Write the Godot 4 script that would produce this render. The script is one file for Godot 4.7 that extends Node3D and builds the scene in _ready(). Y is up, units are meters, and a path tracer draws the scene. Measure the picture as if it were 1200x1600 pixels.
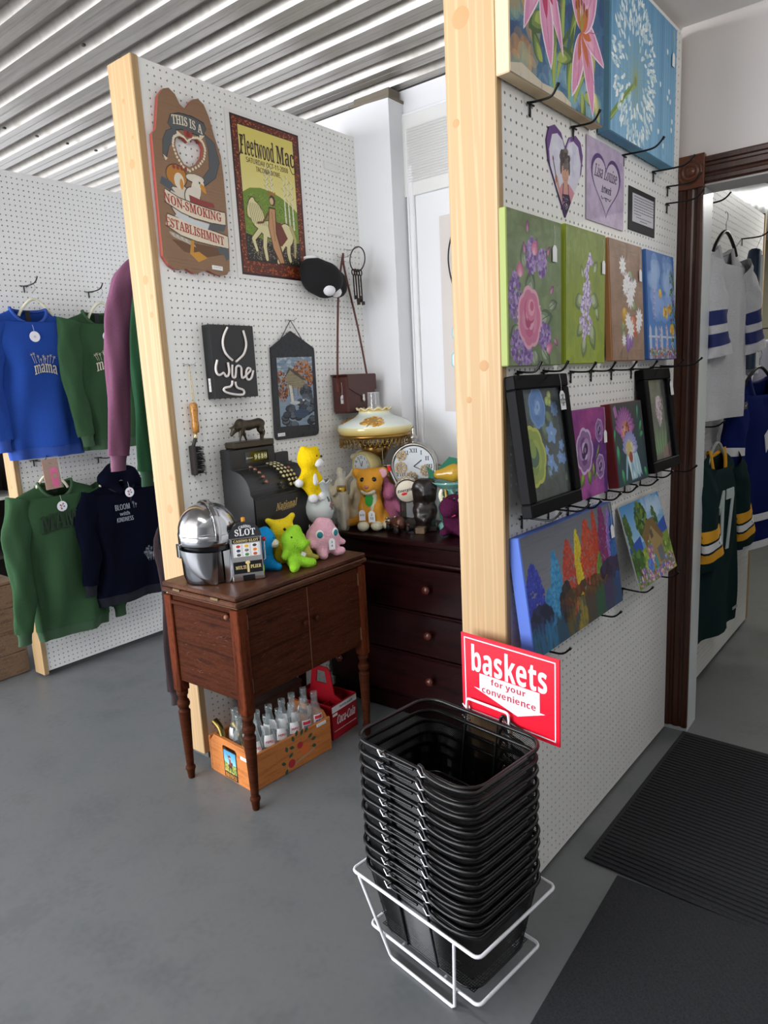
extends Node3D
# Every length is in metres. The floor is y = 0; the pegboard partitions run along +x, the end wall is at x = 2.75.

const HOLE := 0.0254
var used := {}
var M := {}
var B0 := Transform3D()   # frame of the art partition: x along it, z out of it

# ---------- mesh collector ----------
class MB:
	var v := PackedVector3Array()
	var n := PackedVector3Array()
	var uv := PackedVector2Array()
	var t := Transform3D()

	func tri(a: Vector3, b: Vector3, c: Vector3, na: Vector3, nb: Vector3, nc: Vector3, ua := Vector2(), ub := Vector2(), uc := Vector2()):
		a = t * a; b = t * b; c = t * c
		na = (t.basis * na).normalized(); nb = (t.basis * nb).normalized(); nc = (t.basis * nc).normalized()
		if (b - a).cross(c - a).dot(na + nb + nc) > 0.0:
			v.append(a); v.append(c); v.append(b); n.append(na); n.append(nc); n.append(nb); uv.append(ua); uv.append(uc); uv.append(ub)
		else:
			v.append(a); v.append(b); v.append(c); n.append(na); n.append(nb); n.append(nc); uv.append(ua); uv.append(ub); uv.append(uc)

	func flat(a: Vector3, b: Vector3, c: Vector3, out: Vector3):
		var m := (b - a).cross(c - a).normalized()
		if m.dot(out) < 0.0: m = -m
		tri(a, b, c, m, m, m)

	func quad(a: Vector3, b: Vector3, c: Vector3, d: Vector3, m: Vector3, uvs := true):
		# a bottom-left, b bottom-right, c top-right, d top-left
		if uvs:
			tri(a, b, c, m, m, m, Vector2(0, 1), Vector2(1, 1), Vector2(1, 0)); tri(a, c, d, m, m, m, Vector2(0, 1), Vector2(1, 0), Vector2(0, 0))
		else:
			tri(a, b, c, m, m, m); tri(a, c, d, m, m, m)

	func box(c: Vector3, s: Vector3, b := Basis(), bev := 0.0015):
		var h := s * 0.5
		bev = minf(bev, minf(h.x, minf(h.y, h.z)) * 0.45)
		for ax in 3:
			var i := (ax + 1) % 3
			var j := (ax + 2) % 3
			for sg in [-1.0, 1.0]:
				var nn := Vector3.ZERO; nn[ax] = sg
				var q := []
				for k in [[-1, -1], [1, -1], [1, 1], [-1, 1]]:
					var p := Vector3.ZERO
					p[ax] = h[ax] * sg; p[i] = k[0] * (h[i] - bev); p[j] = k[1] * (h[j] - bev)
					q.append(c + b * p)
				var wn: Vector3 = b * nn
				tri(q[0], q[1], q[2], wn, wn, wn); tri(q[0], q[2], q[3], wn, wn, wn)
			if bev <= 0.0: continue
			for s1 in [-1.0, 1.0]:
				for s2 in [-1.0, 1.0]:
					var q := []
					for k in [[-1, 0], [1, 0], [1, 1], [-1, 1]]:
						var p := Vector3.ZERO
						p[ax] = k[0] * (h[ax] - bev)
						p[i] = s1 * (h[i] - (0.0 if k[1] == 0 else bev)); p[j] = s2 * (h[j] - (bev if k[1] == 0 else 0.0))
						q.append(c + b * p)
					var nn := Vector3.ZERO; nn[i] = s1; nn[j] = s2
					nn = (b * nn).normalized()
					tri(q[0], q[1], q[2], nn, nn, nn); tri(q[0], q[2], q[3], nn, nn, nn)
		if bev > 0.0:
			for sx in [-1.0, 1.0]:
				for sy in [-1.0, 1.0]:
					for sz in [-1.0, 1.0]:
						var o := Vector3(sx, sy, sz)
						flat(c + b * (o * Vector3(h.x, h.y - bev, h.z - bev)), c + b * (o * Vector3(h.x - bev, h.y, h.z - bev)), c + b * (o * Vector3(h.x - bev, h.y - bev, h.z)), b * o)

	func face(w: float, h: float, z := 0.0, cx := 0.0, cy := 0.0):
		quad(Vector3(cx - w / 2, cy - h / 2, z), Vector3(cx + w / 2, cy - h / 2, z), Vector3(cx + w / 2, cy + h / 2, z), Vector3(cx - w / 2, cy + h / 2, z), Vector3(0, 0, 1))

	func prism(p: PackedVector2Array, z0: float, z1: float, holes := []):
		# an outline in x, y between z0 and z1; uv over its bounding box; one hole allowed (bridged)
		var lo := p[0]; var hi := p[0]
		for q in p: lo = lo.min(q); hi = hi.max(q)
		var outer := p
		if Geometry2D.is_polygon_clockwise(outer): outer.reverse()
		var loops := [outer]
		var cap := outer
		for hh in holes:
			var hp: PackedVector2Array = hh
			if not Geometry2D.is_polygon_clockwise(hp): hp.reverse()
			loops.append(hp)
			var bi := 0; var bj := 0; var bd := 1e9
			for i in cap.size():
				for j in hp.size():
					var d := cap[i].distance_squared_to(hp[j])
					if d < bd: bd = d; bi = i; bj = j
			var m := PackedVector2Array()
			for i in bi + 1: m.append(cap[i])
			for j in hp.size() + 1: m.append(hp[(bj + j) % hp.size()])
			m.append(cap[bi])
			for i in range(bi + 1, cap.size()): m.append(cap[i])
			cap = m
		var ix := Geometry2D.triangulate_polygon(cap)
		var sz := hi - lo
		for k in range(0, ix.size(), 3):
			var q := [cap[ix[k]], cap[ix[k + 1]], cap[ix[k + 2]]]
			var u := []
			for a in q: u.append(Vector2((a.x - lo.x) / sz.x, (hi.y - a.y) / sz.y))
			var f := Vector3(0, 0, 1)
			tri(Vector3(q[0].x, q[0].y, z1), Vector3(q[1].x, q[1].y, z1), Vector3(q[2].x, q[2].y, z1), f, f, f, u[0], u[1], u[2])
			tri(Vector3(q[0].x, q[0].y, z0), Vector3(q[1].x, q[1].y, z0), Vector3(q[2].x, q[2].y, z0), -f, -f, -f, u[0], u[1], u[2])
		for lp in loops:
			for i in lp.size():
				var a: Vector2 = lp[i]; var b: Vector2 = lp[(i + 1) % lp.size()]
				var e := (b - a).normalized()
				var o := Vector3(e.y, -e.x, 0)
				quad(Vector3(a.x, a.y, z0), Vector3(b.x, b.y, z0), Vector3(b.x, b.y, z1), Vector3(a.x, a.y, z1), o, false)

	func lathe(prof: Array, seg := 20, from := 0.0, to := TAU):
		# prof: [radius, y] from bottom to top; a point twice in a row makes a hard edge
		for i in prof.size() - 1:
			var r0: float = prof[i][0]; var y0: float = prof[i][1]; var r1: float = prof[i + 1][0]; var y1: float = prof[i + 1][1]
			if r0 == r1 and y0 == y1: continue
			var f := Vector2(y1 - y0, r0 - r1).normalized()
			var n0 := f; var n1 := f
			if i > 0 and (prof[i - 1][0] != r0 or prof[i - 1][1] != y0):
				n0 = (f + Vector2(y0 - prof[i - 1][1], prof[i - 1][0] - r0).normalized()).normalized()
			if i < prof.size() - 2 and (prof[i + 2][0] != r1 or prof[i + 2][1] != y1):
				n1 = (f + Vector2(prof[i + 2][1] - y1, r1 - prof[i + 2][0]).normalized()).normalized()
			for k in seg:
				var a := from + (to - from) * k / seg; var b := from + (to - from) * (k + 1) / seg
				var ca := Vector3(cos(a), 0, sin(a)); var cb := Vector3(cos(b), 0, sin(b)); var up := Vector3.UP
				var p0 := ca * r0 + up * y0; var p1 := cb * r0 + up * y0; var p2 := cb * r1 + up * y1; var p3 := ca * r1 + up * y1
				var u0 := float(k) / seg; var u1 := float(k + 1) / seg
				var w0 := 1.0 - float(i) / (prof.size() - 1); var w1 := 1.0 - float(i + 1) / (prof.size() - 1)
				if r0 > 0.0: tri(p0, p1, p2, ca * n0.x + up * n0.y, cb * n0.x + up * n0.y, cb * n1.x + up * n1.y, Vector2(u0, w0), Vector2(u1, w0), Vector2(u1, w1))
				if r1 > 0.0: tri(p0, p2, p3, ca * n0.x + up * n0.y, cb * n1.x + up * n1.y, ca * n1.x + up * n1.y, Vector2(u0, w0), Vector2(u1, w1), Vector2(u0, w1))

	func tube(p: Array, r: float, seg := 6, closed := false, r_end := -1.0):
		var c := p.size()
		if r_end < 0.0: r_end = r
		var rings := []
		var side := Vector3.ZERO
		for i in c:
			var d: Vector3
			if closed: d = p[(i + 1) % c] - p[(i + c - 1) % c]
			else: d = p[mini(i + 1, c - 1)] - p[maxi(i - 1, 0)]
			d = d.normalized()
			if i == 0: side = d.cross(Vector3.UP if absf(d.y) < 0.9 else Vector3.RIGHT).normalized()
			side = (side - d * side.dot(d)).normalized()
			var o := side.cross(d)
			var ring := []
			var rr := lerpf(r, r_end, float(i) / maxf(1, c - 1))
			for k in seg:
				var a := TAU * k / seg
				var m := side * cos(a) + o * sin(a)
				ring.append([p[i] + m * rr, m])
			rings.append(ring)
		for i in (c if closed else c - 1):
			var r0: Array = rings[i]; var r1: Array = rings[(i + 1) % c]
			for k in seg:
				var l := (k + 1) % seg
				tri(r0[k][0], r0[l][0], r1[l][0], r0[k][1], r0[l][1], r1[l][1]); tri(r0[k][0], r1[l][0], r1[k][0], r0[k][1], r1[l][1], r1[k][1])
		if not closed:
			for e in [0, c - 1]:
				var m: Vector3 = (p[0] - p[1]).normalized() if e == 0 else (p[c - 1] - p[c - 2]).normalized()
				for k in range(1, seg - 1): tri(rings[e][0][0], rings[e][k][0], rings[e][k + 1][0], m, m, m)

	func ell(c: Vector3, r: Vector3, b := Basis(), nu := 16, nv := 10):
		for j in nv:
			for i in nu:
				var q := []
				for k in [[0, 0], [1, 0], [1, 1], [0, 1]]:
					var a: float = TAU * (i + k[0]) / nu; var e: float = PI * (j + k[1]) / nv
					var d := Vector3(sin(e) * cos(a), cos(e), sin(e) * sin(a))
					q.append([c + b * (d * r), b * (d / r), Vector2(float(i + k[0]) / nu, float(j + k[1]) / nv)])
				tri(q[0][0], q[1][0], q[2][0], q[0][1], q[1][1], q[2][1], q[0][2], q[1][2], q[2][2]); tri(q[0][0], q[2][0], q[3][0], q[0][1], q[2][1], q[3][1], q[0][2], q[2][2], q[3][2])

	func loft(rings: Array, cap0 := false, cap1 := false, closed := true):
		var c := rings.size(); var s: int = rings[0].size()
		var nn := []; var sum := 0.0
		for i in c:
			var cen := Vector3.ZERO
			for q in rings[i]: cen += q
			cen /= s
			var row := []
			for j in s:
				var du: Vector3
				if closed: du = rings[i][(j + 1) % s] - rings[i][(j + s - 1) % s]
				else: du = rings[i][mini(j + 1, s - 1)] - rings[i][maxi(j - 1, 0)]
				var dv: Vector3 = rings[mini(i + 1, c - 1)][j] - rings[maxi(i - 1, 0)][j]
				var m := du.cross(dv).normalized()
				row.append(m)
				sum += m.dot(rings[i][j] - cen) if closed else m.z
			nn.append(row)
		var sg := 1.0 if sum >= 0.0 else -1.0
		for i in c - 1:
			for j in (s if closed else s - 1):
				var l := (j + 1) % s
				var u0 := float(j) / s; var u1 := float(j + 1) / s; var w0 := float(i) / (c - 1); var w1 := float(i + 1) / (c - 1)
				tri(rings[i][j], rings[i][l], rings[i + 1][l], nn[i][j] * sg, nn[i][l] * sg, nn[i + 1][l] * sg, Vector2(u0, w0), Vector2(u1, w0), Vector2(u1, w1))
				tri(rings[i][j], rings[i + 1][l], rings[i + 1][j], nn[i][j] * sg, nn[i + 1][l] * sg, nn[i + 1][j] * sg, Vector2(u0, w0), Vector2(u1, w1), Vector2(u0, w1))
		for e in [0, 1]:
			if not [cap0, cap1][e]: continue
			var i: int = 0 if e == 0 else c - 1
			var cen := Vector3.ZERO
			for q in rings[i]: cen += q
			cen /= s
			var inner := Vector3.ZERO
			for q in rings[1 if e == 0 else c - 2]: inner += q
			var out := (cen - inner / s).normalized()
			for j in s: flat(rings[i][j], rings[i][(j + 1) % s], cen, out)

	func blob(caps: Array, cell: float, k := 60.0):
		# caps: [a, b, ra, rb] tapered capsules joined by a smooth minimum, meshed as surface nets
		var lo := Vector3.ONE * 1e9; var hi := -lo
		var mg := cell * 2 + 2.5 / k
		for c in caps:
			lo = lo.min((c[0] as Vector3) - Vector3.ONE * (c[2] + mg)).min((c[1] as Vector3) - Vector3.ONE * (c[3] + mg))
			hi = hi.max((c[0] as Vector3) + Vector3.ONE * (c[2] + mg)).max((c[1] as Vector3) + Vector3.ONE * (c[3] + mg))
		var d := ((hi - lo) / cell).ceil()
		var nx := int(d.x) + 1; var ny := int(d.y) + 1; var nz := int(d.z) + 1
		var f := PackedFloat32Array(); f.resize(nx * ny * nz); f.fill(0.0)
		for c in caps:
			var a: Vector3 = c[0]; var ab: Vector3 = c[1] - a; var ra: float = c[2]; var rb: float = c[3]
			var il := 1.0 / maxf(ab.length_squared(), 1e-9)
			var l := (a.min(c[1]) - Vector3.ONE * (maxf(ra, rb) + mg) - lo) / cell
			var h := (a.max(c[1]) + Vector3.ONE * (maxf(ra, rb) + mg) - lo) / cell
			for z in range(maxi(0, int(l.z)), mini(nz, int(h.z) + 1)):
				for y in range(maxi(0, int(l.y)), mini(ny, int(h.y) + 1)):
					var at := (z * ny + y) * nx
					for x in range(maxi(0, int(l.x)), mini(nx, int(h.x) + 1)):
						var p := lo + Vector3(x, y, z) * cell - a
						var s := clampf(p.dot(ab) * il, 0.0, 1.0)
						f[at + x] += exp(-k * ((p - ab * s).length() - lerpf(ra, rb, s)))
		for i in f.size(): f[i] = -log(maxf(f[i], 1e-12)) / k
		var st := [1, nx, nx * ny]
		var vid := {}
		var vp := PackedVector3Array(); var vn := PackedVector3Array()
		for z in nz - 1:
			for y in ny - 1:
				for x in nx - 1:
					var at := (z * ny + y) * nx + x
					var inside := 0
					for q in 8:
						if f[at + (q & 1) + ((q >> 1) & 1) * nx + (q >> 2) * nx * ny] < 0.0: inside += 1
					if inside == 0 or inside == 8: continue
					var sum := Vector3.ZERO; var cnt := 0
					for q in 8:
						for ax in 3:
							if q & (1 << ax): continue
							var r := q | (1 << ax)
							var fa := f[at + (q & 1) + ((q >> 1) & 1) * nx + (q >> 2) * nx * ny]
							var fb := f[at + (r & 1) + ((r >> 1) & 1) * nx + (r >> 2) * nx * ny]
							if (fa < 0.0) == (fb < 0.0): continue
							var p := Vector3(q & 1, (q >> 1) & 1, q >> 2)
							p[ax] += fa / (fa - fb)
							sum += p; cnt += 1
					var g := Vector3(f[at + 1] - f[at] + f[at + 1 + nx] - f[at + nx], f[at + nx] - f[at] + f[at + nx + 1] - f[at + 1], f[at + nx * ny] - f[at] + f[at + nx * ny + 1] - f[at + 1])
					g += Vector3(f[at + 1 + nx * ny] - f[at + nx * ny], f[at + nx + nx * ny] - f[at + nx * ny], f[at + nx * ny + nx] - f[at + nx])
					vid[at] = vp.size()
					vp.append(lo + (Vector3(x, y, z) + sum / cnt) * cell); vn.append(g.normalized())
		for at in vid:
			for ax in 3:
				if (f[at] < 0.0) == (f[at + st[ax]] < 0.0): continue
				var i: int = st[(ax + 1) % 3]; var j: int = st[(ax + 2) % 3]
				if not (vid.has(at - i) and vid.has(at - j) and vid.has(at - i - j)): continue
				var q := [vid[at], vid[at - i], vid[at - i - j], vid[at - j]]
				tri(vp[q[0]], vp[q[1]], vp[q[2]], vn[q[0]], vn[q[1]], vn[q[2]]); tri(vp[q[0]], vp[q[2]], vp[q[3]], vn[q[0]], vn[q[2]], vn[q[3]])

	func text(s: String, w: float, h: float, o := {}):
		# lettering centred on x, y = 0; w = 0 keeps the font's own width
		var tm := TextMesh.new()
		var f := SystemFont.new()
		f.font_names = [o.get("font", "Droid Sans")]; f.font_weight = o.get("weight", 700); f.font_italic = o.get("italic", false)
		tm.font = f; tm.text = s; tm.font_size = o.get("size", 48); tm.pixel_size = 0.01; tm.depth = 0.05; tm.curve_step = o.get("step", 2.0)
		var a := tm.get_mesh_arrays()
		if a.size() == 0 or a[0] == null or a[0].size() == 0: return
		var p: PackedVector3Array = a[Mesh.ARRAY_VERTEX]
		var ix: PackedInt32Array = a[Mesh.ARRAY_INDEX]
		var lo := p[0]; var hi := p[0]
		for q in p: lo = lo.min(q); hi = hi.max(q)
		var sy := h / (hi.y - lo.y)
		var sx := sy if w <= 0.0 else w / (hi.x - lo.x)
		var dz: float = o.get("depth", 0.0006)
		var arc: float = o.get("arc", 0.0); var wave: float = o.get("wave", 0.0); var half := maxf(1e-6, (hi.x - lo.x) * sx / 2)
		var q := PackedVector3Array()
		for e in p:
			var r := Vector3((e.x - (lo.x + hi.x) / 2) * sx, (e.y - (lo.y + hi.y) / 2) * sy, (e.z - lo.z) / (hi.z - lo.z) * dz)
			r.x += r.y * o.get("slant", 0.0)
			r.y -= arc * pow(r.x / half, 2.0) + wave * sin(r.x / half * PI) + r.x * o.get("drop", 0.0)
			r += o.get("at", Vector3.ZERO)
			q.append(r)
		var nr: PackedVector3Array = a[Mesh.ARRAY_NORMAL]
		for k in range(0, ix.size(), 3):
			if nr[ix[k]].z < -0.5: continue
			tri(q[ix[k]], q[ix[k + 1]], q[ix[k + 2]], nr[ix[k]], nr[ix[k + 1]], nr[ix[k + 2]])

	func mesh() -> ArrayMesh:
		var a := []; a.resize(Mesh.ARRAY_MAX)
		a[Mesh.ARRAY_VERTEX] = v; a[Mesh.ARRAY_NORMAL] = n; a[Mesh.ARRAY_TEX_UV] = uv
		var m := ArrayMesh.new()
		if v.size(): m.add_surface_from_arrays(Mesh.PRIMITIVE_TRIANGLES, a)
		return m

# ---------- painting canvas: flat pictures and printed labels ----------
class Cv:
	var im: Image
	var w := 0
	var h := 0
	var g := RandomNumberGenerator.new()
	func _init(ww: int, hh: int, c: Color, sd := 1):
		w = ww; h = hh; im = Image.create_empty(w, h, false, Image.FORMAT_RGBA8); im.fill(c); g.seed = sd
	func span(y: int, x0: float, x1: float, c: Color, src: Image):
		var a := clampi(roundi(x0), 0, w); var b := clampi(roundi(x1), 0, w)
		if b <= a or y < 0 or y >= h: return
		if c.a >= 0.99: im.fill_rect(Rect2i(a, y, b - a, 1), c)
		else: im.blend_rect(src, Rect2i(0, 0, b - a, 1), Vector2i(a, y))
	func poly(p: PackedVector2Array, c: Color):   # points in pixels
		var src: Image = null
		if c.a < 0.99: src = Image.create_empty(w, 1, false, Image.FORMAT_RGBA8); src.fill(c)
		var lo := 1e9; var hi := -1e9
		for q in p: lo = minf(lo, q.y); hi = maxf(hi, q.y)
		for y in range(maxi(0, int(lo)), mini(h, int(hi) + 1)):
			var xs := []
			for i in p.size():
				var a := p[i]; var b := p[(i + 1) % p.size()]
				if (a.y <= y + 0.5) != (b.y <= y + 0.5): xs.append(a.x + (y + 0.5 - a.y) / (b.y - a.y) * (b.x - a.x))
			xs.sort()
			for k in range(0, xs.size() - 1, 2): span(y, xs[k], xs[k + 1], c, src)
	func P(pts: Array, c: Color):                # points 0..1 as flat list
		var p := PackedVector2Array()
		for i in range(0, pts.size(), 2): p.append(Vector2(pts[i] * w, pts[i + 1] * h))
		poly(p, c)
	func E(cx: float, cy: float, rx: float, ry: float, c: Color, rot := 0.0):   # rx, ry as shares of the width
		var p := PackedVector2Array()
		for k in 20:
			var a := TAU * k / 20
			p.append(Vector2(cx * w, cy * h) + Vector2(cos(a) * rx, sin(a) * ry).rotated(rot) * w)
		poly(p, c)
	func petal(cx: float, cy: float, ang: float, ln: float, wd: float, c: Color, bend := 0.0, tip := 0.75):
		var p := PackedVector2Array(); var back := PackedVector2Array()
		for k in 13:
			var s := k / 12.0
			var wv := wd * pow(sin(PI * pow(s, tip)), 0.8)
			var q := Vector2(ln * s, bend * ln * s * s)
			p.append(Vector2(cx * w, cy * h) + (q + Vector2(0, wv)).rotated(ang) * w)
			back.append(Vector2(cx * w, cy * h) + (q - Vector2(0, wv)).rotated(ang) * w)
		back.reverse(); p.append_array(back); poly(p, c)
	func shaded(cx: float, cy: float, ang: float, ln: float, wd: float, c0: Color, c1: Color, bend := 0.0, tip := 0.75, k := 4):
		for i in k:
			var s := 1.0 - i * 0.22
			petal(cx, cy, ang, ln * s, wd * s, c0.lerp(c1, i / maxf(1, k - 1.0)), bend, tip)
	func stroke(pts: Array, wd: float, c: Color, w1 := -1.0):
		if w1 < 0.0: w1 = wd
		var nseg := pts.size() / 2
		for i in nseg:
			var a := Vector2(pts[i * 2] * w, pts[i * 2 + 1] * h)
			var ra := lerpf(wd, w1, float(i) / maxf(1, nseg - 1)) * w / 2
			if c.a > 0.99 and ra > 0.8:
				var cp := PackedVector2Array()
				for k in 8: cp.append(a + Vector2.from_angle(TAU * k / 8) * ra)
				poly(cp, c)
			if i < nseg - 1:
				var b := Vector2(pts[i * 2 + 2] * w, pts[i * 2 + 3] * h)
				var rb := lerpf(wd, w1, float(i + 1) / maxf(1, nseg - 1)) * w / 2
				var o := (b - a).normalized().orthogonal()
				poly(PackedVector2Array([a + o * ra, b + o * rb, b - o * rb, a - o * ra]), c)
	func grad(c0: Color, c1: Color, y0 := 0.0, y1 := 1.0):
		for y in range(int(y0 * h), int(y1 * h)): im.fill_rect(Rect2i(0, y, w, 1), c0.lerp(c1, (y / float(h) - y0) / (y1 - y0)))
	func dabs(cnt: int, x0: float, y0: float, x1: float, y1: float, r0: float, r1: float, cols: Array, asp := 1.0, rot := 0.0, jig := 0.5):
		for i in cnt:
			var r := g.randf_range(r0, r1)
			E(g.randf_range(x0, x1), g.randf_range(y0, y1), r, r * asp, cols[g.randi() % cols.size()], rot + g.randf_range(-jig, jig))
	func cloud(cnt: int, cx: float, cy: float, rx: float, ry: float, r0: float, r1: float, cols: Array, asp := 1.0):
		for i in cnt:
			var a := g.randf() * TAU; var q := sqrt(g.randf()); var r := g.randf_range(r0, r1)
			E(cx + cos(a) * q * rx, cy + sin(a) * q * ry, r, r * asp, cols[g.randi() % cols.size()], g.randf() * PI)
	func rose(cx: float, cy: float, r: float, edge: Color, mid: Color, heart: Color, asp := 1.0):
		for k in 7: E(cx + cos(TAU * k / 7) * r * 0.5, cy + sin(TAU * k / 7) * r * 0.5 * asp * w / h, r * 0.52, r * 0.56 * asp, edge)
		for k in 7: E(cx + cos(TAU * k / 7) * r * 0.45, cy + sin(TAU * k / 7) * r * 0.45 * asp * w / h, r * 0.44, r * 0.48 * asp, edge.lerp(mid, 0.65))
		for k in 5: E(cx + cos(TAU * k / 5 + 0.5) * r * 0.28, cy + sin(TAU * k / 5 + 0.5) * r * 0.28 * asp * w / h, r * 0.36, r * 0.36 * asp, mid if k % 2 else edge.lerp(mid, 0.35))
		for k in 4: E(cx + cos(TAU * k / 4 + 1.0) * r * 0.16, cy + sin(TAU * k / 4 + 1.0) * r * 0.16 * asp * w / h, r * 0.24, r * 0.26 * asp, heart if k % 2 else edge)
		E(cx, cy, r * 0.2, r * 0.22 * asp, heart); E(cx + r * 0.04, cy - r * 0.04, r * 0.1, r * 0.12 * asp, edge.lerp(mid, 0.5))
	func daisy(cx: float, cy: float, r: float, n: int, c: Color, heart: Color, wd := 0.16, a0 := 0.0):
		for k in n: petal(cx, cy, a0 + TAU * k / n, r, r * wd, c, 0.0, 0.9)
		E(cx, cy, r * 0.16, r * 0.16, heart)
	func brushed(cnt: int, amp: float, vertical := true):
		for i in cnt:
			var x := g.randf(); var y := g.randf(); var l := g.randf_range(0.05, 0.25)
			var c := Color(1, 1, 1, g.randf() * amp) if g.randf() < 0.5 else Color(0, 0, 0, g.randf() * amp)
			if vertical: P([x, y, x + 0.012, y, x + 0.014, y + l, x + 0.004, y + l], c)
			else: P([x, y, x + l, y, x + l, y + 0.012, x, y + 0.01], c)
	func tex() -> ImageTexture: return ImageTexture.create_from_image(im)

# ---------- scene helpers ----------
func numbered(called: String) -> String:
	if not used.has(called): used[called] = 0; return called
	used[called] += 1
	return "%s_%03d" % [called, used[called]]

func tag(o: Node, label: String, category: String, group := "") -> Node:
	o.set_meta("label", label); o.set_meta("category", category)
	if group: o.set_meta("group", group)
	return o

func thing(called: String, label: String, category: String, at := Transform3D(), group := "") -> Node3D:
	var o := Node3D.new()
	o.name = numbered(called); add_child(o, true); o.transform = at
	tag(o, label, category, group)
	return o

func part(called: String, mb: MB, m: Material, parent: Node = self, label := "") -> MeshInstance3D:
	var o := MeshInstance3D.new()
	o.mesh = mb.mesh(); o.material_override = m
	o.name = numbered(called) if parent == self else called
	parent.add_child(o, true)
	if label: o.set_meta("label", label)
	return o

func struct(called: String, mb: MB, m: Material) -> MeshInstance3D:
	var o := part(called, mb, m); o.set_meta("kind", "structure")
	return o

func stuff(o: Node) -> Node:
	o.set_meta("kind", "stuff"); return o

func at(x: float, y: float, z: float, ry := 0.0, rx := 0.0, rz := 0.0) -> Transform3D:
	return Transform3D(Basis.from_euler(Vector3(deg_to_rad(rx), deg_to_rad(ry), deg_to_rad(rz))), Vector3(x, y, z))

func on_b(u: float, y: float, off := 0.0, tilt := 0.0) -> Transform3D:   # on the art partition
	return B0 * at(u, y, off, 0, tilt)

func mat(key: String, c: Color, rough := 0.7, metal := 0.0) -> StandardMaterial3D:
	if key and M.has(key): return M[key]
	var m := StandardMaterial3D.new()
	m.albedo_color = c; m.roughness = rough; m.metallic = metal
	if key: M[key] = m
	return m

func hx(s: String) -> Color: return Color.html(s)

func printed(c: Cv, rough := 0.6) -> StandardMaterial3D:
	var m := StandardMaterial3D.new()
	m.albedo_texture = c.tex(); m.roughness = rough
	return m

func grain(sd: int, cols: Array, sx: float, sy: float, w := 256, h := 256, fine := 0.25, swirl := 0.0) -> ImageTexture:
	# noise stretched by sx, sy and run through a row of colours; tiles by mirrored blending
	var a := FastNoiseLite.new(); a.seed = sd; a.frequency = 1.0; a.fractal_octaves = 3
	var b := FastNoiseLite.new(); b.seed = sd + 7; b.frequency = 1.0; b.fractal_octaves = 2
	var im := Image.create_empty(w, h, false, Image.FORMAT_RGB8)
	for y in h:
		for x in w:
			var fx := float(x) / w; var fy := float(y) / h
			var s0 := lerpf(a.get_noise_2d(fx * sx, fy * sy), a.get_noise_2d((fx - 1) * sx, fy * sy), fx * fx)
			var s1 := lerpf(a.get_noise_2d(fx * sx, (fy - 1) * sy), a.get_noise_2d((fx - 1) * sx, (fy - 1) * sy), fx * fx)
			var s := lerpf(s0, s1, fy * fy) * 1.3
			if swirl > 0.0: s = sin(s * swirl)
			s = clampf(0.5 + s * 0.75 + fine * b.get_noise_2d(x * sx * 0.05, y * sy * 0.05), 0.0, 1.0) * (cols.size() - 1)
			var k := mini(int(s), cols.size() - 2)
			im.set_pixel(x, y, (cols[k] as Color).lerp(cols[k + 1], s - k))
	return ImageTexture.create_from_image(im)

func grained(key: String, tx: Texture2D, rough: float, sc: Vector3, world := false) -> StandardMaterial3D:
	var m := mat(key, Color.WHITE, rough)
	m.albedo_texture = tx; m.uv1_triplanar = true; m.uv1_world_triplanar = world; m.uv1_scale = sc
	return m

func curve(p: Array, steps := 6) -> Array:   # smooth path through points
	var out := []
	for i in p.size() - 1:
		var a: Vector3 = p[maxi(i - 1, 0)]; var b: Vector3 = p[i]; var c: Vector3 = p[i + 1]; var d: Vector3 = p[mini(i + 2, p.size() - 1)]
		for k in steps: out.append(b.cubic_interpolate(c, a, d, float(k) / steps))
	out.append(p[p.size() - 1])
	return out

func rrect(w: float, h: float, r: float, k := 4) -> PackedVector2Array:
	var p := PackedVector2Array()
	for c in [[1, -1, -PI / 2], [1, 1, 0.0], [-1, 1, PI / 2], [-1, -1, PI]]:
		for i in k + 1: p.append(Vector2(c[0] * (w / 2 - r), c[1] * (h / 2 - r)) + Vector2.from_angle(c[2] + PI / 2 * i / k) * r)
	return p

func circle(r: float, k := 20, ry := -1.0) -> PackedVector2Array:
	var p := PackedVector2Array()
	for i in k: p.append(Vector2(cos(TAU * i / k) * r, sin(TAU * i / k) * (r if ry < 0 else ry)))
	return p

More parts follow.
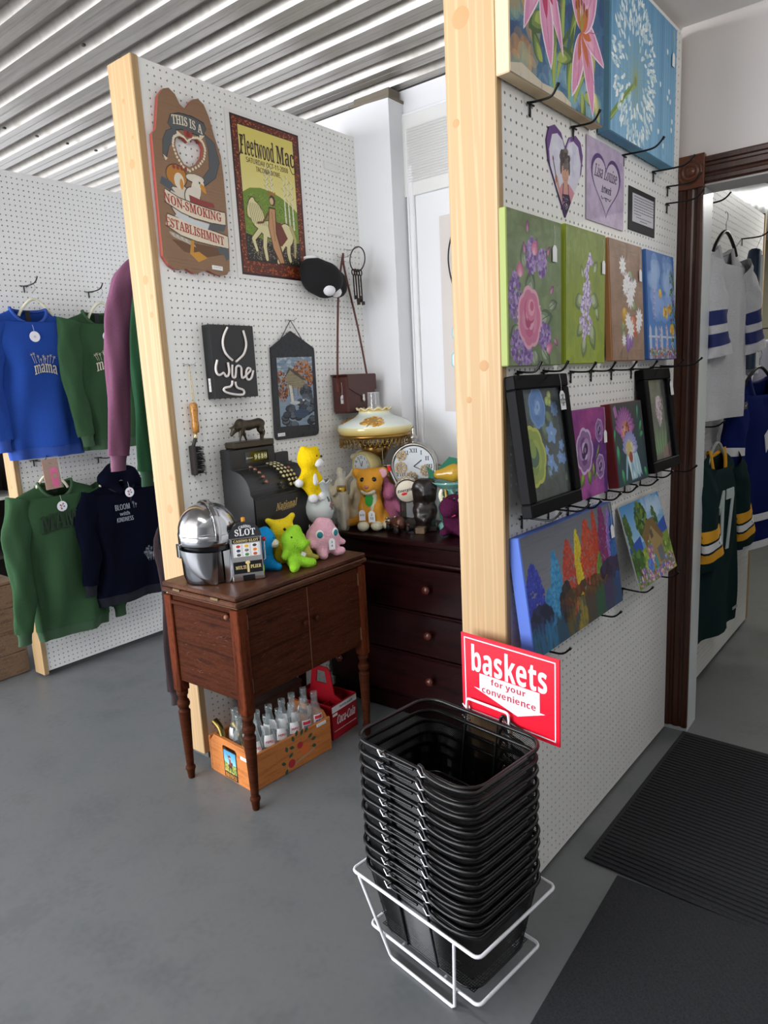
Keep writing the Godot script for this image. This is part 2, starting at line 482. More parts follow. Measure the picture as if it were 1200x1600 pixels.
# ---------- the room ----------
func lights():
	var cam := Camera3D.new(); cam.name = "camera"
	cam.position = Vector3(0, 1.44018, 0); cam.rotation_degrees = Vector3(-10.54822, -51.63285, -2.93696)
	cam.fov = 73.26; cam.near = 0.02; cam.far = 60.0
	add_child(cam); cam.current = true
	var we := WorldEnvironment.new(); we.name = "world"
	var e := Environment.new()
	var sm := ProceduralSkyMaterial.new()
	sm.sky_top_color = hx("a9bddb"); sm.sky_horizon_color = hx("e6ebf0"); sm.ground_bottom_color = hx("77756f"); sm.ground_horizon_color = hx("b5b3ad")
	sm.sky_energy_multiplier = 1.0
	var sky := Sky.new(); sky.sky_material = sm
	e.background_mode = Environment.BG_SKY; e.sky = sky
	e.tonemap_mode = Environment.TONE_MAPPER_LINEAR; e.tonemap_exposure = 1.07
	e.sdfgi_enabled = true; e.ssao_enabled = true; e.ssil_enabled = true
	we.environment = e; add_child(we)
	# daylight through the shop windows on the left, and through the shop front far to the left
	area("window_daylight", Vector3(-2.95, 1.55, -4.15), Vector3(1, -0.02, 0), Vector2(5.7, 2.25), hx("f5f7fd"), 4.0)
	area("shop_front_daylight", Vector3(-1.4, 1.55, -7.85), Vector3(0, -0.02, 1), Vector2(2.9, 2.2), hx("f5f7fd"), 1.8)
	# strip lamps hanging under the deck, outside the picture, and one in the next room
	strip_lamp("strip_lamp", Vector3(0.3, 2.62, -1.25), 0.64, "long white strip lamp under the metal deck in front of the plaque", Vector3(0.55, -0.75, 0))
	strip_lamp("strip_lamp", Vector3(1.9, 2.5, 0.3), 0.3, "white strip lamp under the plain white ceiling near the doorway", Vector3(0.15, -0.5, -0.8))
	strip_lamp("strip_lamp", Vector3(4.7, 2.5, -0.1), 0.95, "white strip lamp seen through the doorway beyond the foil duct")

func area(called: String, p: Vector3, dir: Vector3, s: Vector2, c: Color, en: float):
	var l := AreaLight3D.new(); l.name = called
	l.area_size = s; l.light_color = c; l.light_energy = en; l.area_normalize_energy = false; l.shadow_enabled = true
	l.area_range = 30.0; l.area_attenuation = 2.0
	add_child(l); l.look_at_from_position(p, p + dir)

func strip_lamp(called: String, p: Vector3, en: float, label: String, aim := Vector3.DOWN):
	var o := thing(called, label, "lamp", at(p.x, p.y, p.z))
	var b := MB.new(); b.box(Vector3(0, 0.045, 0), Vector3(0.1, 0.05, 1.24), Basis(), 0.004); part("housing", b, mat("white_metal", hx("e8e8e6"), 0.4), o)
	b = MB.new(); b.tube([Vector3(0, 0, -0.6), Vector3(0, 0, 0.6)], 0.017, 12)
	var m := mat("lamp_glow", hx("fdfdf8"), 0.5); m.emission_enabled = true; m.emission = hx("fffdf5"); m.emission_energy_multiplier = 2.0
	part("tube", b, m, o)
	var l := AreaLight3D.new(); l.name = "strip_glow"; l.area_size = Vector2(0.06, 1.2); l.light_energy = en * 40.0; l.area_normalize_energy = false; l.light_color = hx("fdfbf7"); l.shadow_enabled = true
	l.area_range = 20.0; l.area_attenuation = 2.0
	add_child(l, true); l.look_at_from_position(p + aim.normalized() * 0.025, p + aim.normalized(), Vector3(0, 0, 1))

func slab(called: String, lo: Vector3, hi: Vector3, m: Material):
	var b := MB.new(); b.box((lo + hi) / 2, hi - lo, Basis(), 0.0)
	return struct(called, b, m)

func room():
	var white := mat("wall_white", hx("e2e3e6"), 0.75)
	var ceil_white := mat("ceiling_white", hx("e6e4e1"), 0.8)
	var conc := grained("concrete", grain(3, [hx("606364"), hx("676a6b"), hx("6b6d6e"), hx("636566")], 5, 5, 256, 256, 0.3), 0.42, Vector3.ONE * 0.55, true)
	slab("floor", Vector3(-3.6, -0.12, -8), Vector3(8, 0, 3.1), conc)
	# left wall with its window opening
	slab("wall_left", Vector3(-3.2, 0, -8), Vector3(-3.05, 0.4, 3), white)
	slab("wall_left_top", Vector3(-3.2, 2.7, -8), Vector3(-3.05, 3.0, 3), white)
	slab("wall_left_pier", Vector3(-3.2, 0.4, -8), Vector3(-3.05, 2.7, -7.1), white)
	slab("wall_left_pier", Vector3(-3.2, 0.4, -1.2), Vector3(-3.05, 2.7, 3), white)
	slab("wall_back", Vector3(-3.2, 0, 3.0), Vector3(7.2, 3.0, 3.15), mat("wall_back", hx("c9c6c0"), 0.8))
	slab("wall_front", Vector3(0.1, 0, -8.1), Vector3(7.2, 3.0, -7.95), white)
	slab("wall_front_sill", Vector3(-3.2, 0, -8.1), Vector3(0.1, 0.4, -7.95), white)
	slab("wall_front_top", Vector3(-3.2, 2.7, -8.1), Vector3(0.1, 3.0, -7.95), white)
	slab("wall_end", Vector3(2.75, 0, -7.95), Vector3(2.85, 2.72, -0.755), white)
	slab("wall_end_header", Vector3(2.735, 2.075, -0.755), Vector3(2.845, 2.72, 0.45), mat("wall_header", hx("e6dfdc"), 0.75))
	slab("wall_end_right", Vector3(2.735, 0, 0.45), Vector3(2.845, 2.72, 3.0), white)
	# painted pillar in the corner of the sewing corner, with its broken top edge
	slab("wall_pillar", Vector3(2.64, 0, -2.9), Vector3(2.76, 2.67, -1.95), white)
	var b := MB.new()
	b.box(Vector3(2.70, 2.675, -2.06), Vector3(0.125, 0.012, 0.23), Basis(Vector3(1, 0, 0), 0.05), 0.001)
	b.box(Vector3(2.70, 2.697, -2.06), Vector3(0.08, 0.035, 0.2), Basis(), 0.001)
	struct("trim_1", b, mat("rough_board", hx("776f62"), 0.9))
	# next room
	slab("wall_far", Vector3(6.6, 0, -8), Vector3(6.75, 3, 3.1), mat("wall_cream", hx("d8d2b6"), 0.8))
	b = MB.new(); b.box(Vector3(6.585, 0.17, -2), Vector3(0.03, 0.14, 8), Basis(), 0.003); struct("baseboard_far", b, white)
	b = MB.new(); b.box(Vector3(6.59, 0.05, -2), Vector3(0.025, 0.1, 8), Basis(), 0.003); struct("baseboard_far_base", b, mat("black_vinyl", hx("1d1c1b"), 0.6))
	# metal roof deck: ribs run along z, parallel to the end wall
	var deck := grained("deck_metal", grain(11, [hx("938e87"), hx("a09c95"), hx("aaa6a0"), hx("98938c")], 40, 2.0, 256, 256, 0.15), 0.28, Vector3(0.9, 0.9, 0.4), true)
	deck.metallic = 0.55
	b = MB.new()
	var prof := [[0.0, 0.0], [0.03, 0.0], [0.033, 0.0015], [0.039, 0.0015], [0.042, 0.0], [0.06, 0.0], [0.078, 0.0], [0.086, 0.034], [0.1389, 0.034], [0.1524, 0.0]]
	var x := -3.1
	while x < 6.6:
		for i in prof.size() - 1:
			var y0 := 2.725
			var p := [Vector3(x + prof[i][0], y0 + prof[i][1], -8), Vector3(x + prof[i + 1][0], y0 + prof[i + 1][1], -8)]
			var q := [Vector3(p[0].x, p[0].y, -0.79 if x < 2.74 else 3.1), Vector3(p[1].x, p[1].y, -0.79 if x < 2.74 else 3.1)]
			b.quad(p[0], p[1], q[1], q[0], Vector3(prof[i + 1][1] - prof[i][1], -(prof[i + 1][0] - prof[i][0]), 0).normalized(), false)
		x += 0.1524
	struct("ceiling", b, deck)
	slab("ceiling_roof", Vector3(-3.2, 2.8, -8.1), Vector3(6.8, 2.95, 3.15), mat("roof_dark", hx("57544f"), 0.9))
	slab("ceiling_plaster", Vector3(-3.05, 2.585, -0.78), Vector3(2.735, 2.69, 3.0), ceil_white)
	b = MB.new()
	for i in 14:
		var sx := 1.53 + (i % 7) * 0.155; var sz := -2.55 - (i / 7) * 1.0
		b.box(Vector3(sx + 0.05, 2.722, sz), Vector3(0.014, 0.008, 0.014), Basis(Vector3.UP, i * 0.6), 0.002)
	var bolts := part("roof_bolts", b, mat("dark_steel", hx("3f3d3a"), 0.5, 0.6)); tag(bolts, "small dark screw heads dotted across the metal roof deck", "screws"); stuff(bolts)
	# doorway: painted jamb, dark stained casing with a turned corner block
	var jamb := mat("jamb_paint", hx("d3d9dc"), 0.35)
	slab("door_1", Vector3(2.73, 0, -0.76), Vector3(2.86, 2.06, -0.667), jamb)
	slab("door_1_head", Vector3(2.73, 2.06, -0.76), Vector3(2.86, 2.08, 0.45), mat("jamb_head", hx("cbc7c3"), 0.5))
	var stain := grained("door_stain", grain(21, [hx("24120b"), hx("3a1d12"), hx("4a2616"), hx("2c150c")], 14, 1.2, 256, 256, 0.4), 0.33, Vector3(4, 1.2, 4))
	b = MB.new()
	var cs := PackedVector2Array([Vector2(0, 0), Vector2(0.0, 0.014), Vector2(0.006, 0.02), Vector2(0.018, 0.02), Vector2(0.022, 0.014), Vector2(0.03, 0.013), Vector2(0.036, 0.018), Vector2(0.052, 0.018), Vector2(0.058, 0.013), Vector2(0.066, 0.014), Vector2(0.07, 0.02), Vector2(0.082, 0.02), Vector2(0.088, 0.014), Vector2(0.088, 0)])
	b.t = Transform3D(Basis(Vector3(0, 0, 1), Vector3(-1, 0, 0), Vector3(0, -1, 0)), Vector3(2.738, 2.055, -0.755))
	b.prism(cs, 0.0, 2.035)
	struct("trim_2", b, stain)
	b = MB.new()
	b.t = Transform3D(Basis(Vector3(0, 1, 0), Vector3(-1, 0, 0), Vector3(0, 0, 1)), Vector3(2.738, 2.066, -0.667))
	b.prism(cs, 0.0, 1.1)
	struct("trim_3", b, stain)
	b = MB.new(); b.box(Vector3(2.726, 2.11, -0.711), Vector3(0.03, 0.11, 0.094), Basis(), 0.002)
	b.t = Transform3D(Basis(Vector3(0, 0, 1), Vector3(-1, 0, 0), Vector3(0, -1, 0)), Vector3(2.711, 2.11, -0.711))
	b.lathe([[0.042, 0.0], [0.04, 0.005], [0.036, 0.006], [0.032, 0.001], [0.03, 0.001], [0.027, 0.006], [0.022, 0.006], [0.019, 0.001], [0.017, 0.001], [0.012, 0.007], [0.006, 0.009], [0.0, 0.009]], 28)
	struct("trim_4", b, grained("block_stain", grain(22, [hx("4a2413"), hx("6b3a20"), hx("5a2d18")], 3, 6, 128, 128, 0.4), 0.3, Vector3(6, 6, 6)))
	# vent, cable cover and poster on the end wall behind the dresser
	var o := thing("vent_grille", "white slatted wall vent high on the end wall behind the pine post", "vent", at(2.748, 2.44, -1.78, -90))
	b = MB.new(); b.box(Vector3(0, 0, 0.006), Vector3(0.44, 0.34, 0.012), Basis(), 0.003); part("frame", b, mat("vent_white", hx("dcdcda"), 0.5), o)
	for i in 20:
		b = MB.new(); b.box(Vector3(-0.01, -0.11 + i * 0.0116, 0.0155), Vector3(0.27, 0.0035, 0.009), Basis(Vector3(1, 0, 0), 0.6), 0.0005); part("slat", b, M["vent_white"], o)
	for y in [2.615]:
		b = MB.new(); b.box(Vector3(2.744, y, -1.5), Vector3(0.014, 0.012, 0.9), Basis(), 0.002); struct("trim_5", b, mat("wall_white", Color.WHITE))
	b = MB.new(); b.box(Vector3(2.742, 1.72, -1.915), Vector3(0.02, 1.36, 0.026), Basis(), 0.006); b.box(Vector3(2.74, 1.72, -1.935), Vector3(0.008, 1.3, 0.01), Basis(), 0.002)
	tag(part("cable_cover", b, mat("cover_white", hx("e4e4e6"), 0.4)), "white plastic cable cover running down the wall beside the pillar", "cable cover")
	o = thing("wall_poster", "pale beige poster with teal speech shapes half hidden behind the pine post", "poster", at(2.747, 1.73, -1.55, -90))
	b = MB.new(); b.box(Vector3(0, 0, 0.001), Vector3(0.45, 0.86, 0.002), Basis(), 0.0); part("paper", b, mat("poster_beige", hx("cfc8c3"), 0.6), o)
	var teal := mat("teal_print", hx("9cc9cc"), 0.6); var pale := mat("pale_print", hx("dfe9ea"), 0.6)
	for k in [[-0.145, -0.08, 0.05], [-0.15, -0.2, 0.055]]:
		b = MB.new(); b.prism(rrect(k[2] + 0.012, k[2] * 1.1 + 0.012, 0.02), 0.0021, 0.0024); for i in b.v.size(): b.v[i] += Vector3(k[0], k[1], 0)
		part("speech_shape", b, teal, o)
		b = MB.new(); b.prism(rrect(k[2], k[2] * 1.1, 0.018), 0.0025, 0.0028); for i in b.v.size(): b.v[i] += Vector3(k[0], k[1], 0)
		part("speech_shape", b, pale, o)
	b = MB.new(); b.tube(curve([Vector3(2.738, 2.12, -1.69), Vector3(2.72, 2.0, -1.715), Vector3(2.72, 1.9, -1.71), Vector3(2.735, 1.78, -1.68)]), 0.004, 6)
	tag(part("wall_cable", b, mat("cable_black", hx("15181b"), 0.5)), "thin black cable looping on the wall beside the pine post", "cable")

# ---------- pegboard partitions ----------
func pegboard(w: float, h: float, hx0: float, hy0: float) -> MB:
	# w by h sheet, face at z = 0, first hole centre at hx0, hy0, one hole per inch, every hole cut through
	var b := MB.new()
	var nx := int((w - hx0 - 0.005) / HOLE) + 1; var ny := int((h - hy0 - 0.005) / HOLE) + 1
	var c := HOLE / 2; var r := 0.0036; var dz := -0.005
	var ov := []; var iv := []; var bv := []; var inn := []
	for k in 8:
		var d := Vector2.from_angle(TAU * k / 8 + PI / 8)
		var e := d / maxf(absf(d.x), absf(d.y)) * c
		ov.append(Vector3(e.x, e.y, 0)); iv.append(Vector3(d.x * r, d.y * r, 0)); bv.append(Vector3(d.x * r, d.y * r, dz)); inn.append(Vector3(-d.x, -d.y, 0))
	var tv := PackedVector3Array(); var tn := PackedVector3Array()
	var f := Vector3(0, 0, 1)
	for k in 8:
		var l := (k + 1) % 8
		for q in [ov[k], iv[l], iv[k], ov[k], ov[l], iv[l]]: tv.append(q); tn.append(f)
		if k % 2 == 0:
			var cr := Vector3(signf(ov[k].x + ov[l].x) * c, signf(ov[k].y + ov[l].y) * c, 0)
			for q in [ov[k], cr, ov[l]]: tv.append(q); tn.append(f)
		for q in [[iv[k], k], [iv[l], l], [bv[l], l], [iv[k], k], [bv[l], l], [bv[k], k]]: tv.append(q[0]); tn.append(inn[q[1]])
	# keep the winding clockwise from outside
	for k in range(0, tv.size(), 3):
		if (tv[k + 1] - tv[k]).cross(tv[k + 2] - tv[k]).dot(tn[k] + tn[k + 1] + tn[k + 2]) > 0.0:
			var q := tv[k + 1]; tv[k + 1] = tv[k + 2]; tv[k + 2] = q
			q = tn[k + 1]; tn[k + 1] = tn[k + 2]; tn[k + 2] = q
	var one := PackedVector2Array(); one.resize(tv.size())
	for j in ny:
		for i in nx:
			b.v.append_array(Transform3D(Basis(), Vector3(hx0 + i * HOLE, hy0 + j * HOLE, 0)) * tv); b.n.append_array(tn); b.uv.append_array(one)
	var x0 := hx0 - c; var x1 := hx0 + (nx - 0.5) * HOLE; var y0 := hy0 - c; var y1 := hy0 + (ny - 0.5) * HOLE
	for q in [[0, 0, x0, h], [x1, 0, w, h], [x0, 0, x1, y0], [x0, y1, x1, h]]:
		if q[2] - q[0] > 0.0 and q[3] - q[1] > 0.0: b.quad(Vector3(q[0], q[1], 0), Vector3(q[2], q[1], 0), Vector3(q[2], q[3], 0), Vector3(q[0], q[3], 0), f, false)
	for q in [[Vector3(0, 0, 0), Vector3(0, h, 0), Vector3(-1, 0, 0)], [Vector3(w, 0, 0), Vector3(w, h, 0), Vector3(1, 0, 0)], [Vector3(0, h, 0), Vector3(w, h, 0), Vector3(0, 1, 0)], [Vector3(0, 0, 0), Vector3(w, 0, 0), Vector3(0, -1, 0)]]:
		b.quad(q[0], q[1], q[1] + Vector3(0, 0, dz), q[0] + Vector3(0, 0, dz), q[2], false)
	return b

func pine() -> StandardMaterial3D:
	if M.has("pine"): return M["pine"]
	return grained("pine", grain(31, [hx("ab8c62"), hx("b2936a"), hx("ba9d75"), hx("b49770"), hx("ac8e65")], 6, 1.0, 256, 256, 0.12, 4.0), 0.6, Vector3(4, 0.5, 4))

func stud(called: String, lo: Vector3, hi: Vector3, o: Node3D, knots := []):
	var b := MB.new(); b.box((lo + hi) / 2, hi - lo, Basis(), 0.003)
	var p := part(called, b, pine(), o)
	for k in knots:   # knots on the face that looks along -x
		b = MB.new(); b.t = Transform3D(Basis(Vector3(0, 0, 1), Vector3(-1, 0, 0), Vector3(0, -1, 0)), Vector3(lo.x - 0.0002, k[0], k[1]))
		b.lathe([[k[2] * 1.6, -0.0006], [k[2], 0.0004], [k[2] * 0.5, 0.0006], [0.0, 0.0006]], 14)
		part("knot", b, mat("knot_brown", hx("ad8558"), 0.65), p)

func partition(called: String, label: String, tr: Transform3D, w: float, h: float, hx0: float, hy0: float, post: Array, depth: float, y0: float, knots := [], strip := 0.0):
	var o := thing(called, label, "partition", tr)
	var pw := mat("pegboard_white", hx("ebebe8"), 0.5)
	if strip > 0.0:
		strip = h - (hy0 + (roundf((h - strip - hy0) / HOLE + 0.5) - 0.5) * HOLE)
		part("pegboard_panel", pegboard(w, h - strip - 0.0003, hx0, hy0), pw, o)
		var sp := part("pegboard_strip", pegboard(w, strip, hx0, hy0 + roundf((h - strip - hy0) / HOLE + 0.5) * HOLE - (h - strip)), pw, o)
		sp.position.y = h - strip
		for q in o.get_children(): q.position.y += y0
	else:
		var q := part("pegboard_panel", pegboard(w, h, hx0, hy0), pw, o); q.position.y = y0
	var b := MB.new()
	b.box(Vector3(w / 2, y0 + h / 2, -depth + 0.004), Vector3(w, h - 0.004, 0.008), Basis(), 0.0)
	part("back_panel", b, pw, o)
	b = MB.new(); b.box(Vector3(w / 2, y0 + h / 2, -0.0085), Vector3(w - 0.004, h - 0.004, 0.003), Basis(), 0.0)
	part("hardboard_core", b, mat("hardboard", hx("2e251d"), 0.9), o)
	b = MB.new()
	b.box(Vector3(w / 2, y0 + h - 0.02, -depth / 2 - 0.001), Vector3(w - 0.002, 0.036, depth - 0.016), Basis(), 0.0)
	b.box(Vector3(w - 0.02, y0 + h / 2, -depth / 2 - 0.001), Vector3(0.036, h - 0.01, depth - 0.016), Basis(), 0.0)
	part("frame", b, pine(), o)
	b = MB.new()
	b.box(Vector3(w / 2, y0 / 2 + 0.001, -depth / 2 - 0.006), Vector3(w - 0.004, y0 + 0.03, depth - 0.024), Basis(), 0.002)
	part("base_plate", b, mat("base_dark", hx("4c4e4d"), 0.7), o)
	if post.size(): stud("end_post", post[0], post[1], o, knots)
	return o

func partitions():
	B0 = Transform3D(Basis(Vector3.UP, -deg_to_rad(2.2815)), Vector3(1.51717, 0, -0.79588))
	var hy := 2.53218
	var y0 := 0.036
	partition("pegboard_partition", "white pegboard partition with pine end post behind the sewing cabinet", at(1.527, 0, -2.154), 1.113, 2.55 - y0, 1.56152 - 1.527, fposmod(hy - y0, HOLE) + (HOLE if fposmod(hy - y0, HOLE) < 0.005 else 0.0), [Vector3(-0.031, y0, -0.135), Vector3(-0.001, 2.553, 0.004)], 0.12, y0, [[2.42, -0.06, 0.006], [2.3, -0.03, 0.005], [2.22, -0.05, 0.012], [1.84, -0.045, 0.012], [1.78, -0.02, 0.007], [1.72, -0.03, 0.008], [1.14, -0.02, 0.009], [1.02, -0.05, 0.013]], 0.05)
	y0 = 0.012; hy = 2.06609
	partition("pegboard_partition", "white pegboard partition with tall pine end post carrying the paintings", B0 * at(-0.015, 0, 0), 1.21, 2.555 - y0, 0.015, fposmod(hy - y0, HOLE) + (HOLE if fposmod(hy - y0, HOLE) < 0.005 else 0.0), [Vector3(-0.026, y0, -0.132), Vector3(-0.001, 2.6, 0.003)], 0.118, y0, [[2.232, -0.085, 0.017], [2.02, -0.105, 0.007], [1.47, -0.045, 0.01], [1.39, -0.09, 0.006]])
	y0 = 0.03
	partition("pegboard_partition", "white pegboard partition on the far left hung with sweatshirts", at(1.585, 0, -3.58), 1.165, 2.54 - y0, 0.0125, 0.017, [Vector3(-0.028, 0.012, -0.095), Vector3(-0.001, 2.54, 0.004)], 0.1, y0, [[1.02, -0.05, 0.008]], 0.045)
	y0 = 0.02
	partition("pegboard_partition", "white pegboard partition seen through the doorway hung with jerseys", at(2.87, 0, -0.765, -1.7), 1.31, 2.19 - y0, 0.0125, 0.017, [Vector3(1.311, 0.02, -0.1), Vector3(1.345, 2.2, 0.004)], 0.1, y0)

func move_mb(b: MB, from: int, d: Vector3):
	for i in range(from, b.v.size()): b.v[i] += d

func v3(p: Array, z := 0.0) -> Array:   # flat x, y list to points
	var o := []
	for i in range(0, p.size(), 2): o.append(Vector3(p[i], p[i + 1], z))
	return o

func v2(p: Array, sx := 1.0, sy := 1.0, ox := 0.0, oy := 0.0) -> PackedVector2Array:
	var o := PackedVector2Array()
	for i in range(0, p.size(), 2): o.append(Vector2(p[i] * sx + ox, p[i + 1] * sy + oy))
	return o

func label_strip(o: Node, c: Vector3, w: float, h: float, basis := Basis(), marks := 3):
	# a small white price sticker with scribbled figures
	var b := MB.new(); b.t = Transform3D(basis, c); b.box(Vector3.ZERO, Vector3(w, h, 0.0006), Basis(), 0.0)
	var p := part("price_sticker", b, mat("sticker_white", hx("eeeeec"), 0.5), o, "white price sticker")
	b = MB.new(); b.t = Transform3D(basis, c)
	var g := RandomNumberGenerator.new(); g.seed = int(c.x * 1000) + int(c.y * 1000)
	for k in marks:
		var x := (float(k + 0.5) / marks - 0.5) * w * 0.8
		b.tube([Vector3(x - w * 0.08, g.randf_range(-0.2, 0.2) * h, 0.0006), Vector3(x, g.randf_range(-0.3, 0.3) * h, 0.0006), Vector3(x + w * 0.07, g.randf_range(-0.2, 0.2) * h, 0.0006)], 0.0005, 4)
	part("writing", b, mat("ink", hx("2a2c33"), 0.6), p)

func hang_tag(o: Node, top: Vector3, s := 1.0, txt := "", drop := 0.045, lean := 0.0):
	# white strung price tag hanging from top
	var w := 0.021 * s; var h := 0.036 * s
	var b := MB.new(); b.tube([top, top + Vector3(lean * 0.5 + 0.002, -drop * 0.5, 0.001), top + Vector3(lean, -drop, 0)], 0.0006, 4)
	part("tag_string", b, mat("string_white", hx("dcdad4"), 0.8), o)
	b = MB.new()
	b.prism(v2([-w / 2, -h, w / 2, -h, w / 2, -h * 0.2, w * 0.22, 0, -w * 0.22, 0, -w / 2, -h * 0.2]), -0.0004, 0.0004)
	move_mb(b, 0, top + Vector3(lean, -drop + 0.003, 0.001))
	var p := part("price_tag", b, mat("tag_white", hx("ededf0"), 0.5), o, "white paper price tag")
	if txt:
		b = MB.new()
		var l := txt.split("|")
		for i in l.size(): b.text(l[i], 0.0, h * 0.13 if l.size() > 2 else h * 0.2, {"depth": 0.0002, "size": 16, "step": 4.0, "at": top + Vector3(lean, -drop - h * (0.24 + 0.62 * (i + 0.5) / l.size()) + 0.006, 0.0015)})
		part("writing", b, mat("ink", Color.BLACK), p)

func wire_hook(label: String, tr: Transform3D, reach := 0.05, m := "clear_wire"):
	var o := thing("peg_hook", label, "hook", tr, "peg hooks holding things on the pegboards")
	var b := MB.new()
	b.tube([Vector3(-0.022, 0.004, 0.002), Vector3(-0.012, 0, 0.006), Vector3(0.02, 0, 0.006)], 0.0012, 5)
	b.tube(curve([Vector3(0, 0.008, -0.004), Vector3(0, 0.001, 0.006), Vector3(0, -0.002, reach * 0.6), Vector3(0, 0.005, reach)], 3), 0.0014, 5)
	b.tube([Vector3(0, 0.0, 0.004), Vector3(0, -0.03, 0.003)], 0.0014, 5)
	part("wire", b, mat("clear_wire", hx("c8cacb"), 0.25, 0.7), o)
	return o

func wall_a():
	# --- carved goose sign
	var W := 0.3035; var H := 0.611
	var o := thing("goose_sign", "brown wooden plaque with two geese and a heart cut-out reading no smoking words on ribbons", "sign", at(1.532, 1.867, -2.154))
	var edge := mat("plaque_red", hx("a24a41"), 0.6)
	var ol := [0.01, 0.274, 0.071, 0.246, 0.105, 0.169, 0.15, 0.066, 0.238, 0.018, 0.319, 0.004, 0.406, 0.026, 0.46, 0.07, 0.515, 0.085, 0.565, 0.08, 0.631, 0.043, 0.679, 0.021, 0.758, 0.008, 0.843, 0.03, 0.912, 0.091, 0.972, 0.191, 1.052, 0.29, 1.068, 0.4, 1.07, 0.569, 1.061, 0.819, 1.035, 0.95, 0.98, 0.985, 0.871, 0.994, 0.748, 0.984, 0.66, 0.972, 0.575, 0.981, 0.5, 0.997, 0.434, 1.0, 0.324, 0.977, 0.23, 0.985, 0.143, 0.985, 0.06, 0.965, -0.014, 0.92, -0.006, 0.7, 0.0, 0.5]
	var q := PackedVector2Array()
	for i in range(0, ol.size(), 2): q.append(Vector2((ol[i] + 0.014) / 1.084 * W, (1.0 - ol[i + 1]) * H))
	var ht := [0.527, 0.404, 0.44, 0.392, 0.37, 0.35, 0.335, 0.3, 0.356, 0.264, 0.42, 0.246, 0.48, 0.25, 0.53, 0.268, 0.6, 0.243, 0.68, 0.235, 0.74, 0.249, 0.765, 0.28, 0.74, 0.325, 0.66, 0.368]
	var hq := PackedVector2Array()
	for i in range(0, ht.size(), 2): hq.append(Vector2((ht[i] + 0.014) / 1.084 * W, (1.0 - ht[i + 1]) * H))
	var b := MB.new(); b.prism(q, 0.004, 0.0185, [hq]); part("board", b, edge, o, "red painted edge of the plaque")
	var c := Cv.new(320, 640, hx("8a6a50"), 5)
	for i in 220:
		var y := c.g.randf(); var x := c.g.randf()
		c.P([x, y, x + 0.3, y + 0.002, x + 0.3, y + 0.005, x, y + 0.004], Color(0.25, 0.15, 0.08, 0.10) if i % 2 else Color(0.75, 0.6, 0.45, 0.10))
	var cream := hx("ddd0b8"); var slate := hx("55585c"); var dark := hx("2f2c2c"); var red := hx("9c3b34")
	c.P([0.14, 0.82, 0.8, 0.83, 0.95, 0.86, 0.6, 0.9, 0.3, 0.88], hx("6a4a31"))
	# ribbons
	for k in [[dark, 0.006], [slate, 0.0]]:
		var d: float = k[1]
		c.P([0.3 - d, 0.142 - d, 0.42, 0.12 - d, 0.6, 0.117 - d, 0.76 + d, 0.133 - d, 0.79 + d, 0.16, 0.72, 0.207 + d, 0.58, 0.205 + d, 0.43, 0.2 + d, 0.31, 0.219 + d, 0.25 - d, 0.192], k[0])
		c.P([0.34, 0.205 - d, 0.22 - d, 0.232, 0.16 - d, 0.286, 0.14 - d, 0.371 + d, 0.18 + d, 0.378 + d, 0.235 + d, 0.312, 0.36 + d, 0.25], k[0])
		c.P([0.74, 0.19 - d, 0.9 + d, 0.225, 0.95 + d, 0.332, 0.87 + d, 0.425, 0.7, 0.482 + d, 0.66 - d, 0.453, 0.79 - d, 0.38, 0.8 - d, 0.27], k[0])
	c.P([0.14, 0.365, 0.2, 0.38, 0.17, 0.395], cream); c.P([0.36, 0.215, 0.45, 0.235, 0.36, 0.245], cream); c.P([0.68, 0.205, 0.76, 0.2, 0.69, 0.235], cream)
	# lace dots round the heart
	for i in 44:
		var a: Vector2 = Vector2.ZERO
		var n := ht.size() / 2; var s := float(i) / 44 * n; var k := int(s)
		a = Vector2(ht[k * 2], ht[k * 2 + 1]).lerp(Vector2(ht[(k + 1) % n * 2], ht[(k + 1) % n * 2 + 1]), s - k)
		var d := a - Vector2(0.55, 0.31)
		c.E((a.x + d.x * 0.17 + 0.014) / 1.084, a.y + d.y * 0.17, 0.016, 0.016, cream)
	c.petal(0.52, 0.235, -2.2, 0.09, 0.035, red); c.petal(0.52, 0.235, -0.9, 0.09, 0.035, red); c.petal(0.52, 0.235, -1.57, 0.07, 0.025, hx("7c2b27"))
	# geese
	c.E(0.33, 0.6, 0.17, 0.2, dark); c.E(0.33, 0.6, 0.155, 0.19, hx("cfc6b5")); c.E(0.5, 0.57, 0.12, 0.13, dark); c.E(0.5, 0.57, 0.108, 0.12, hx("d8d0c0"))
	c.E(0.3, 0.5, 0.075, 0.12, hx("d3c9b6")); c.E(0.56, 0.52, 0.07, 0.13, hx("d8d0c0"), 0.2)
	c.E(0.3, 0.465, 0.15, 0.13, dark); c.E(0.3, 0.465, 0.14, 0.12, hx("b4782f")); c.E(0.33, 0.49, 0.07, 0.09, hx("ddd3c0")); c.E(0.36, 0.505, 0.025, 0.06, hx("c8862f"))
	for k in 4: c.petal(0.28 + k * 0.05, 0.43, -1.9 + k * 0.2, 0.06, 0.02, hx("8c3a2d"))
	c.E(0.56, 0.458, 0.14, 0.055, dark); c.E(0.56, 0.456, 0.13, 0.046, hx("d9cfbd")); c.E(0.6, 0.48, 0.085, 0.06, hx("ded5c4")); c.petal(0.63, 0.48, 0.9, 0.13, 0.03, hx("cc8a2e")); c.E(0.62, 0.475, 0.012, 0.014, dark)
	c.P([0.09, 0.485, 0.2, 0.5, 0.28, 0.53, 0.2, 0.53, 0.26, 0.56, 0.16, 0.545, 0.06, 0.525], hx("4f565f")); c.P([0.45, 0.555, 0.62, 0.57, 0.8, 0.575, 0.82, 0.6, 0.6, 0.61, 0.46, 0.6], hx("8c3a35"))
